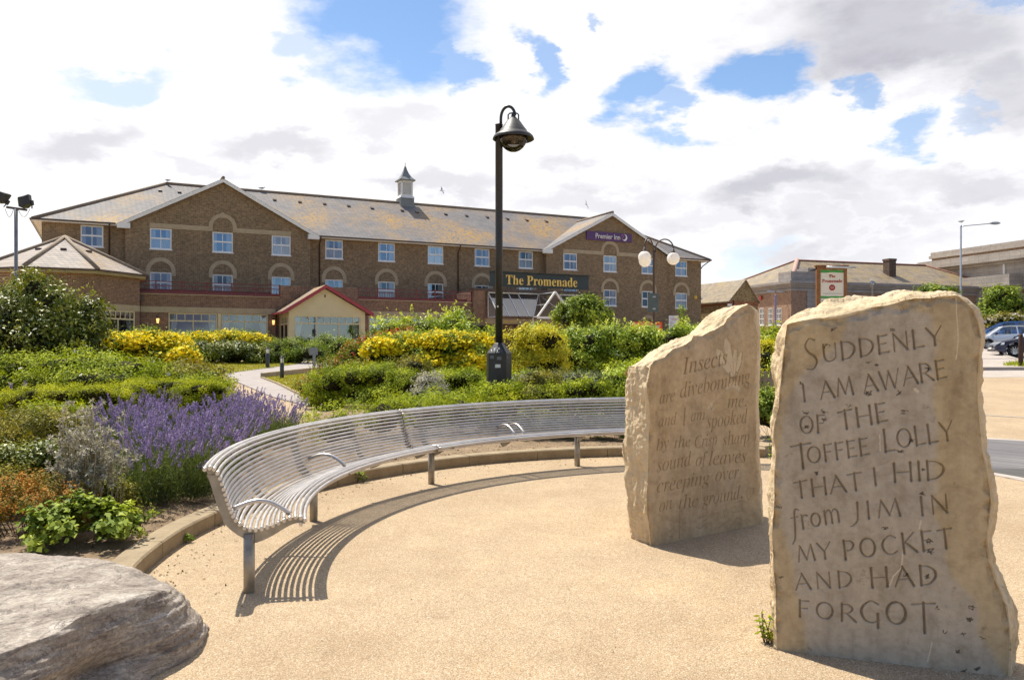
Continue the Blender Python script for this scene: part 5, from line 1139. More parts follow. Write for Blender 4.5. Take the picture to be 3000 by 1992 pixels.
for k in (4, 5, 6):
    p, q = Vector(octp(Rw, 0, k)), Vector(octp(Rw, 0, k+1)); u, v = p.lerp(q, .12), p.lerp(q, .88); L_ = (v-u).length
    w = big_window(0, L_, 1.55, 3.76, 0, nsm=7, nbig=2, parent=pav, cur=(0, 1)); d = (v-u); w.location = (u.x, u.y, 0); w.rotation_euler = (0, 0, math.atan2(d.y, d.x))
# gabled porch
mb = MB(); s0, s1, yf, ze, za, sa = 6.42, 10.95, -8., 3.80, 5.30, 8.52
wall_open(mb, s0, s1, B, 3.85, yf, [(6.72, 10.66, 1.35, 3.62)], rev=.1)
mb.face([(s0, yf, 3.85), (s1, yf, 3.85), (sa, yf, 5.22)])
wall_open_s = [(s0, yf+.05, -5.0)]
mb.face([(s0, -5, B), (s0, yf, B), (s0, yf, 1.4), (s0, -5, 1.4)]); mb.face([(s0, -5, 3.6), (s0, yf, 3.6), (s0, yf, 3.9), (s0, -5, 3.9)]); mb.face([(s0, yf+.4, 1.4), (s0, yf, 1.4), (s0, yf, 3.6), (s0, yf+.4, 3.6)])
mb.face([(s1, yf, B), (s1, -5, B), (s1, -5, 3.9), (s1, yf, 3.9)])
porch = mb.build('porch', M['cream_board'], hotel, fixn=False)
big_window(6.72, 10.66, 1.35, 3.62, yf+.03, nsm=9, nbig=3, parent=porch, cur=(1, 1))
w = big_window(0, 2.5, 1.4, 3.6, 0, nsm=5, nbig=2, parent=porch, cur=(0, 0)); w.location = (s0+.02, -5.05, 0); w.rotation_euler = (0, 0, -math.pi/2)
mb = MB(); mb.box(s0+.1, s1-.1, -5.6, -5.5, 1, 3.8); mb.build('room_back', M['dark_room'], porch)
mb = MB(); e = .42; k_ = (za-ze)/(sa-s0)
for sg, s_ in ((-1, s0-e), (1, s1+e)):
    zz = ze-.02; mb.face([(s_, yf-.3, zz), (s_, -5, zz), (sa, -5, za+.14), (sa, yf-.3, za+.14)])
mb.build('porch_roof', M['slate'], porch, fixn=False)
mb = MB()
for s_ in (s0-e, s1+e):
    mb.prism([(s_, yf-.32, ze-.18), (sa, yf-.32, za-.07), (sa, yf-.32, za+.15), (s_, yf-.32, ze+.04)], (0, 0, 0), (0, .05, 0))
    mb.bar((s_, yf-.3, ze-.03), (s_, -5, ze-.03), .08, .12)
mb.build('barge_board', M['maroon_bright'], porch)
mb = MB(); mb.prism([(sa-.06, yf-.012, 4.78), (sa, yf-.012, 4.68), (sa+.06, yf-.012, 4.78), (sa, yf-.012, 4.9)], (0, 0, 0), (0, .008, 0)); mb.build('ornament', M['brownpipe'], porch)
# entrance block with glass canopy
mb = MB(); wall_open(mb, 19.3, 28.4, B, 5.62, -5, [(21.6, 23.6, B+.01, 3.4)], rev=.2); mb.face([(19.3, -5, 5.62), (28.4, -5, 5.62), (28.4, 0, 5.62), (19.3, 0, 5.62)]); mb.face([(19.3, 0, 4.8), (19.3, -5, 4.8), (19.3, -5, 5.62), (19.3, 0, 5.62)]); mb.face([(28.4, -5, B), (28.4, 0, B), (28.4, 0, 5.62), (28.4, -5, 5.62)])
mb.box(19.28, 20.1, -5.3, -4.98, B, 5.7); ent = mb.build('entrance_wall', M['brick_red'], hotel, fixn=False)
mb = MB(); mb.box(19.2, 29.1, -5.36, -4.7, 5.66, 5.82); mb.build('roof_edge', M['brownpipe'], hotel)
mb = MB(); mb.box(20.11, 28.4, -5.035, -5.002, 3.42, 3.78); mb.build('stone_band', M['bandstone'], hotel)
mb = MB(); mb.box(21.62, 22.58, -4.84, -4.78, B, 3.38); mb.box(22.62, 23.58, -4.84, -4.78, B, 3.38); dr = mb.build('door', M['wood_door'], hotel)
lettering('lettering', 'Welcome', M['gold'], ent, (21.95, -5.05, 3.62), width=1.45, kind=None, extrude=.01)
mb = MB(); zt, zb, yt, yb = 5.55, 3.86, -5.1, -6.9; c0, c1 = 20.43, 28.9; ga, g0, g1 = 24.35, 23.0, 25.75
raf = [20.43, 21.25, 22.05, 22.85, 23.0]; mbp = MB()
def raft(m_, s, sz=.045): m_.bar((s, yt, zt), (s, yb, zb), sz, .07)
for s in [20.43, 21.2, 21.95, 22.7, 26.05, 26.75, 27.45, 28.15, 28.9]: raft(mb, s)
mb.bar((c0, yt, zt), (c1, yt, zt), .06, .08); mb.bar((c0, yb, zb), (g0, yb, zb), .05, .05, 1); mb.bar((g1, yb, zb), (c1, yb, zb), .05, .05, 1)
mb.bar((c0, yt, zb-.02), (c0, yb, zb-.02), .06, .08); mb.bar((c0, yt, zt), (c0, yt, zb), .06, .06); mb.bar((c1, yt, zb), (c1, yb, zb), .06, .08)
gy = -7.5
for s in (g0, g1):
    mb.bar((s, gy, zb-.02), (ga, gy, zt+.02), .10, .16, up=(0, 1, 0)); mb.bar((s, yb, zb), (ga, yt, zt), .05, .05); mb.bar((s, gy, zb), (s, yb+.6, zb), .05, .07)
    mb.bar(((s+ga)/2, gy, (zb+zt)/2), ((s+ga)/2, yt-.9, (zb+zt)/2+.02), .04, .05)
mb.bar((ga, gy, zt), (ga, yt, zt), .05, .06); mb.bar((g0, gy+.1, zb-.06), (c1, gy+.1, zb-.06), .08, .15)
can = mb.build('canopy', [M['white'], M['brownpipe']], hotel)
mb = MB()
mb.face([(c0, yt, zt), (c0, yb, zb), (g0, yb, zb), (ga, yt, zt)]); mb.face([(ga, yt, zt), (g1, yb, zb), (c1, yb, zb), (c1, yt, zt)])
mb.face([(g0, gy, zb), (ga, gy, zt), (ga, yt, zt), (g0, yb, zb)]); mb.face([(ga, gy, zt), (g1, gy, zb), (g1, yb, zb), (ga, yt, zt)])
mb.build('glazing', M['canopy_glass'], can, fixn=False)
mb = MB(); mb.lathe([(.075, B), (.075, 3.8)], (22.95, -6.9, 0), 12); mb.lathe([(.075, B), (.075, 3.8)], (28.5, -6.9, 0), 12); mb.build('post', M['cream'], can)
mb = MB(); mb.box(c0+.05, c1, -5.06, -5.04, 3.9, 5.5); mb.build('light_panel', M['panel_brown'], can)
# signs on the hotel
def local_thing(name, label, cat, s, y, z, group=None): return thing(name, label, cat, hw(s, y, z), TH, group)
sg = local_thing('fascia_sign', 'long dark green fascia sign with raised gold letters above the glass canopy', 'sign', 24.55, -5.05, 6.5)
mb = MB(); mb.box(-3.95, 3.95, -.04, .06, -.5, .5); mb.box(-4.0, 4.05, -.22, .1, .5, .54); mb.build('board', M['sign_dark'], sg, bevel=.006)
mb = MB()
for s in (-2.6, -.9, .5, 1.9, 3.2): mb.bar((s, .02, -.8), (s, .02, -.5), .05, .05)
mb.build('support', M['brownpipe'], sg)
lettering('lettering', 'The Promenade', M['gold'], sg, (.08, -.05, -.02), width=5.72, height=.66, kind='b', extrude=.06)
ps = local_thing('inn_sign', 'purple sign with white letters and a crescent moon on the right gable', 'sign', 33.53, -.12, 10.78)
mb = MB(); mb.box(-2.17, 2.17, 0, .1, -.34, .36); mb.build('board', M['purple'], ps, bevel=.01)
lettering('lettering', 'Premier Inn', M['white'], ps, (-.17, -.006, .02), width=2.35, height=.42, extrude=.02, bold=.012)
mb = MB(); n = 20; po = [(1.46+.24*math.cos(t), -.02, .02+.27*math.sin(t)) for t in np.linspace(math.radians(115), math.radians(-115-40), n)]; pi_ = [(1.36+.20*math.cos(t), -.02, .075+.22*math.sin(t)) for t in np.linspace(math.radians(100), math.radians(-100-50), n)]
for k in range(n-1): mb.prism([po[k], po[k+1], pi_[k+1], pi_[k]], (0, 0, 0), (0, .018, 0))
mb.build('crescent', M['white'], ps)
mb = MB()
for cx_, cz_, r_ in ((1.2, .2, .06), (1.34, .1, .045), (1.22, -.02, .04)):
    st = [(cx_+(r_ if j % 2 == 0 else r_*.42)*math.cos(math.pi/2+j*math.pi/5), -.02, cz_+(r_ if j % 2 == 0 else r_*.42)*math.sin(math.pi/2+j*math.pi/5)) for j in range(10)]; mb.prism(st, (0, 0, 0), (0, .018, 0))
mb.build('stars', M['pink'], ps)
# lanterns and small fittings on the walls
for s, y, lab in ((-.42, -5.02, 'small lit carriage lantern beside the pavilion downpipe'), (6.05, -5.02, 'small lit carriage lantern left of the cream porch'), (11.6, -5.02, 'small lit carriage lantern right of the cream porch')):
    t = local_thing('wall_lantern', lab, 'lantern', s, y, 3.3, 'carriage lanterns on the lounge wall')
    mb = MB(); mb.tube([(0, 0, -.25), (0, -.12, -.3), (0, -.18, -.2)], .015, 6); mb.lathe([(.0, .25), (.11, .14), (.1, .12), (.05, .12)], (0, -.18, 0), 6); mb.lathe([(.06, -.2), (.07, -.17), (.03, -.17)], (0, -.18, 0), 6); mb.build('bracket', M['black_matt'], t)
    mb = MB(); mb.lathe([(.05, -.16), (.085, .11), (.0, .11)], (0, -.18, 0), 6, sm=False); mb.build('glass', M['lit'], t)
t = local_thing('alarm_box', 'small yellow alarm box high on the hotel end wall', 'alarm box', 42.72, .49, 6.2); mb = MB(); mb.lathe([(.18, 0), (.18, .06), (.13, .1), (0, .11)], (0, 0, 0), 6, sm=False); o = mb.build('housing', M['yellow'], t); o.rotation_euler = (math.pi/2, 0, 0)
t = local_thing('security_camera', 'white security camera at the hotel corner', 'camera', 43.25, .4, 6.05); mb = MB(); mb.bar((-.1, -.3, 0), (.1, .0, .06), .1, .1); mb.bar((.06, .0, .0), (.06, .12, -.15), .04, .04); mb.build('housing', M['white'], t)

# ---------------------------------------------------------------- other buildings
def outbuilding():
    o = at(2136.7, 879.6, 74.0); t = thing('brick_outbuilding', 'small yellow brick outbuilding with steep slate gable beside the hotel', 'outbuilding', (o.x, o.y, 0), TH)
    ez = o.z; W = 3.35; D = 11; mb = MB(); az = 8.05
    mb.face([(0, 0, -1), (W, 0, -1), (W, 0, ez), (W/2*1.1, 0, az-.1), (0, 0, ez)]); mb.face([(0, D, -1), (0, 0, -1), (0, 0, ez), (0, D, ez)]); mb.face([(W, 0, -1), (W, D, -1), (W, D, ez), (W, 0, ez)]); mb.face([(W, D, -1), (0, D, -1), (0, D, ez), (W/2*1.1, D, az-.1), (W, D, ez)])
    mb.build('wall', M['brick_yellow'], t, fixn=False)
    mb = MB(); mb.box(-.03, W+.03, -.03, -.002, ez-.45, ez-.05); mb.box(-.03, -.002, 0, D, ez-.45, ez-.05); mb.build('brick_band', M['brick_orange'], t)
    mb = MB(); a = W/2*1.1
    mb.prism([(-.15, -.12, ez-.08), (a, -.12, az), (a, -.12, az-.12), (-.15, -.12, ez-.2)], (0, 0, 0), (0, D+.3, 0)); mb.prism([(a, -.12, az), (W+.15, -.12, ez-.08), (W+.15, -.12, ez-.2), (a, -.12, az-.12)], (0, 0, 0), (0, D+.3, 0)); mb.build('roof', M['slate_old'], t)
    mb = MB(); mb.tube([(.45, -.06, -1), (.45, -.06, ez)], .05, 8); mb.build('downpipe', M['brownpipe'], t)
    mb = MB(); mb.box(-.25, .1, -.2, -.05, ez-.55, ez-.33); mb.build('flood_lamp', M['white'], t)
outbuilding()
T2 = math.radians(18); O2 = np.array([818/F*90, 90.])
def station():
    t = thing('station_building', 'old station building with grey stone cornice, brick wing and weathered hipped slate roof', 'station', (O2[0], O2[1], 0), T2)
    zc = 1.55+205/F*90; zb = 1.55+(1028-852)/F*90; L1 = 28.; D = 22.
    mb = MB()
    wins = []
    # side wall along +y at x=0 facing left: build as face with openings in (y,z) via rotated helper
    hs = []
    for px in ((2226, 2238), (2251, 2263), (2276.5, 2289)):
        q = []
        for p in px:
            dr = np.array([(p-CX)/F, 1.]); v2 = np.array([-math.sin(T2), math.cos(T2)]); tt, b = np.linalg.solve(np.c_[dr, -v2], O2); q.append((b, tt))
        y1, y0 = q[0][0], q[1][0]; dist = (q[0][1]+q[1][1])/2; hs.append((y0, y1, EYE-(952-HY)/F*dist, EYE-(903-HY)/F*dist))
    Y = sorted({0, D, *[h[0] for h in hs], *[h[1] for h in hs]}); Zs = sorted({0, zb, *[h[2] for h in hs], *[h[3] for h in hs]})
    for a, b in zip(Y, Y[1:]):
        for c, d in zip(Zs, Zs[1:]):
            if any(h[0] <= (a+b)/2 <= h[1] and h[2] <= (c+d)/2 <= h[3] for h in hs): continue
            mb.face([(0, b, c), (0, a, c), (0, a, d), (0, b, d)])
    mb.face([(0, 0, 0), (L1, 0, 0), (L1, 0, zb), (0, 0, zb)])
    mb.build('wall', M['brick_pink'], t, fixn=False)
    mb = MB(); mb.box(2.0, 6.0, -.12, -.003, 0, zb); mb.build('stone_bay', M['ashlar'], t)
    mb = MB()
    for z0, z1, pr in ((zb, zb+.25, .12), (zb+.25, zc-.75, .05), (zc-.75, zc-.5, .18), (zc-.5, zc-.3, .35), (zc-.3, zc, .55)):
        mb.box(-pr, L1, -pr, 0, z0, z1-.003); mb.box(-pr, 0, 0.001, D, z0, z1-.003)
    mb.box(-.05, 2.2, -.04, 2.2, zc+.001, zc+1.05); mb.box(2.2, 6.4, -.02, 2.0, zc+.001, zc+1.5); mb.build('cornice', M['ashlar'], t)
    for a, b, c, d in hs:
        m2 = MB(); f = .05
        m2.box(-.02, .05, a, b, c, c+.08); m2.box(-.02, .05, a, b, d-.06, d)
        for k in range(4): y = a+(b-a)*k/3; m2.box(-.02, .05, y-.03, y+.03, c+.08, d-.06)
        for z in (c+(d-c)*.36, c+(d-c)*.68): m2.box(-.018, .048, a, b, z-.035, z+.035)
        m2.box(-.14, -.021, a-.15, b+.15, c-.14, c-.001); w = m2.build('window', M['white'], t)
        m2 = MB(); m2.face([(.06, b, c), (.06, a, c), (.06, a, d), (.06, b, d)]); m2.build('pane', M['dark_room'], w, fixn=False)
    m2 = MB(); wx0, wx1, wz0, wz1 = 4.4, 6.0, 3.6, 6.2
    m2.box(wx0-.3, wx1+.1, -.2, -.121, wz0-.2, wz1+.3); w = m2.build('window', M['ashlar'], t); m2 = MB(); m2.box(wx0, wx1, -.215, -.203, wz0, wz1); m2.build('pane', M['dark_room'], w)
    m2 = MB()
    for k in range(4): m2.box(wx0+k*.52-.03, wx0+k*.52+.03, -.24, -.217, wz0, wz1)
    for z in (wz0, 4.9, wz1): m2.box(wx0, wx1, -.239, -.218, z-.03, z+.03)
    m2.build('frame', M['white'], w)
    # hipped roof
    def loc(px, py, d):
        p = at(px, py, d); q = np.array([p.x, p.y])-O2; return (q@[math.cos(T2), math.sin(T2)], q@[-math.sin(T2), math.cos(T2)], p.z)
    rl = loc(2335, 764, 97.5); rr_ = (25.0, rl[1], rl[2]); zE = zc-.1; mb = MB()
    zr = rl[2]; yr = rl[1]; xl = rl[0]
    mb.face([(0.3, .3, zE), (L1+3, .3, zE), (L1-3.5, yr, zr), (xl, yr, zr)]); mb.face([(.3, 17, zE), (.3, .3, zE), (xl, yr, zr)]); mb.face([(L1+3, 17, zE), (.3, 17, zE), (xl, yr, zr), (L1-3.5, yr, zr)]); mb.face([(L1+3, .3, zE), (L1+3, 17, zE), (L1-3.5, yr, zr)])
    rf = mb.build('roof', M['slate_old'], t, fixn=False)
    mb = MB(); mb.tube([(xl, yr, zr+.05), (L1-3.5, yr, zr+.05)], .12, 8); mb.tube([(xl, yr, zr+.05), (.3, 17, zE)], .12, 8); mb.tube([(L1-3.5, yr, zr+.05), (L1+3, .3, zE)], .12, 8); mb.build('ridge_tiles', M['redridge'], rf, fixn=False)
    mb = MB(); mb.tube([(xl, yr, zr+.1), (.35, .35, zE+.1)], .24, 10); mb.build('hip_capping', M['redridge_pale'], rf, fixn=False)
    c = loc(2606, 800, 98); mb = MB(); mb.box(c[0]-.5, c[0]+.5, c[1]-.5, c[1]+.5, 8, loc(2606, 759, 98)[2]-.25); mb.box(c[0]-.56, c[0]+.56, c[1]-.56, c[1]+.56, loc(2606, 759, 98)[2]-.249, loc(2606, 759, 98)[2]); mb.build('chimney', M['brick_dark'], rf)
    # tall hall at the end
    hl = thing('exhibition_hall', 'tall pale stone hall with banded cornices rising behind the car park', 'hall', (O2[0], O2[1], 0), T2)
    X0 = 28.; mb = MB(); y0, y1 = -18, 10.; zt = 14.35
    for z0, z1, pr in ((-1, 8.6, 0), (8.6, 8.95, .35), (8.95, 11.75, 0), (11.75, 12.1, .4), (12.1, 12.45, 1.1), (12.45, 13.0, .75), (13.0, 13.15, .5)):
        mb.box(X0-pr, X0+30, y0, y1+pr, z0, z1-.003)
    for z0, z1, pr in ((13.55, 13.9, .25), (13.9, 14.35, .1)): mb.box(X0+.6-pr, X0+30, y0, y1-.8+pr, z0+.002, z1)
    mb.build('wall', M['ashlar_warm'], hl, fixn=True)
    mb = MB(); mb.box(X0+.6, X0+30, y0, y1-.8, 13.0, 13.55); mb.build('brick_band', M['brick_brown'], hl)
    mb = MB(); mb.box(X0-1.9, X0-.001, -4.4, 3.0, -1, 9.0); mb.box(X0-2.15, X0-.001, -4.65, 3.2, 9.003, 9.25); mb.box(X0-2.0, X0-.001, -4.5, 3.1, 9.253, 10.35); mb.build('side_block', M['ashlar_warm'], hl)
    mb = MB(); mb.box(X0-.02, X0-.001, -18, 8, 8.2, 8.6) ; mb.build('brick_course', M['brick_brown'], hl)
    mb = MB(); mb.box(X0-.16, X0-.02, -2.3, -2.05, 10.4, 13.0-.9); mb.build('pipe', M['white'], hl)
station()
# small things on the station's brick wall
def st_w(x, y, z): p = O2+np.array([math.cos(T2), math.sin(T2)])*x+np.array([-math.sin(T2), math.cos(T2)])*y; return (float(p[0]), float(p[1]), z)
def on_side(px, py):
    dr = np.array([(px-CX)/F, 1.]); v2 = np.array([-math.sin(T2), math.cos(T2)]); tt, b = np.linalg.solve(np.c_[dr, -v2], O2); return b, EYE-(py-HY)/F*tt
b, z = on_side(2231, 873); t = thing('alarm_box', 'small red alarm box high on the station brick wall', 'alarm box', st_w(-.02, b, z), T2); mb = MB(); mb.box(-.2, 0, -.22, .22, -.22, .24); mb.build('housing', M['red_box'], t, bevel=.03)
b, z = on_side(2293, 855); t = thing('wall_lamp', 'pale lamp on a bracket under the station cornice', 'lamp', st_w(-.02, b, z), T2); mb = MB(); mb.bar((0, -.4, -.1), (-.9, .3, .05), .1, .1); mb.bar((-.8, .2, .0), (-1.3, .9, .1), .5, .25); mb.build('housing', M['pole_grey'], t)
p = st_w(1.0, -.02, EYE-(922-HY)/F*90.3); t = thing('wall_plate', 'small white plate with a black line on the dark station corner', 'sign', p, T2); mb = MB(); mb.box(-.3, .4, -.05, 0, -.12, .12); mb.build('plate', M['white'], t); mb = MB(); mb.box(-.2, .3, -.056, -.052, -.05, .05); mb.build('lettering', M['black'], t)
# ---------------------------------------------------------------- street furniture
M['bronze'] = flat('dark bronze paint', (.075, .05, .045), .45, .2)
def globe_lamp():
    Y = 28.; b = at(1915.5, 900, Y); z0 = float(hgt(b.x, Y)); k = Y/F
    t = thing('globe_lamp', 'street lamp with three white globes on hooped arms behind the hedge', 'street lamp', (b.x, Y, z0)); Z = lambda py: EYE-(py-HY)*k-z0
    mb = MB(); mb.lathe([(.06, 0), (.06, .4), (.042, .45), (.04, Z(757)), (.05, Z(756)), (.055, Z(745)), (.045, Z(735)), (.02, Z(731))], (0, 0, 0), 14); mb.build('post', M['bronze'], t)
    for ang in (-10, -128, 108):
        a = math.radians(ang); dx, dy = math.cos(a), math.sin(a); R = .65; mb = MB(); zt = Z(702); zs = Z(740); zg = Z(759)
        pts = [(dx*.06, dy*.06, zs)]+[(dx*(.06+(R-.06)/2*(1-math.cos(q))), dy*(.06+(R-.06)/2*(1-math.cos(q))), Z(729)+(zt-Z(729))*math.sin(q)) for q in np.linspace(0, math.pi, 15)]+[(dx*R, dy*R, zg+.24)]
        mb.tube(pts, .023, 8); mb.lathe([(.03, .34), (.035, .28), (.06, .25), (.09, .2)], (dx*R, dy*R, zg), 14); am = mb.build('arm', M['bronze'], t)
        mb = MB(); r = .212; mb.lathe([(max(.001, r*math.cos(q)), r*math.sin(q)) for q in np.linspace(-math.pi/2, math.pi/2, 18)], (dx*R, dy*R, zg), 28); mb.build('globe', M['opal'], am)
    mb = MB(); w = .18; mb.box(-.215, .15, -.055, -.045, Z(914), Z(860)); mb.bar((-.2, -.03, Z(870)), (.14, -.03, Z(870)), .03, .03); mb.bar((-.2, -.03, Z(905)), (.14, -.03, Z(905)), .03, .03); mb.build('sign_back', M['teal_back'], t, bevel=.004)
    mb = MB(); mb.box(-.05, .05, -.075, -.056, Z(872), Z(868)); mb.box(-.05, .05, -.075, -.056, Z(907), Z(903)); mb.build('clamp', M['pole_grey'], t)
globe_lamp()
def floodlights():
    Y = 25.5; b = at(47, 850, Y); z0 = float(hgt(b.x, Y)); k = Y/F; t = thing('floodlight_pole', 'grey pole with two black floodlights on a crossbar behind the dark shrub', 'floodlight', (b.x, Y, z0)); Z = lambda py: EYE-(py-HY)*k-z0
    mb = MB(); mb.lathe([(.056, -.2), (.052, Z(612)), (0, Z(611))], (0, 0, 0), 14); mb.build('pole', M['grey_metal'], t)
    mb = MB(); mb.bar(((15-47)*k, .1, Z(606)), ((83-47)*k, -.1, Z(617)), .07, .07); mb.build('crossbar', M['brownpipe'], t)
    for dx, py, rz, tilt in ((-42, 582, -70, -.5), (27, 594, -82, .12)):
        me = MB(); me.prism([(-.2, -.16, -.17), (.2, -.16, -.17), (.2, .02, -.19), (.13, .19, -.08), (-.13, .19, -.08), (-.2, .02, -.19)], (0, 0, 0), (0, 0, .36)); me.box(-.06, .06, .17, .28, -.12, .06)
        o = me.build('floodlight', M['black_matt'], t, bevel=.02); o.scale = (.85,)*3; o.location = (dx*k, 0, Z(py)); o.rotation_euler = (tilt, 0, math.radians(rz))
        me = MB(); me.box(-.185, .185, -.175, -.162, -.155, .155); me.build('lens', M['lens'], o)
        me = MB(); me.bar((0, .22, -.1), (0, .2, -.24), .04, .03); me.build('stirrup', M['black_matt'], o)
    mb = MB()
    for x0, x1 in ((15, 40), (52, 88)): mb.tube([((x0+(x1-x0)*i/10-47)*k, 0, Z(612+24*math.sin(math.pi*i/10))) for i in range(11)], .008, 6)
    mb.build('cable', M['pole_grey'], t)
M['lens'] = flat('yellowed lens', (.62, .50, .16), .3)
floodlights()
def street_lamp():
    Y = 57.; b = at(2815, 880, Y); z0 = float(hgt(b.x, Y)); k = Y/F; t = thing('street_lamp', 'tall pale grey street lamp with a long arm beside the station, a gull on top', 'street lamp', (b.x, Y, z0)); t['label'] = 'tall pale grey street lamp with a single long arm before the station'; Z = lambda py: EYE-(py-HY)*k-z0
    mb = MB(); mb.tube([(0, 0, -.2), (0, 0, 1.2), (0, 0, 1.3), (0, 0, Z(662)), (.02, 0, Z(660))], [.09, .09, .065, .06, .05], 12); mb.build('column', M['pole_grey'], t)
    mb = MB(); mb.tube([(0, 0, Z(665)), (.3, 0, Z(662)), (85*k, 0, Z(655.5))], .03, 8); mb.build('arm', M['pole_grey'], t)
    mb = MB(); c = 99*k
    for i in range(1): 
        prof = [(0, -.42), (.05, -.40), (.12, -.2), (.145, .0), (.13, .2), (.06, .38), (0, .42)]
        mb.lathe(prof, (0, 0, 0), 14)
    o = mb.build('lantern', M['pole_grey'], t); o.rotation_euler = (0, math.pi/2, 0); o.location = (c, 0, Z(654)); o.scale = (.8, 1, 1)
    return t, Z(656)
_sl, _slz = street_lamp()
def globe_post():
    Y = 55.; b = at(2556, 860, Y); z0 = float(hgt(b.x, Y)); k = Y/F; t = thing('globe_post_lamp', 'small clear globe lamp on a slim post in front of the station', 'street lamp', (b.x, Y, z0)); zg = EYE-(831-HY)*k-z0
    mb = MB(); mb.lathe([(.06, -.2), (.055, zg-.24), (.1, zg-.22), (.12, zg-.17)], (0, 0, 0), 12); mb.lathe([(.05, zg-.1), (.05, zg+.12), (0, zg+.13)], (0, 0, 0), 10); mb.build('post', M['grey_metal'], t)
    mb = MB(); r = .2; mb.lathe([(max(.001, r*math.cos(q)), r*math.sin(q)) for q in np.linspace(-math.pi/2, math.pi/2, 16)], (0, 0, zg), 24); mb.build('globe', M['canopy_glass'], t)
    b2 = at(2545.5, 822, Y); mb = MB(); mb.bar((-.2, -.1, zg+.22), (-.05, -.05, zg+.27), .05, .04); mb.build('reflector', M['white'], t)
globe_post()
p = at(2272.5, 930, 50.); z0 = float(hgt(p.x, 50.)); t = thing('violet_post', 'slim violet grey post standing before the brick station windows', 'post', (p.x, 50., z0)); mb = MB(); zt = EYE-(863-HY)*50/F-z0; mb.lathe([(.068, -.2), (.068, zt-.1), (.05, zt), (0, zt+.02)], (0, 0, 0), 12); mb.build('pole', M['purple_pole'], t)
def pub_sign():
    Y = 34.; b = at(2436, 900, Y); z0 = float(hgt(b.x, Y)); k = Y/F; t = thing('pub_sign', 'wooden framed cream post sign with green bands and a red roundel', 'sign', (b.x, Y, z0)); Z = lambda py: EYE-(py-HY)*k-z0; X = lambda px: (px-2436)*k
    mb = MB()
    for a, c in ((2391, 2402.5), (2471, 2480)): mb.box(X(a), X(c), -.07, .07, -.2, Z(783))
    mb.box(X(2391), X(2480), -.08, .08, Z(791), Z(783)); mb.box(X(2389), X(2483), -.11, .11, Z(783), Z(780)); mb.box(X(2387), X(2485), -.13, .13, Z(780), Z(777.5)); fr = mb.build('frame', M['wood'], t, bevel=.006)
    mb = MB(); mb.box(X(2403), X(2471), -.03, .03, Z(980), Z(791)); mb.build('board', M['cream_sign'], t)
    for y0, y1 in ((799, 791.5), (874, 868)):
        mb = MB(); n = 10; top = [(X(2403+68*i/n), -.034, Z(y1-.6*math.sin(i*1.3))) for i in range(n+1)]; bot = [(X(2403+68*i/n), -.034, Z(y0+.6*math.sin(i*.9))) for i in range(n+1)]; mb.prism(bot+top[::-1], (0, 0, 0), (0, .003, 0)); mb.build('green_band', M['green_sign'], t)
    lettering('lettering', 'The', M['red_text'], t, (X(2437), -.032, Z(809.5)), height=8.6*k, kind='b', extrude=.005, bold=.015); lettering('lettering', 'Promenade', M['red_text'], t, (X(2437), -.032, Z(823.5)), width=59*k, height=9.5*k, kind='b', extrude=.005, bold=.015)
    mb = MB(); mb.lathe([(.0, 0), (9*k, 0), (9*k, .004), (0, .004)], (0, 0, 0), 28, sm=False); o = mb.build('roundel', M['red_round'], t); o.rotation_euler = (math.pi/2, 0, 0); o.location = (X(2437), -.032, Z(843))
    lettering('lettering', 'BREWERS', M['cream_sign'], t, (X(2437), -.0375, Z(841)), width=10.5*k, extrude=.002); lettering('lettering', 'FAYRE', M['cream_sign'], t, (X(2437), -.0375, Z(844.6)), width=9*k, height=2.6*k, extrude=.002)
    lettering('lettering', 'Serving Britain’s Favourite Pub Food', M['grey_metal'], t, (X(2437), -.032, Z(860.5)), width=54*k, extrude=.003); lettering('lettering', 'Breakfast', M['wood'], t, (X(2424), -.032, Z(884)), width=34*k, height=6.5*k, kind=None, extrude=.003)
    mb = MB(); mb.tube([(X(2411), -.38, Z(785.5)), (X(2496), -.38, Z(787))], .042, 10); mb.build('lamp_tube', M['pole_grey'], t)
    mb = MB(); mb.bar((X(2415), -.08, Z(784)), (X(2415), -.36, Z(786)), .03, .03); mb.bar((X(2466), -.08, Z(784)), (X(2466), -.36, Z(786.5)), .03, .03); mb.tube([(X(2381), .3, Z(789.5)), (X(2400), .3, Z(789.5))], .042, 10); mb.build('lamp_bracket', M['black_matt'], t)
M['red_round'] = flat('red roundel', (.36, .028, .020), .45, 0, .5, .05, 3)
pub_sign()
def banner():
    Y = 44.; k = Y/F; b = at(1896, 960, Y); z0 = float(hgt(b.x, Y)); t = thing('summer_banner', 'orange banner reading Enjoy the flavours of summer behind the hedge', 'banner', (b.x, Y, z0)); Z = lambda py: EYE-(py-HY)*k-z0; X = lambda px: (px-1896)*k
    mb = MB(); mb.box(X(1849), X(1947), -.12, .05, Z(942), Z(939)); mb.box(X(1850), X(1853), -.04, .05, -.2, Z(942)); mb.box(X(1941), X(1944), -.04, .05, -.2, Z(942)); mb.build('frame', M['brownpipe'], t)
    mb = MB(); mb.box(X(1853.5), X(1940.5), -.01, .01, Z(985), Z(943)); mb.build('sheet', M['orange'], t)
    lettering('lettering', 'ENJOY THE FLAVOURS OF', M['white'], t, (X(1890), -.012, Z(948.3)), width=66*k, height=4.2*k, extrude=.004, bold=.02); lettering('lettering', 'summer', M['white'], t, (X(1906), -.012, Z(957)), width=60*k, height=8.5*k, extrude=.004, bold=.04)
banner()
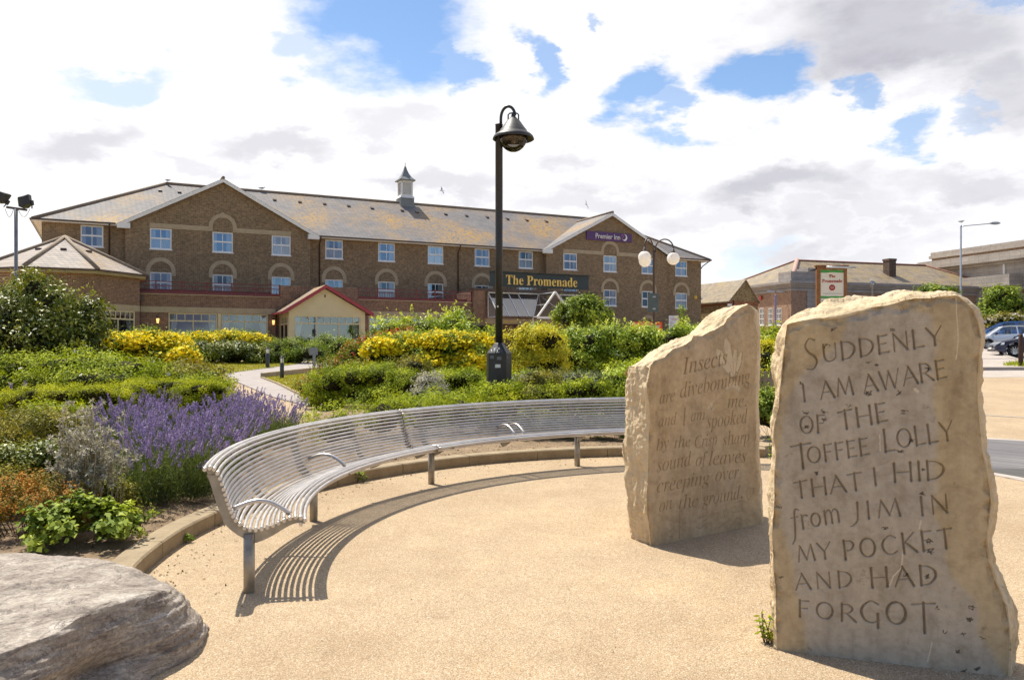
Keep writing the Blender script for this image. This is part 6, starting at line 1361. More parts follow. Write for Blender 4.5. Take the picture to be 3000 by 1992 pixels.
def notice():
    Y = 41.; k = Y/F; b = at(1974.5, 960, Y); z0 = float(hgt(b.x, Y)); t = thing('notice_board', 'pale grey car park notice board standing behind the hedge', 'notice board', (b.x, Y, z0)); Z = lambda py: EYE-(py-HY)*k-z0; X = lambda px: (px-1974.5)*k
    mb = MB(); mb.box(X(1960), X(1989), -.03, .03, Z(975), Z(925)); mb.build('panel', M['panel_grey'], t, bevel=.01); mb = MB(); mb.box(X(1964), X(1967), .031, .09, -.2, Z(935)); mb.box(X(1982), X(1985), .031, .09, -.2, Z(935)); mb.build('post', M['grey_metal'], t)
    lettering('lettering', 'PAY AND DISPLAY', M['red_text'], t, (X(1974.5), -.032, Z(933)), width=24*k, height=2.2*k, extrude=.003, bold=.02); lettering('lettering', 'CAR PARK', M['red_text'], t, (X(1974.5), -.032, Z(937)), width=15*k, height=2.2*k, extrude=.003, bold=.02)
    mb = MB()
    for i, y in enumerate((945, 948, 951)): mb.box(X(1963), X(1963+10-i*2), -.034, -.031, Z(y+.5), Z(y-.5))
    mb.build('small_print', M['grey_metal'], t)
notice()
for gx, gy, ht, lab in ((826.2, 1110.7, 66.7, 'charcoal bollard light nearer us beside the path edging'), (783.9, 1078.5, 60.6, 'charcoal bollard light farther off on the lawn by the low hedge')):
    x, y = G(gx, gy); z0 = float(hgt(x, y)); k = y/F; h = ht*k; t = thing('bollard_light', lab, 'bollard', (x, y, z0), 0, 'bollard lights along the path'); r = 5.6*k*1.05
    mb = MB(); mb.lathe([(r, -.1), (r, h*.70), (r*.9, h*.71)], (0, 0, 0), 18); mb.lathe([(r, h*.93), (r*1.04, h*.97), (r*.8, h), (0, h*1.005)], (0, 0, 0), 18)
    for q in range(4): mb.bar((r*.9*math.cos(q*1.57+.6), r*.9*math.sin(q*1.57+.6), h*.70), (r*.9*math.cos(q*1.57+.6), r*.9*math.sin(q*1.57+.6), h*.94), .012, .012)
    mb.build('body', M['bollard'], t); mb = MB(); mb.lathe([(r*.8, h*.715), (r*.8, h*.93)], (0, 0, 0), 16); mb.build('lens', M['opal'], t)
x, y = G(920, 1086); k = y/F; t = thing('path_sign', 'grey square sign seen from behind on a short post by the path', 'sign', (x, y, float(hgt(x, y))), -.2); mb = MB(); h = (1086-1018)*k; mb.bar((0, 0, -.1), (0, 0, h), 7*k, .06, up=(0, 1, 0)); mb.build('post', M['grey_metal'], t); mb = MB(); mb.box(-13*k, 13*k, -.06, -.035, h-22*k, h); mb.build('panel', M['grey_metal'], t)
p = at(2990.5, 1066, 31.6); z0 = float(hgt(p.x, 31.6))+.1; t = thing('timber_bollard', 'dark stained timber bollard on the grassy verge by the car park', 'bollard', (p.x, 31.6, z0)); mb = MB(); hh = EYE-(978-HY)*31.6/F-z0; mb.lathe([(.085, -.2), (.082, hh-.06), (.06, hh-.01), (0, hh)], (0, 0, 0), 14); mb.build('post', M['darkwood'], t)
def pickets():
    def fence(pa, pb, n, z_top, lab):
        t = thing('picket_fence', lab, 'fence', (pa[0], pa[1], float(hgt(*pa))), math.atan2(pb[1]-pa[1], pb[0]-pa[0])); L_ = math.hypot(pb[0]-pa[0], pb[1]-pa[1]); h = z_top; dzl = float(hgt(*pb)-hgt(*pa))/L_
        mb = MB()
        for z in (h*.25, h*.75): mb.bar((0, .03, z), (L_, .03, z+dzl*L_), .03, .07)
        mb.build('rail', M['oldwood'], t)
        for i in range(n):
            x = L_*(i+.5)/n; w = .036; o = random.uniform(-.02, .02); b = dzl*x; mb = MB(); q = [(x-w, 0, b), (x+w, 0, b), (x+w, 0, b+h-.03+o), (x+w*.6, 0, b+h-.005+o), (x, 0, b+h+o), (x-w*.6, 0, b+h-.005+o), (x-w, 0, b+h-.03+o)]; mb.prism(q, (0, 0, 0), (0, -.022, 0)); mb.build('picket', M['oldwood'], t)
    a = at(2180, 1100, 16.6); b = at(2305, 1100, 16.3); fence((a.x, a.y), (b.x, b.y), 7, .82, 'weathered wooden picket fence between the two carved stones')
    a = at(1560, 1100, 16.4); b = at(1765, 1100, 16.9); fence((a.x, a.y), (b.x, b.y), 11, .64, 'low weathered picket fence in front of the glossy hedge')
pickets()

# ---------------------------------------------------------------- cars
def carmat(name, col):
    m, nt, b = nmat(name); b.inputs['Base Color'].default_value = c4(col); b.inputs['Roughness'].default_value = .22; b.inputs['Metallic'].default_value = .25; b.inputs['Coat Weight'].default_value = .6; b.inputs['Coat Roughness'].default_value = .04; return m
M['car_navy'] = carmat('navy car paint', (.022, .021, .055)); M['car_silver'] = carmat('white car paint', (.80, .80, .82)); M['car_blue'] = carmat('bright blue car paint', (.015, .16, .55))
M['tyre'] = flat('tyre rubber', (.012, .012, .012), .8); M['rim'] = flat('alloy wheel', (.55, .55, .56), .3, .7); M['headlamp'] = flat('headlamp glass', (.75, .76, .74), .1, .1, .8); M['car_glass'] = panemat('car glass', base=.1); M['trim'] = flat('black trim', (.02, .02, .022), .5)
def car(name, label, x, y, rz, paint, Lc=4.4, Hc=1.42, Wc=1.72, hood=.88, a_base=1.15, roof0=1.85, roof1=3.3, tail=4.0, wr=.31):
    z0 = float(hgt(x, y)); t = thing(name, label, 'car', (x, y, z0), rz, 'cars in the car park'); fw, rw = .88, Lc-.85; g = .20
    sill = []
    for cxw in (fw, rw):
        sill.append([(cxw+(wr+.06)*math.cos(q), max(g, wr+(wr+.06)*math.sin(q))) for q in np.linspace(math.pi, 0, 13)])
    low = [(.06, g+.1), (.02, .42), (.05, .55), (.12, .62), (.35, .74), (a_base-.05, hood)]
    up = [(a_base, hood+.02), (2.2, hood+.05), (3.4, hood+.06), (tail+.1, hood+.04), (Lc-.08, hood-.06), (Lc, .62), (Lc-.02, .4), (Lc-.12, g+.05)]
    bottom = [(rw+wr+.06, g)]+sill[1][::-1]+[(rw-wr-.06, g), (fw+wr+.06, g)]+sill[0][::-1]+[(fw-wr-.06, g)]
    poly = low+up+bottom
    mb = MB(); mb.prism([(px, -Wc/2, pz) for px, pz in poly], (0, 0, 0), (0, Wc, 0)); me = mb.mesh('body', M[paint]); bm = bmesh.new(); bm.from_mesh(me); bmesh.ops.remove_doubles(bm, verts=bm.verts, dist=1e-5); bmesh.ops.recalc_face_normals(bm, faces=bm.faces)
    for v in bm.verts:       # round the plan at nose and tail, tuck in towards the shoulder
        k = max(0, 1-v.co.x/.7)+max(0, 1-(Lc-v.co.x)/.7); v.co.y *= 1-.13*k*k; v.co.y *= 1-.05*max(0, (v.co.z-.6)/.3)
    es = [e for e in bm.edges if len(e.link_faces) == 2 and e.calc_face_angle(0) > .5]; bmesh.ops.bevel(bm, geom=es, offset=.045, segments=3, affect='EDGES', profile=.5, clamp_overlap=True); bm.to_mesh(me); bm.free()
    for p in me.polygons: p.use_smooth = False
    link('body', me, t)
    zr = Hc; W1 = Wc/2-.06; W2_ = Wc/2-.22; hb = hood+.0
    A = [(a_base, hb), (roof0, zr-.04), (roof0+.4, zr), (roof1, zr-.01), (roof1+.2, zr-.05), (tail, hb+.02)]
    mb = MB(); ys = lambda z: W1+(W2_-W1)*(z-hb)/(zr-hb)
    th = .05
    for i in range(1, 4): (x0, q0), (x1, q1) = A[i], A[i+1]; mb.face([(x0, -ys(q0), q0), (x1, -ys(q1), q1), (x1, ys(q1), q1), (x0, ys(q0), q0)])
    for sgn in (-1, 1):
        def P(xx, zz, o=0): return (xx, sgn*(ys(zz)+o), zz)
        mb.bar(P(*A[0]), P(*A[1]), .055, .055); mb.bar(P(*A[1]), P(*A[2]), .05, .05); mb.bar(P(*A[2]), P(*A[3]), .05, .05); mb.bar(P(*A[3]), P(*A[4]), .05, .05); mb.bar(P(*A[4]), P(*A[5]), .09, .06)
        xb = (roof0+roof1)/2+.02; mb.bar(P(xb, hb), P(xb-.06, zr-.02), .05, .07); mb.bar(P(a_base+.1, hb+.01), P(tail, hb+.02), .04, .05)
    mb.build('roof', M[paint], t)
    mb = MB(); ins = -.012
    for sgn in (-1, 1):
        mb.face([(px, sgn*(ys(pz)+ins), pz) for px, pz in A])
    mb.face([(A[0][0], -ys(hb), hb), (A[0][0], ys(hb), hb), (A[1][0], ys(A[1][1]), A[1][1]), (A[1][0], -ys(A[1][1]), A[1][1])]); mb.face([(A[4][0], -ys(A[4][1]), A[4][1]), (A[4][0], ys(A[4][1]), A[4][1]), (A[5][0], ys(hb), A[5][1]), (A[5][0], -ys(hb), A[5][1])]); mb.build('window_glass', M['car_glass'], t, fixn=False)
    mb = MB()
    for sx in (2.0, 2.9):
        for sy in (-.38, .38): mb.box(sx, sx+.14, sy-.24, sy+.24, .5, 1.05); mb.box(sx+.02, sx+.12, sy-.12, sy+.12, 1.06, 1.22)
    mb.box(.5, Lc-.4, -.7, .7, .45, .5); mb.build('seats', M['trim'], t)
    for sgn in (-1, 1):
        for cxw in (fw, rw):
            mb = MB(); n = 28
            prof = [(wr*.62, -.09), (wr*.9, -.10), (wr, -.07), (wr, .07), (wr*.9, .10), (wr*.62, .09)]
            mb.lathe(prof, (0, 0, 0), n, cap=False); w = mb.build('wheel', M['tyre'], t); w.rotation_euler = (math.pi/2, 0, 0); w.location = (cxw, sgn*(Wc/2-.11), wr)
            mb = MB(); zz = .085 if sgn < 0 else -.085; mb.lathe([(wr*.66, zz), (wr*.66, zz*.6), (wr*.6, zz*.6), (wr*.58, zz)], (0, 0, 0), n, cap=False)
            for q in range(9): a = q*2*math.pi/9; mb.bar((.03*math.cos(a), .03*math.sin(a), zz*.8), (wr*.62*math.cos(a), wr*.62*math.sin(a), zz*.95), .035, .02)
            mb.lathe([(.06, zz*.7), (.05, zz), (0, zz*1.02)], (0, 0, 0), 14); mb.build('rim', M['rim'], w)
        mb = MB(); mb.prism([(.10, sgn*(Wc/2-.17), .56), (.42, sgn*(Wc/2+.004), .60), (.44, sgn*(Wc/2-.01), .72), (.2, sgn*(Wc/2-.13), .675)], (0, 0, 0), (0, -sgn*.1, 0)); mb.build('headlight', M['headlamp'], t)
        mb = MB(); mb.bar((a_base+.28, sgn*(Wc/2-.05), hb+.06), (a_base+.30, sgn*(Wc/2+.14), hb+.08), .1, .11); mb.build('mirror', M['trim'], t, bevel=.015)
        mb = MB(); o = Wc/2+.001
        for xs in (a_base+.12, (roof0+roof1)/2+.04, tail-.5): mb.box(xs-.006, xs+.006, min(sgn*o, sgn*(o-.03)), max(sgn*o, sgn*(o-.03)), .3, hb-.03)
        mb.box(fw+.42, rw-.42, min(sgn*(o+.008), sgn*(o-.02)), max(sgn*(o+.008), sgn*(o-.02)), .46, .51)
        for xs in ((roof0+roof1)/2-.22, tail-.75): mb.box(xs, xs+.17, min(sgn*(o+.01), sgn*(o-.02)), max(sgn*(o+.01), sgn*(o-.02)), hb-.13, hb-.10)
        mb.build('door_trim', M['trim'], t)
    mb = MB(); mb.box(.03, .1, -.6, .6, .28, .36); mb.box(.02, .09, -.3, .3, .48, .56); mb.build('grille', M['trim'], t)
    mb = MB(); mb.box(0.0, .03, -.26, .26, .38, .47); mb.build('number_plate', M['white'], t)
# fronts to the left
p = at(2958, 1041, 40.5); car('parked_car', 'dark navy hatchback nearest the kerb with multi-spoke wheels', p.x-.80, 40.8, math.radians(-17), 'car_navy', 4.3, 1.42, 1.72, .90, 1.2, 1.95)
p = at(2885, 1022, 49.); car('parked_car', 'white saloon between the navy and the blue car', p.x-.85, 49.3, math.radians(-19), 'car_silver', 4.4, 1.40, 1.68, .88, 1.05, 1.72, 3.2)
p = at(2855, 1015, 55.); car('parked_car', 'bright blue car with a sloping windscreen, farthest back', p.x-.1, 55.6, math.radians(-20), 'car_blue', 4.5, 1.60, 1.76, 1.0, .95, 2.0, 3.4)

# ---------------------------------------------------------------- gulls
M['gull_white'] = flat('white feathers', (.78, .78, .78), .8); M['gull_grey'] = flat('grey feathers', (.38, .39, .42), .8); M['beak'] = flat('yellow beak', (.7, .45, .08), .6)
def gull(loc, rz, label, fly=False, bank=0):
    t = thing('gull', label, 'gull', loc, rz, 'gulls'); ax = [(-.24, .0, .012), (-.14, .02, .045), (0, .04, .075), (.1, .065, .07), (.16, .11, .045), (.2, .13, .042), (.235, .128, .026), (.25, .125, .01)]
    mb = MB(); mb.tube([(x, 0, z+(.0 if fly else .1)-(.05*x if not fly else 0)) for x, z, r in ax], [r for x, z, r in ax], 10); b = mb.build('body', M['gull_white'], t, fixn=False)
    mb = MB(); mb.tube([(.25, 0, .125+(0 if fly else .09)), (.3, 0, .11+(0 if fly else .09))], [.01, .003], 6); mb.build('beak', M['beak'], t)
    for s in (-1, 1):
        mb = MB()
        if fly: q = [(.1, s*.05, .06), (.12, s*.3, .15), (.02, s*.62, .12), (-.04, s*.3, .13), (-.1, s*.05, .05)]
        else: q = [(.12, s*.055, .17), (.04, s*.085, .19), (-.26, s*.03, .14), (-.16, s*.07, .11), (.02, s*.085, .11)]
        mb.prism(q, (0, 0, 0), (0, s*.004, .012)); mb.build('wing', M['gull_grey'], t)
        if not fly: mb = MB(); mb.tube([(.0, s*.025, .06), (.0, s*.025, 0)], .006, 6); mb.build('leg', M['beak'], t)
    if fly: t.rotation_euler = (bank, .2, rz)
gull(hw(.78, yr-.1, 13.36), 2.8, 'gull perched at the left end of the hotel ridge')
gull(hw(7.2, 6.0, 13.38), .4, 'gull sitting on the hotel ridge just right of the left gable')
gull((_sl.location.x+.03, _sl.location.y, _sl.location.z+_slz+.02), .2, 'gull standing on top of the tall grey street lamp')
gull(tuple(at(1293, 560, 80)), .7, 'gull flying above the hotel roof right of the cupola', True, .9); gull(tuple(at(1716, 600, 90)), 1.2, 'gull flying above the hotel roof near the right gable', True, 1.2)
# ---------------------------------------------------------------- planting
def unit(v): return v/np.maximum(np.linalg.norm(v, axis=1, keepdims=True), 1e-9)
def leafquads(C, N, L, W, rng, droop=0., fold=.18, dirs=None):
    """one folded diamond per leaf: centres C, normals N, lengths L, widths W"""
    n = len(C); r = rng.normal(size=(n, 3)) if dirs is None else dirs+.35*rng.normal(size=(n, 3)); N = unit(N); d = unit(r-N*(r*N).sum(1, keepdims=True)); d[:, 2] -= droop; d = unit(d); b = unit(np.cross(N, d)); N = np.cross(d, b)
    L = np.asarray(L).reshape(-1, 1)*np.ones((n, 1)); W = np.asarray(W).reshape(-1, 1)*np.ones((n, 1))
    V = np.stack([C-d*L/2, C-d*L*.05+b*W/2+N*W*fold, C+d*L/2-N*L*.08, C-d*L*.05-b*W/2+N*W*fold], 1).reshape(-1, 3)
    return V
def quads_mesh(name, V, mat, tint, smooth=False):
    m = len(V)//4; return npmesh(name, V, np.arange(m*4).reshape(-1, 4), [mat], smooth, [('tint', 'FACE', tint)])
def lumps_world(lumps, Y, rng, jit=.5, flat=1.0):
    out = []
    for px, py, rx, ry in lumps:
        y = Y+rng.uniform(-jit, jit); p = at(px, py, y); k = y/F; out.append((np.array(p), np.array([rx*k, max(rx, ry)*k*flat, ry*k])))
    return out
def foliage(lw, n, rng, clump=.22, leaf=.06, aspect=.45, up=.35, inner=.25, ground=None, shoots=0., ragged=.16):
    """leaf centres and normals clumped over ellipsoid lumps"""
    vol = np.array([r[0]*r[2]+r[1]*r[2] for c, r in lw]); vol /= vol.sum(); C = []; N = []; T = []
    for (c, r), f in zip(lw, vol):
        m = max(20, int(n*f)); ncl = max(6, int(1.5*(r[0]*r[1]+r[0]*r[2]+r[1]*r[2])/(clump**2)*.9)); ncl = min(ncl, 260)
        d = unit(rng.normal(size=(ncl, 3))); d[:, 2] = np.where(d[:, 2] < -.35, -d[:, 2], d[:, 2])
        rad = 1+ragged*rng.normal(size=ncl)*.6; rad[: int(ncl*inner)] *= rng.uniform(.35, .85, int(ncl*inner))
        cc = c+d*r*rad[:, None]; ct = rng.uniform(0, 1, ncl)
        k = rng.integers(0, ncl, m); off = rng.normal(size=(m, 3))*clump*.48; off[:, 2] *= .8
        P = cc[k]+off; nn = unit(d[k]/r*r.mean()*.8+off/clump*.5+np.array([0, 0, up])+.55*rng.normal(size=(m, 3)))
        C.append(P); N.append(nn); T.append(np.clip(ct[k]*.55+rng.uniform(0, .45, m), 0, 1))
        if shoots:      # upright leading shoots
            ns = int(ncl*shoots); ks = rng.integers(0, ncl, ns); ks = ks[d[ks, 2] > .1]
            for q in ks:
                h = clump*rng.uniform(.8, 1.9); g = 14; t = rng.uniform(0, 1, g)[:, None]; tip = np.array([rng.normal()*.3, rng.normal()*.3, 1]); tip /= np.linalg.norm(tip)
                C.append(cc[q]+tip*h*t+rng.normal(size=(g, 3))*leaf*.35); N.append(unit(rng.normal(size=(g, 3))+np.array([0, 0, .3]))); T.append(np.clip(.6+.4*t[:, 0]+.1*rng.normal(size=g), 0, 1))
    C = np.concatenate(C); N = np.concatenate(N); T = np.concatenate(T)
    g = hgt(C[:, 0], C[:, 1])+(ground or .02); ok = C[:, 2] > g; return C[ok], N[ok], T[ok]
def stems(name, root, lw, rng, parent, n=14, r=.012, mat='stem', base=None):
    mb = MB(); off = Vector(root)
    for i in range(n):
        c, rr = lw[rng.integers(0, len(lw))]; tip = c+rng.uniform(-.75, .75, 3)*rr; x = tip[0]*.35+c[0]*.65; y = tip[1]*.35+c[1]*.65
        b = Vector((x, y, float(hgt(x, y))-.02)) if base is None else Vector(base); m_ = b.lerp(Vector(tip), .5)+Vector(rng.normal(size=3)*.06)
        mb.tube([b-off, m_-off, Vector(tip)-off], [r, r*.7, r*.25], 5)
    return mb.build(name, M[mat], parent, fixn=False)
SEED = [100]
def shrub(name, label, cat, lumps, Y, n, leaf, mat, aspect=.45, clump=.22, group=None, blossoms=None, jit=.4, up=.35, shoots=0., inner=.25, fl=1.0, ns=12, stem_r=.012, extra=None, ground=None, ragged=.16, lw=None, fold=.18, stemmat='stem', base=None, core=.62):
    SEED[0] += 1; rng = np.random.default_rng(SEED[0]); own = lw is None; lw = lw or lumps_world(lumps, Y, rng, jit, fl)
    if own and cat != 'tree' and core:       # bushes are leafy down to the soil
        add = []
        for c, r in lw:
            g = float(hgt(c[0], c[1])); bz = c[2]-r[2]
            if bz > g+.12: add.append((np.array([c[0], c[1], g+(bz-g)*.5]), np.array([r[0]*.92, r[1]*.92, (bz-g)*.5+r[2]*.5])))
        n = int(n*(1+.55*len(add)/len(lw))); lw = lw+add
    cx = float(np.mean([c[0] for c, r in lw])); cy = float(np.mean([c[1] for c, r in lw])); root = (cx, cy, float(hgt(cx, cy)))
    t = thing(name, label, cat, root, 0, group); C, N, T = foliage(lw, n, rng, clump, leaf, aspect, up, inner, ground, shoots, ragged)
    L = leaf*rng.uniform(.65, 1.3, len(C)); V = leafquads(C-np.array(root), N, L, L*aspect, rng, fold=fold)
    link('foliage', quads_mesh('foliage', V, M[mat], T), t)
    if core:  # opaque dark core added in each lump to block light through the leaves
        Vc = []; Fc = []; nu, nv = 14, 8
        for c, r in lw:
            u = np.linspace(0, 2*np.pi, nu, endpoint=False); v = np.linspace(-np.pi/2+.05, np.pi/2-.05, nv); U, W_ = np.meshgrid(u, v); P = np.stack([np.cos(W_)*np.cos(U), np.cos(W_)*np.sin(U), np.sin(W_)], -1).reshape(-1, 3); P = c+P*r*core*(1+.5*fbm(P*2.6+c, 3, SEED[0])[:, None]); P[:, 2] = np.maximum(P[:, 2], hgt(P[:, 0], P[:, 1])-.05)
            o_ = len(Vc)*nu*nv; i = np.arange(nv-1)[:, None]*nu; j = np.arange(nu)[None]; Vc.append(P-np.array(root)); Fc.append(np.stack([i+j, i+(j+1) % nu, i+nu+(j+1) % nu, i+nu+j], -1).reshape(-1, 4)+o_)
        link('shade_core', npmesh('shade_core', np.concatenate(Vc), np.concatenate(Fc), [M['core_shade']], False), t)
    if ns: stems('stem' if cat != 'tree' else 'trunk', root, lw, rng, t, ns, stem_r, stemmat, base=base)
    for bl in ([blossoms] if isinstance(blossoms, tuple) else (blossoms or [])):
        nb, size, bm_, zmin, pet = bl; Cb = []
        for c, r in lw:
            d = unit(rng.normal(size=(max(1, nb//len(lw)), 3))); d[:, 2] = np.abs(d[:, 2])*.9+rng.uniform(-.25, .15, len(d)) if zmin < .4 else np.abs(d[:, 2])
            d[:, 1] = -np.abs(d[:, 1])*np.where(rng.uniform(size=len(d)) < .7, 1, -1); d = unit(d); ok = d[:, 2] > zmin-.3
            Cb.append((c+d*r*(1.03+.10*rng.normal(size=(len(d), 1))))[ok])
        Cb = np.concatenate(Cb); zt_ = max(c[2]+r[2] for c, r in lw); zb_ = float(hgt(cx, cy)); ok = Cb[:, 2] > zb_+(zt_-zb_)*(.10+.22*rng.uniform(size=len(Cb))); Cb = Cb[ok]; k = len(Cb)
        face = unit(np.array([-.22, -.22, .95])+.5*rng.normal(size=(k, 3))); a = unit(np.cross(face, rng.normal(size=(k, 3)))); b = np.cross(face, a); Vs = []; sz = size*rng.uniform(.6, 1.25, (k, 1))
        for i in range(pet):
            th = 2*math.pi*i/pet; d = a*math.cos(th)+b*math.sin(th); s = -a*math.sin(th)+b*math.cos(th)
            Vs.append(np.stack([Cb, Cb+d*sz*.33+s*sz*.26+face*sz*.1, Cb+d*sz*.55+face*sz*.06, Cb+d*sz*.33-s*sz*.26+face*sz*.1], 1))
        V = np.stack(Vs, 1).reshape(-1, 3)-np.array(root); o = link('blossoms', quads_mesh('blossoms', V, M[bm_], np.repeat(rng.uniform(0, 1, k), pet)), t)
    return t
M['core_shade'] = flat('dark bush core', (.028, .026, .012), .9, 0, .1, .5, 25)  # dark colour stands in for shade inside the bushes
M['l_dark'] = leafmat('dark glossy leaves', [(.022, .040, .010), (.055, .085, .015), (.12, .15, .028), (.20, .21, .05)], .28, .25, .6)
M['l_hedge'] = leafmat('bright glossy hedge leaves', [(.05, .10, .010), (.11, .19, .016), (.21, .29, .03), (.36, .40, .11)], .3, .35, .5)
M['l_gold'] = leafmat('golden leaves', [(.12, .16, .015), (.50, .46, .025), (.82, .71, .04), (.86, .78, .10)], .4, .3, .4)
M['l_mid'] = leafmat('mid green leaves', [(.035, .070, .014), (.075, .135, .022), (.14, .20, .035), (.20, .25, .05)], .45, .35, .35)
M['l_bright'] = leafmat('fresh green leaves', [(.05, .09, .010), (.12, .18, .013), (.20, .26, .02), (.29, .33, .04)], .5, .4, .3)
M['l_lime'] = leafmat('lime heather foliage', [(.06, .10, .008), (.15, .20, .010), (.24, .28, .014), (.31, .34, .03)], .6, .4, .2)
M['l_olive'] = leafmat('olive leaves', [(.05, .06, .016), (.10, .11, .022), (.16, .16, .035), (.22, .20, .06)], .5, .3, .35)
M['l_grey'] = leafmat('grey green leaves', [(.10, .13, .07), (.18, .21, .13), (.28, .30, .20), (.38, .38, .28)], .6, .25, .3, raw=True)
M['l_silver'] = leafmat('silver leaves', [(.30, .28, .19), (.46, .43, .32), (.60, .56, .45), (.70, .65, .55)], .6, .25, .3, (1.1, 1.05, .8), raw=True)
M['l_rust'] = leafmat('rusty seed heads', [(.10, .06, .015), (.10, .12, .02), (.24, .12, .03), (.28, .17, .05)], .6, .3, .3, (1.2, 1, .7))
M['l_red'] = leafmat('red young leaves', [(.30, .02, .012), (.42, .05, .02), (.16, .12, .03), (.07, .12, .02)], .4, .3, .4, (1.2, 1, .7))
M['l_redtip'] = leafmat('bronze and red leaves', [(.05, .09, .016), (.11, .15, .03), (.17, .18, .04), (.30, .07, .04)], .5, .3, .35)
M['l_dry'] = leafmat('dry grass', [(.30, .20, .08), (.42, .30, .13), (.50, .38, .18), (.24, .20, .08)], .7, .3, .2, (1.1, 1, .7), raw=True)
M['l_tree'] = leafmat('tree leaves', [(.03, .06, .010), (.07, .12, .018), (.13, .19, .03), (.19, .24, .05)], .4, .35, .4)
M['b_yellow'] = leafmat('yellow petals', [(.84, .64, .012), (.88, .74, .02), (.90, .79, .05), (.86, .67, .012)], .5, .3, .3, (1.1, 1.05, .6))
M['b_white'] = leafmat('pale petals', [(.75, .68, .62), (.80, .74, .70), (.72, .60, .58), (.8, .76, .7)], .5, .3, .3, (1, 1, 1))
M['b_red'] = leafmat('red blossom', [(.45, .03, .04), (.55, .07, .07), (.5, .15, .13), (.4, .02, .03)], .5, .3, .3, (1.1, 1, .9), raw=True)
M['lav_leaf'] = leafmat('lavender leaves', [(.055, .085, .028), (.10, .14, .045), (.15, .19, .065), (.20, .23, .10)], .6, .3, .25, raw=True)
M['lav_stem'] = leafmat('lavender stalks', [(.09, .15, .025), (.13, .20, .035), (.17, .24, .05), (.21, .26, .08)], .6, .35, .25, raw=True)
M['lav_bloom'] = leafmat('lavender flowers', [(.20, .138, .275), (.31, .23, .41), (.41, .335, .50), (.51, .44, .57)], .7, .35, .2, (1.1, .95, 1.2), raw=True)

# left of the path
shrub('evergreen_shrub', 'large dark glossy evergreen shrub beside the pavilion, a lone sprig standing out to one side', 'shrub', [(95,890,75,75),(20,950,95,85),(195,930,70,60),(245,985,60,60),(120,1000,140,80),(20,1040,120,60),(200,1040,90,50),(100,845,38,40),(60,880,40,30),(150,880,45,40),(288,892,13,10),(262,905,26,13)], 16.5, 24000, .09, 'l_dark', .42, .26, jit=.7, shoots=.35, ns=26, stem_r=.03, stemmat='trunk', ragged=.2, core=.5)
shrub('hypericum_bush', 'yellow flowered bush right of the dark evergreen shrub', 'shrub', [(330,1020,70,45),(420,1015,80,42),(500,1020,60,42),(540,1060,45,40),(430,1060,110,45),(300,1070,60,40)], 18.5, 20000, .06, 'l_mid', .5, .18, 'yellow flowered bushes', (8500, .072, 'b_yellow', .0, 5), jit=.6)
shrub('hypericum_bush', 'yellow topped bush under the pair of lounge windows, behind the dark low hedge', 'shrub', [(600,1000,60,25),(680,998,60,28),(740,1005,50,28),(560,1005,40,22)], 43.0, 6500, .11, 'l_mid', .5, .3, 'yellow flowered bushes', (4200, .13, 'b_yellow', .1, 5), jit=.5)
shrub('low_hedge', 'low dark green hedge at the back of the lawn below the lounge windows', 'hedge', [(580,1035,50,28),(640,1032,60,30),(700,1035,55,28),(752,1040,40,28)], 41.3, 9000, .12, 'l_dark', .5, .3, jit=.4, ns=8)
shrub('cotoneaster', 'spreading green shrub on the lawn beside the cream porch', 'shrub', [(800,1025,50,28),(860,1022,50,25),(910,1035,50,28),(945,1050,30,22),(820,1045,60,25)], 42.0, 8000, .10, 'l_mid', .4, .26, jit=.4)
shrub('laurel_bush', 'rounded deep green bush under the porch window', 'shrub', [(960,1015,45,25),(1000,1020,40,25),(1020,1040,30,22)], 44.5, 4500, .12, 'l_tree', .5, .3, jit=.4)
shrub('shrub_rose', 'wide mound of fresh green foliage dotted with a few pale blossoms', 'shrub', [(100,1085,110,42),(220,1078,120,48),(350,1085,120,42),(450,1108,90,38),(40,1125,80,45),(300,1120,140,40),(180,1130,130,40)], 14.6, 34000, .05, 'l_bright', .5, .16, None, (46, .07, 'b_white', .2, 5), jit=.9)
shrub('potentilla', 'low green and yellowish bush along the left edge of the path', 'shrub', [(560,1095,60,32),(620,1110,50,30),(520,1110,60,30),(650,1128,30,20)], 15.5, 8000, .05, 'l_olive', .5, .17, jit=.6)
shrub('potentilla', 'small fresh green bush with a few yellow flowers beside the path corner', 'shrub', [(610,1130,55,24),(560,1128,50,22)], 14.0, 5000, .05, 'l_bright', .5, .15, None, (12, .06, 'b_yellow', .2, 5), jit=.3)
for i, (lab, lm, Y) in enumerate((('flat lime green heather mat behind the lavender spikes, farthest left', [(40,1165,70,22),(120,1155,70,24),(90,1175,90,24)], 11.4), ('lime green heather cushion between the pale blossomed mound and the lavender', [(190,1158,75,26),(270,1155,75,28),(330,1168,60,26)], 11.4), ('lime green heather strip with a dark hollow above the lavender', [(380,1142,70,22),(450,1130,75,22),(520,1132,70,22)], 12.2), ('narrow lime green heather edge reaching the tarmac path', [(590,1140,55,20),(640,1145,40,18),(560,1150,50,18)], 12.0))):
    shrub('heather', lab, 'heather', lm, Y, 17000, .030, 'l_lime', .3, .09, 'heather cushions behind the lavender', jit=.35, up=.9, ns=4, fl=.8, ragged=.07)
shrub('hebe', 'twiggy olive green bush with brownish patches left of the lavender', 'shrub', [(40,1255,80,45),(130,1250,80,48),(205,1265,50,45),(100,1300,110,50),(20,1310,80,50)], 8.3, 17000, .038, 'l_olive', .42, .12, jit=.5, ns=26, core=.38)
shrub('hebe', 'dark green small leaved bush behind the rusty seed heads', 'shrub', [(50,1370,90,50),(150,1365,70,50),(20,1410,70,40)], 6.9, 11000, .036, 'l_dark', .5, .11, jit=.35, ns=18, core=.38)
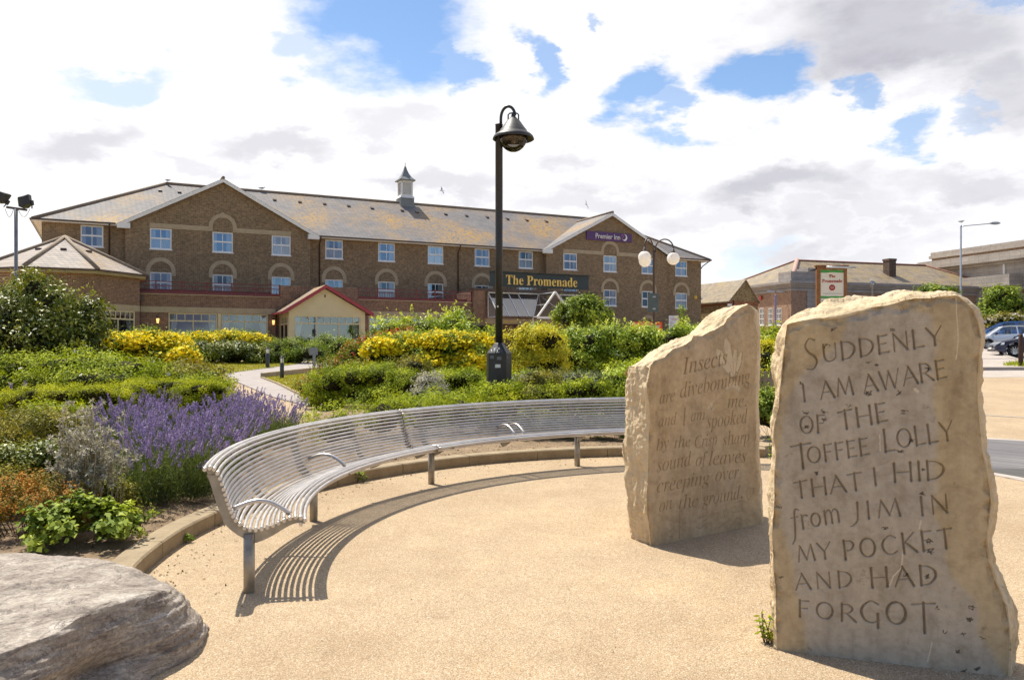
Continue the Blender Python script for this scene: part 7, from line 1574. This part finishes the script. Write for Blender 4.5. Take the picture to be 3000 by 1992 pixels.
shrub('yellow_green_bush', 'bright yellow green bush tucked behind the left side of the lavender', 'shrub', [(170,1215,70,28),(240,1225,50,26),(110,1208,50,22)], 9.3, 7000, .04, 'l_bright', .45, .13, jit=.3)
def lavender(lab, pts, n, seed, Yj=.25, hs=(.5, .72), lean=.45):
    """pts: (px, py of ground, radius in m) tufts"""
    rng = np.random.default_rng(seed); xy = [(*G(px, py), r) for px, py, r in pts]; cx = np.mean([p[0] for p in xy]); cy = np.mean([p[1] for p in xy]); root = np.array([cx, cy, float(hgt(cx, cy))+KH])
    n = int(n*.40); t = thing('lavender', lab, 'lavender', tuple(map(float, root)), 0, 'lavender plants along the kerb'); per = n//len(xy); B = []; D = []; H = []
    for x, y, r in xy:
        a = rng.uniform(0, 2*np.pi, per); q = np.sqrt(rng.uniform(0, 1, per)); b = np.c_[x+np.cos(a)*q*r*.45, y+np.sin(a)*q*r*.45, hgt(np.full(per, x), np.full(per, y))+KH]
        d = unit(np.c_[np.cos(a)*q*lean*1.25+rng.normal(size=per)*.09, np.sin(a)*q*lean*1.25+rng.normal(size=per)*.09, np.ones(per)]); B.append(b); D.append(d); H.append(rng.uniform(hs[0]*.78, hs[1], per)*(1-.15*q))
    B = np.concatenate(B)-root; D = np.concatenate(D); H = np.concatenate(H)[:, None]; m = len(B); tip = B+D*H; tip[:, 2] -= .03*(1-D[:, 2]); side = unit(np.cross(D, rng.normal(size=(m, 3)))); s2 = unit(np.cross(D, side))
    V = []
    for s in (side, s2): V.append(np.stack([B-s*.0013, B+s*.0013, tip+s*.0012, tip-s*.0012], 1))
    V = np.stack(V, 1).reshape(-1, 3); o = link('stalks', quads_mesh('stalks', V, M['lav_stem'], np.repeat(rng.uniform(0, 1, m), 2)), t)
    # flower heads: whorls of small florets up the top of the stalk
    nl = 9; hl = rng.uniform(.05, .115, (m, 1)); C = []; Nn = []; Tn = []
    for i in range(nl):
        for j in range(3):
            ph = rng.uniform(0, 2*np.pi, m)[:, None]; rad = .0105*(1-.55*abs(i/nl-.35)); o_ = side*np.cos(ph)+s2*np.sin(ph); C.append(tip+D*(hl*(i/nl-.15))+o_*rad); Nn.append(unit(o_+D*.5)); Tn.append(np.clip(rng.uniform(0, .75, m)+.25*rng.uniform(0, 1, m), 0, 1))
    C = np.concatenate(C); Nn = np.concatenate(Nn); Tn = np.concatenate(Tn); V = leafquads(C, Nn, .019, .0135, rng, dirs=np.tile(D, (nl*3, 1))*2); link('blossoms', quads_mesh('blossoms', V, M['lav_bloom'], Tn), t)
    # narrow grey green leaves low down
    k = per*len(xy)*42; i = rng.integers(0, m, k); f = rng.uniform(.02, .74, (k, 1))**1.1; P = B[i]+D[i]*H[i]*f+rng.normal(size=(k, 3))*.05*np.array([1, 1, .6]); dv = unit(D[i]+.55*rng.normal(size=(k, 3))); Nl = unit(np.cross(dv, rng.normal(size=(k, 3)))); L = rng.uniform(.035, .07, k); V = leafquads(P, Nl, L, .0075, rng, dirs=dv*3); ok = np.repeat((P[:, 2] > .0), 4)
    link('foliage', quads_mesh('foliage', V[ok], M['lav_leaf'], np.clip(f[:, 0][P[:, 2] > 0]*.9+rng.uniform(0, .4, ok.sum()//4), 0, 1)), t); return t
lavender('big nearest lavender plant spilling toward the kerb end, its lower stems dark and bare', [(420,1510,.55),(500,1500,.55),(570,1488,.5),(470,1450,.5),(560,1440,.55)], 900, 1)
lavender('lavender plant crowded with violet spikes behind the nearest one', [(330,1410,.5),(400,1380,.55),(480,1370,.55),(380,1340,.5)], 800, 2)
lavender('lavender plant against the tall end of the steel bench back', [(620,1430,.5),(660,1390,.55),(600,1370,.55),(700,1360,.5)], 850, 3)
lavender('lavender plant with tall dense spikes in front of the heather', [(380,1300,.6),(470,1290,.6),(560,1290,.6),(430,1265,.6)], 950, 4, hs=(.44, .64))
lavender('lavender plant leaning over the gravel by the path entrance', [(660,1310,.55),(740,1305,.5),(790,1325,.45),(700,1280,.5),(820,1305,.4)], 850, 5, hs=(.42, .62))
lavender('lavender plant in the back row before the tarmac path', [(560,1250,.6),(640,1245,.6),(710,1250,.5),(480,1250,.5)], 800, 6, hs=(.40, .58))
lavender('small separate lavender tuft far to the side, beyond the olive bush', [(40,1290,.35),(75,1290,.3)], 150, 7)
def eryngium():
    rng = np.random.default_rng(55); root = np.array([*G(255, 1575), 0]); root[2] = float(hgt(*root[:2]))+KH; t = thing('sea_holly', 'tall silvery spiky sea holly clump beside the boulder', 'plant', tuple(map(float, root))); C = []; N = []; Dv = []; mb = MB(); HC = []
    for i in range(78):
        a = rng.uniform(0, 6.28); q = rng.uniform(0, 1); d = np.array([math.cos(a)*q*.30, math.sin(a)*q*.25, 1]); d /= np.linalg.norm(d); b = np.array([rng.normal()*.1, rng.normal()*.09, 0]); h = rng.uniform(.42, .86)*(1.1-.35*q); tip = b+d*h; mb.tube([b, b+d*h*.5+rng.normal(size=3)*.015, tip], [.0045, .0035, .002], 5)
        for j in range(rng.integers(4, 8)):
            f = rng.uniform(.45, 1); p0 = b+d*h*f; dd = unit((d*.8+rng.normal(size=3)*.55)[None])[0]; l = rng.uniform(.04, .13); p1 = p0+dd*l; mb.tube([p0, p1], [.0025, .0015], 4); HC.append(p1)
        HC.append(tip)
    HC = np.array(HC); k = 9
    for p in HC:
        u = unit(rng.normal(size=(k, 3))+np.array([0, 0, .15])); C.append(p+u*.016); Dv.append(u); N.append(unit(np.cross(u, rng.normal(size=(k, 3)))))
    mb.build('stem', M['l_stemsilver'], t, fixn=False); C = np.concatenate(C); N = np.concatenate(N); Dv = np.concatenate(Dv); V = leafquads(C, N, rng.uniform(.025, .055, len(C)), .011, rng, dirs=Dv*3); link('bracts', quads_mesh('bracts', V, M['l_silver'], rng.uniform(0, 1, len(C))), t)
    P = HC[rng.uniform(size=len(HC)) < .35]; V = []; k = 12; 
    u = unit(rng.normal(size=(len(P)*k, 3))); Cc = np.repeat(P, k, 0)+u*.008; V = leafquads(Cc, u, .009, .009, rng); link('flower_heads', quads_mesh('flower_heads', V, M['b_thistle'], rng.uniform(0, 1, len(Cc))), t)
M['l_stemsilver'] = flat('silvery stem', (.34, .29, .17), .7); M['b_thistle'] = leafmat('dusty violet heads', [(.16, .13, .20), (.22, .18, .26), (.26, .22, .28), (.2, .17, .22)], .7, .1, raw=True)
eryngium()
def low_plant(name, label, cat, px, py, rx, ry, h, n, leaf, mat, aspect=.8, clump=.08, up=.6, seed=0, stem=8, zoff=KH, group=None, bl=None):
    x, y = G(px, py); z = float(hgt(x, y))+zoff; lw = [(np.array([x, y, z+h*.35]), np.array([rx, ry, h*.65]))]; return shrub(name, label, cat, None, y, n, leaf, mat, aspect, clump, group, bl, ns=stem, up=up, lw=lw, ground=zoff*.6, stem_r=.004, inner=.4, core=.45 if h > .5 else 0)
low_plant('sedum', 'rusty orange seed headed plant at the back of the boulder', 'plant', 70, 1600, .50, .34, .40, 12000, .022, 'l_rust', .6, .06, .5, stem=60)
low_plant('round_leaf_plant', 'low plant with round shiny green leaves between boulder and kerb', 'plant', 235, 1635, .36, .24, .26, 2100, .045, 'l_mid', .95, .09, 1.2)
for lab, px, py, rx, ry, h, n_, lf, mt in (('dark leafy filler plant under the silvery sea holly', 270, 1560, .30, .2, .26, 3200, .035, 'l_dark'), ('green filler plant between the rusty plant and the dark bush', 120, 1500, .42, .25, .36, 5200, .035, 'l_mid'), ('mixed green weed at the left of the rusty seed heads', 10, 1545, .35, .25, .34, 4200, .03, 'l_olive'), ('grey green leafy plant between the sea holly and the lavender', 345, 1500, .30, .22, .36, 3600, .04, 'l_grey'), ('yellowish stemmed weed at the right of the sea holly', 335, 1560, .16, .12, .26, 900, .025, 'l_olive')):
    low_plant('filler_plant', lab, 'plant', px, py, rx, ry, h, n_, lf, mt, .5, .09, .6, stem=14)
low_plant('creeping_weed', 'creeping green weed on the soil just inside the kerb', 'weed', 415, 1560, .14, .06, .06, 260, .03, 'l_bright', .5, .04, 1.0, stem=3)
low_plant('creeping_weed', 'small yellowish weed on the soil where the kerb meets the boulder', 'weed', 385, 1615, .08, .06, .06, 140, .03, 'l_bright', .5, .04, 1.0, stem=3)
low_plant('kerb_weed', 'tuft of weed growing at the kerb foot behind the bench end', 'weed', 545, 1588, .05, .03, .06, 60, .035, 'l_mid', .5, .03, .8, zoff=0, stem=2)
low_plant('kerb_weed', 'tuft of weed growing at the kerb foot under the bench front', 'weed', 1046, 1413, .09, .03, .11, 110, .04, 'l_mid', .5, .03, .8, zoff=0, stem=3)
def weed(lab, px, py, h, n, leaf, seed, mat='l_bright', spread=.35):
    rng = np.random.default_rng(seed); x, y = G(px, py); root = np.array([x, y, float(hgt(x, y))]); t = thing('weed', lab, 'weed', tuple(map(float, root))); mb = MB(); C = []; D = []
    for i in range(n):
        d = unit(np.array([[rng.normal()*spread, rng.normal()*spread*.6, 1]]))[0]; hh = h*rng.uniform(.6, 1); b = rng.normal(size=3)*[.012, .008, 0]; mb.tube([b, b+d*hh*.5, b+d*hh+rng.normal(size=3)*.01], [.003, .0025, .0012], 5)
        k = int(hh/leaf*2.6); f = rng.uniform(.1, 1, k)[:, None]; C.append(b+d*hh*f); D.append(unit(d*.5+rng.normal(size=(k, 3))*[1, 1, .4]))
    mb.build('stem', M['stem'], t, fixn=False); C = np.concatenate(C); D = np.concatenate(D); V = leafquads(C+D*leaf*.5, unit(np.cross(D, rng.normal(size=(len(D), 3)))+np.array([0, 0, .8])), rng.uniform(.7, 1.2, len(C))*leaf, leaf*.28, rng, dirs=D*4); link('foliage', quads_mesh('foliage', V, M[mat], rng.uniform(0, 1, len(C))), t)
weed('leafy weed at the foot of the taller carved stone', 2249, 1884, .16, 9, .045, 31)
weed('thin weed at the rough edge of the shorter carved stone', 1851, 1500, .2, 5, .04, 32)
weed('upright leafy weed at the kerb end between the two carved stones', 2256, 1344, .30, 3, .07, 33, 'l_mid', .1)

# right of the path
shrub('box_mound', 'bright green clipped-looking mound at the path corner, pillowy in front', 'shrub', [(930,1150,40,42),(975,1120,60,42),(1050,1105,75,38),(1130,1105,75,38),(1190,1125,60,38),(925,1180,28,22),(965,1182,28,22),(1005,1180,28,24),(1060,1160,50,30),(1120,1150,50,32),(1170,1175,40,20)], 16.8, 34000, .036, 'l_bright', .5, .12, jit=.45, ns=14, ragged=.08, up=.5)
shrub('box_mound', 'second bright green mound between the silver plant and lamp post', 'shrub', [(1320,1118,60,32),(1380,1115,55,34),(1410,1140,35,38),(1290,1135,45,40),(1350,1150,60,36)], 15.9, 22000, .036, 'l_bright', .5, .12, jit=.3, ragged=.08, up=.5)
shrub('silver_shrub', 'silvery white leaved shrub between the two bright green mounds', 'shrub', [(1255,1135,40,34),(1240,1160,40,26),(1275,1160,34,28),(1260,1112,26,18)], 14.6, 4200, .05, 'l_silver', .3, .12, jit=.2, shoots=.2)
shrub('red_tipped_shrub', 'sprawling olive shrub with red tips along the path edging', 'shrub', [(925,1120,45,32),(985,1090,55,35),(1040,1050,50,38),(900,1145,35,25),(1070,1085,50,35)], 19.0, 10000, .06, 'l_redtip', .5, .18, None, (110, .07, 'b_red', .1, 4), jit=.6)
shrub('hypericum_bush', 'biggest yellow flowered bush, left of the black lamp post', 'shrub', [(1120,1035,55,42),(1200,1022,85,42),(1300,1015,85,42),(1390,1020,60,42),(1130,1080,55,38),(1240,1070,100,40),(1370,1075,70,45)], 18.4, 34000, .06, 'l_mid', .5, .18, 'yellow flowered bushes', (17000, .070, 'b_yellow', .0, 5), jit=.55)
shrub('olive_bush', 'low olive brown bush in front of the biggest yellow bush', 'shrub', [(1150,1075,50,20),(1210,1072,50,22),(1180,1090,60,18)], 17.2, 6000, .045, 'l_olive', .45, .14, jit=.3)
shrub('photinia', 'tall light green shrub with upright shoots behind the biggest yellow bush', 'shrub', [(1150,970,55,28),(1230,962,65,28),(1320,955,55,26),(1350,945,45,26),(1400,965,45,28),(1280,985,120,25)], 22.5, 9000, .10, 'l_hedge', .42, .24, jit=.5, shoots=.9)
shrub('red_leaf_shrub', 'red leaved shrub above the path sign, left of the biggest yellow bush', 'shrub', [(1090,1000,28,16),(1060,1010,22,14),(1150,985,40,14),(1190,975,30,12)], 20.5, 1700, .09, 'l_red', .4, .16, jit=.4, shoots=.6, core=.4)
shrub('golden_euonymus', 'golden leaved bush just right of the black lamp post', 'shrub', [(1520,995,35,28),(1560,990,50,32),(1610,1000,50,38),(1540,1045,45,42),(1600,1045,45,38),(1530,1085,35,22),(1640,1010,22,25)], 18.2, 14000, .06, 'l_gold', .45, .17, jit=.4)
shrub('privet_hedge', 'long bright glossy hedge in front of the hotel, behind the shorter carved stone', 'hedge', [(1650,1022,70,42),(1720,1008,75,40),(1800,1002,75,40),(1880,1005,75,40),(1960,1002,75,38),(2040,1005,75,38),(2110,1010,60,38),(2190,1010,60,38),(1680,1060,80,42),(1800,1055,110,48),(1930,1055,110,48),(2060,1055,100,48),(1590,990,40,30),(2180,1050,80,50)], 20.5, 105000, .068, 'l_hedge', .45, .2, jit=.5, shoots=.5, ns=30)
shrub('bay_tree', 'round dense green tree in front of the glass canopy', 'tree', [(1700,912,52,30),(1668,932,40,28),(1742,928,42,30),(1700,945,66,28),(1715,892,34,18)], 36.0, 11000, .14, 'l_tree', .5, .32, jit=.5, ns=12, stem_r=.05, stemmat='trunk')
shrub('spindly_shrub', 'thin pale leaved sapling rising above the hedge beside the notice board', 'shrub', [(1997,925,7,22),(2003,955,9,25)], 24.0, 320, .08, 'l_mid', .5, .12, jit=.1, ns=5, core=0)
for i, (lab, lm, Y, mt) in enumerate((('yellow green leafy bush at the foot of the lamp post', [(1440,1165,40,26),(1490,1150,42,28),(1530,1165,40,24)], 12.6, 'l_bright'), ('olive yellow bush behind the middle of the bench back', [(1560,1135,50,30),(1600,1125,45,30),(1570,1160,60,26)], 12.9, 'l_olive'), ('fresh green bush left of the shorter carved stone', [(1690,1150,50,24),(1740,1140,45,28),(1650,1160,50,22)], 12.6, 'l_bright'), ('bright green and yellow bush touching the rough edge of the shorter carved stone', [(1800,1120,50,32),(1840,1115,40,34),(1770,1145,50,26)], 12.8, 'l_hedge'))):
    shrub('bedding_shrub', lab, 'shrub', lm, Y, 5200, .05, mt, .45, .13, 'low shrubs behind the bench', (14, .05, 'b_yellow', .3, 5) if i in (0, 3) else None, jit=.3, ns=10)
shrub('santolina', 'soft grey green carpet plant below the picket tops', 'plant', [(1640,1105,60,16),(1700,1108,60,18),(1760,1110,60,18),(1560,1100,40,14)], 14.6, 9000, .03, 'l_grey', .3, .11, jit=.3, up=.8, ns=4)
for lab, lm, Y, mt in (('wide low green bush filling the bed left of the lamp post foot', [(1180,1195,70,22),(1260,1190,70,24),(1340,1185,60,24)], 13.4, 'l_bright'), ('loose olive bush filling the bed right of the lamp post foot', [(1500,1185,70,26),(1600,1180,80,26),(1690,1178,70,26)], 13.2, 'l_olive'), ('grey green low bush under the picket fence', [(1620,1130,80,22),(1720,1130,80,22),(1540,1128,60,22)], 14.0, 'l_grey'), ('light green low bush in front of the golden bush', [(1500,1115,50,20),(1570,1112,50,18),(1440,1140,30,20)], 15.0, 'l_bright'), ('low green bush between the silver shrub and the lamp post', [(1230,1180,60,20),(1420,1180,50,24)], 14.6, 'l_bright'), ('light green bush rising behind the shorter carved stone', [(1830,1090,60,30),(1900,1090,60,34),(2000,1100,80,36)], 15.0, 'l_bright')):
    shrub('bedding_shrub', lab, 'shrub', lm, Y, 6500, .05, mt, .45, .14, 'low shrubs behind the bench', None, jit=.4, ns=8, fl=1.2)
# low growth in the bed right behind the bench, seen through its tubes
for i, (px, py, rx, h, mt) in enumerate(((985, 1330, .5, .55, 'l_bright'), (1120, 1300, .55, .66, 'l_bright'), (1240, 1290, .5, .62, 'l_bright'), (1360, 1285, .55, .66, 'l_bright'), (1480, 1280, .5, .62, 'l_lime'), (1600, 1278, .5, .64, 'l_bright'), (1720, 1276, .5, .62, 'l_bright'), (1840, 1276, .5, .64, 'l_bright'), (1960, 1276, .5, .62, 'l_bright'), (2080, 1276, .5, .64, 'l_bright'))):
    low_plant('bedding_plant', ('lime green plant' if mt == 'l_lime' else 'fresh green plant')+' seen through the bench tubes, '+('first', 'second', 'third', 'fourth', 'fifth', 'sixth', 'seventh', 'eighth', 'ninth', 'tenth')[i]+' from the lavender', 'plant', px, py, rx, .35, h, 2600, .035, mt, .4, .1, .5, group='bedding plants behind the bench')
for lab, px in (('dark low plant under the bench near the double armrest', 1600), ('dark low plant under the bench beside its far visible leg', 1720), ('dark low plant under the bench next to the shorter carved stone', 1820)):
    low_plant('under_bench_plant', lab, 'plant', px, 1304, .42, .25, .34, 2600, .045, 'l_dark', .5, .1, .5)
low_plant('green_bush', 'dark green leafy bush in the gap between the two carved stones', 'plant', 2262, 1283, .42, .35, .56, 5500, .055, 'l_tree', .45, .12, .5)
shrub('golden_euonymus', 'golden leaved bush in the gap between the two carved stones', 'shrub', [(2245,1045,50,28),(2300,1035,50,32),(2260,1022,40,22)], 18.6, 7000, .06, 'l_gold', .45, .17, jit=.3)
shrub('privet_hedge', 'dark glossy hedge end below the golden bush, behind the picket fence', 'hedge', [(2250,1085,60,30),(2310,1080,50,30)], 18.3, 5000, .07, 'l_hedge', .45, .2, jit=.3)
shrub('laurel_bush', 'light green bush top against the brick station wing', 'shrub', [(2260,990,45,24),(2230,996,40,22),(2320,996,50,26)], 21.5, 5000, .09, 'l_bright', .45, .22, jit=.3, shoots=.4)
shrub('station_tree', 'leafy tree showing over the top of the taller carved stone', 'tree', [(2740,860,34,16),(2765,864,28,14),(2715,868,26,13),(2745,885,45,20)], 58., 4500, .26, 'l_tree', .5, .5, jit=.8, ns=8, stem_r=.07, stemmat='trunk')
shrub('station_tree', 'full green tree behind the parked cars', 'tree', [(2935,874,38,28),(2912,905,34,30),(2962,905,36,32),(2935,930,52,32),(2895,935,22,22)], 62., 9500, .25, 'l_tree', .5, .55, jit=.8, ns=10, stem_r=.09, stemmat='trunk')
shrub('flowering_bush', 'low bush with cream and orange blossom behind the blue car', 'shrub', [(2930,938,40,14),(2965,935,35,16),(2900,945,25,12)], 57., 4200, .18, 'l_olive', .5, .35, None, (160, .22, 'b_white', .2, 4), jit=.5)
# grasses
def grass(name, label, cat, poly, n, h, w, mat, seed, zoff=0, kind='stuff', cl=None):
    rng = np.random.default_rng(seed); P = np.array(poly); mn = P.min(0); mx = P.max(0); xy = rng.uniform(mn, mx, (n*3, 2)); ins = np.zeros(len(xy), bool)
    for a, b in zip(P, np.roll(P, -1, 0)):
        c = (a[1] > xy[:, 1]) != (b[1] > xy[:, 1]); ins ^= c & (xy[:, 0] < (xy[:, 1]-a[1])/(b[1]-a[1]+1e-12)*(b[0]-a[0])+a[0])
    xy = xy[ins][:n]; m = len(xy); B = np.c_[xy, hgt(xy[:, 0], xy[:, 1])+zoff]; d = unit(np.c_[rng.normal(size=(m, 2))*.45, np.ones(m)]); s = unit(np.cross(d, rng.normal(size=(m, 3)))); H = (h*rng.uniform(.5, 1.2, m))[:, None]
    V = np.stack([B-s*w/2, B+s*w/2, B+d*H+s*w*.1, B+d*H-s*w*.1], 1).reshape(-1, 3); o = link(name, quads_mesh(name, V, M[mat], rng.uniform(0, 1, m))); tag(o, label, cat, kind=kind); return o
M['l_lawn'] = leafmat('lawn blades', [(.17, .19, .025), (.22, .24, .03), (.27, .26, .045), (.32, .28, .07)], .6, .35, .2)
grass('grass', 'short mown lawn grass', 'grass', [G(660, 1096), G(750, 1084), G(870, 1068), (-12.5, 44), (-24, 46), (-24, 27), (-13, 21), (-9.5, 18.5)], 45000, .05, .03, 'l_lawn', 71, .03)
grass('grass', 'short mown lawn grass', 'grass', [G(768, 1110), G(815, 1128), G(860, 1152), G(905, 1172), (-2, 20), (-1, 30), G(1050, 1086), G(900, 1096)], 22000, .05, .025, 'l_lawn', 72, .03)
grass('dry_grass', 'dry straw coloured grass by the picket fence', 'grass', [G(2170, 1230), G(2300, 1230), G(2310, 1208), G(2170, 1208)], 2600, .42, .012, 'l_dry', 73, .05)
grass('verge_grass', 'ragged green grass on the car park verge', 'grass', [(19.0, 31.9), (19.3, 31.2), (20.5, 30.9), (26, 30.6), (26, 33.5), (20.3, 33.4)], 4200, .16, .02, 'l_bright', 74, .10)
# litter of leaves, bits of twig and crumbs on soil and gravel
def litter():
    rng = np.random.default_rng(81); n = 2600; a = np.radians(rng.uniform(K1+2, K0, n)); r = KR+KW+.02+np.abs(rng.normal(size=n))*.35; x = KC[0]+r*np.cos(a); y = KC[1]+r*np.sin(a); z = hgt(x, y)+KH-.018
    C = np.c_[x, y, z]; n2 = 700; r2 = KR-np.abs(rng.normal(size=n2))*.22; a2 = np.radians(rng.uniform(K1, K0, n2)); C2 = np.c_[KC[0]+r2*np.cos(a2), KC[1]+r2*np.sin(a2), np.zeros(n2)]; C2[:, 2] = hgt(C2[:, 0], C2[:, 1])+.004
    n3 = 170; C3 = np.c_[rng.uniform(-2.2, 3.2, n3), rng.uniform(3.6, 9, n3), np.zeros(n3)]; C3[:, 2] = hgt(C3[:, 0], C3[:, 1])+.003; C = np.concatenate([C, C2, C3]); N = unit(np.array([0, 0, 1])+.4*rng.normal(size=(len(C), 3))); L = np.where(np.arange(len(C)) < n+n2, rng.uniform(.006, .03, len(C)), rng.uniform(.004, .018, len(C))); V = leafquads(C, N, L, L*.5, rng)
    o = link('leaf_litter', quads_mesh('leaf_litter', V, M['litter'], rng.uniform(0, 1, len(C)))); tag(o, 'dry leaves and crumbs scattered along the kerb', 'litter', kind='stuff')
M['litter'] = leafmat('dry litter', [(.10, .06, .03), (.24, .16, .08), (.42, .33, .2), (.16, .15, .05)], .8, .1, raw=True)
litter()
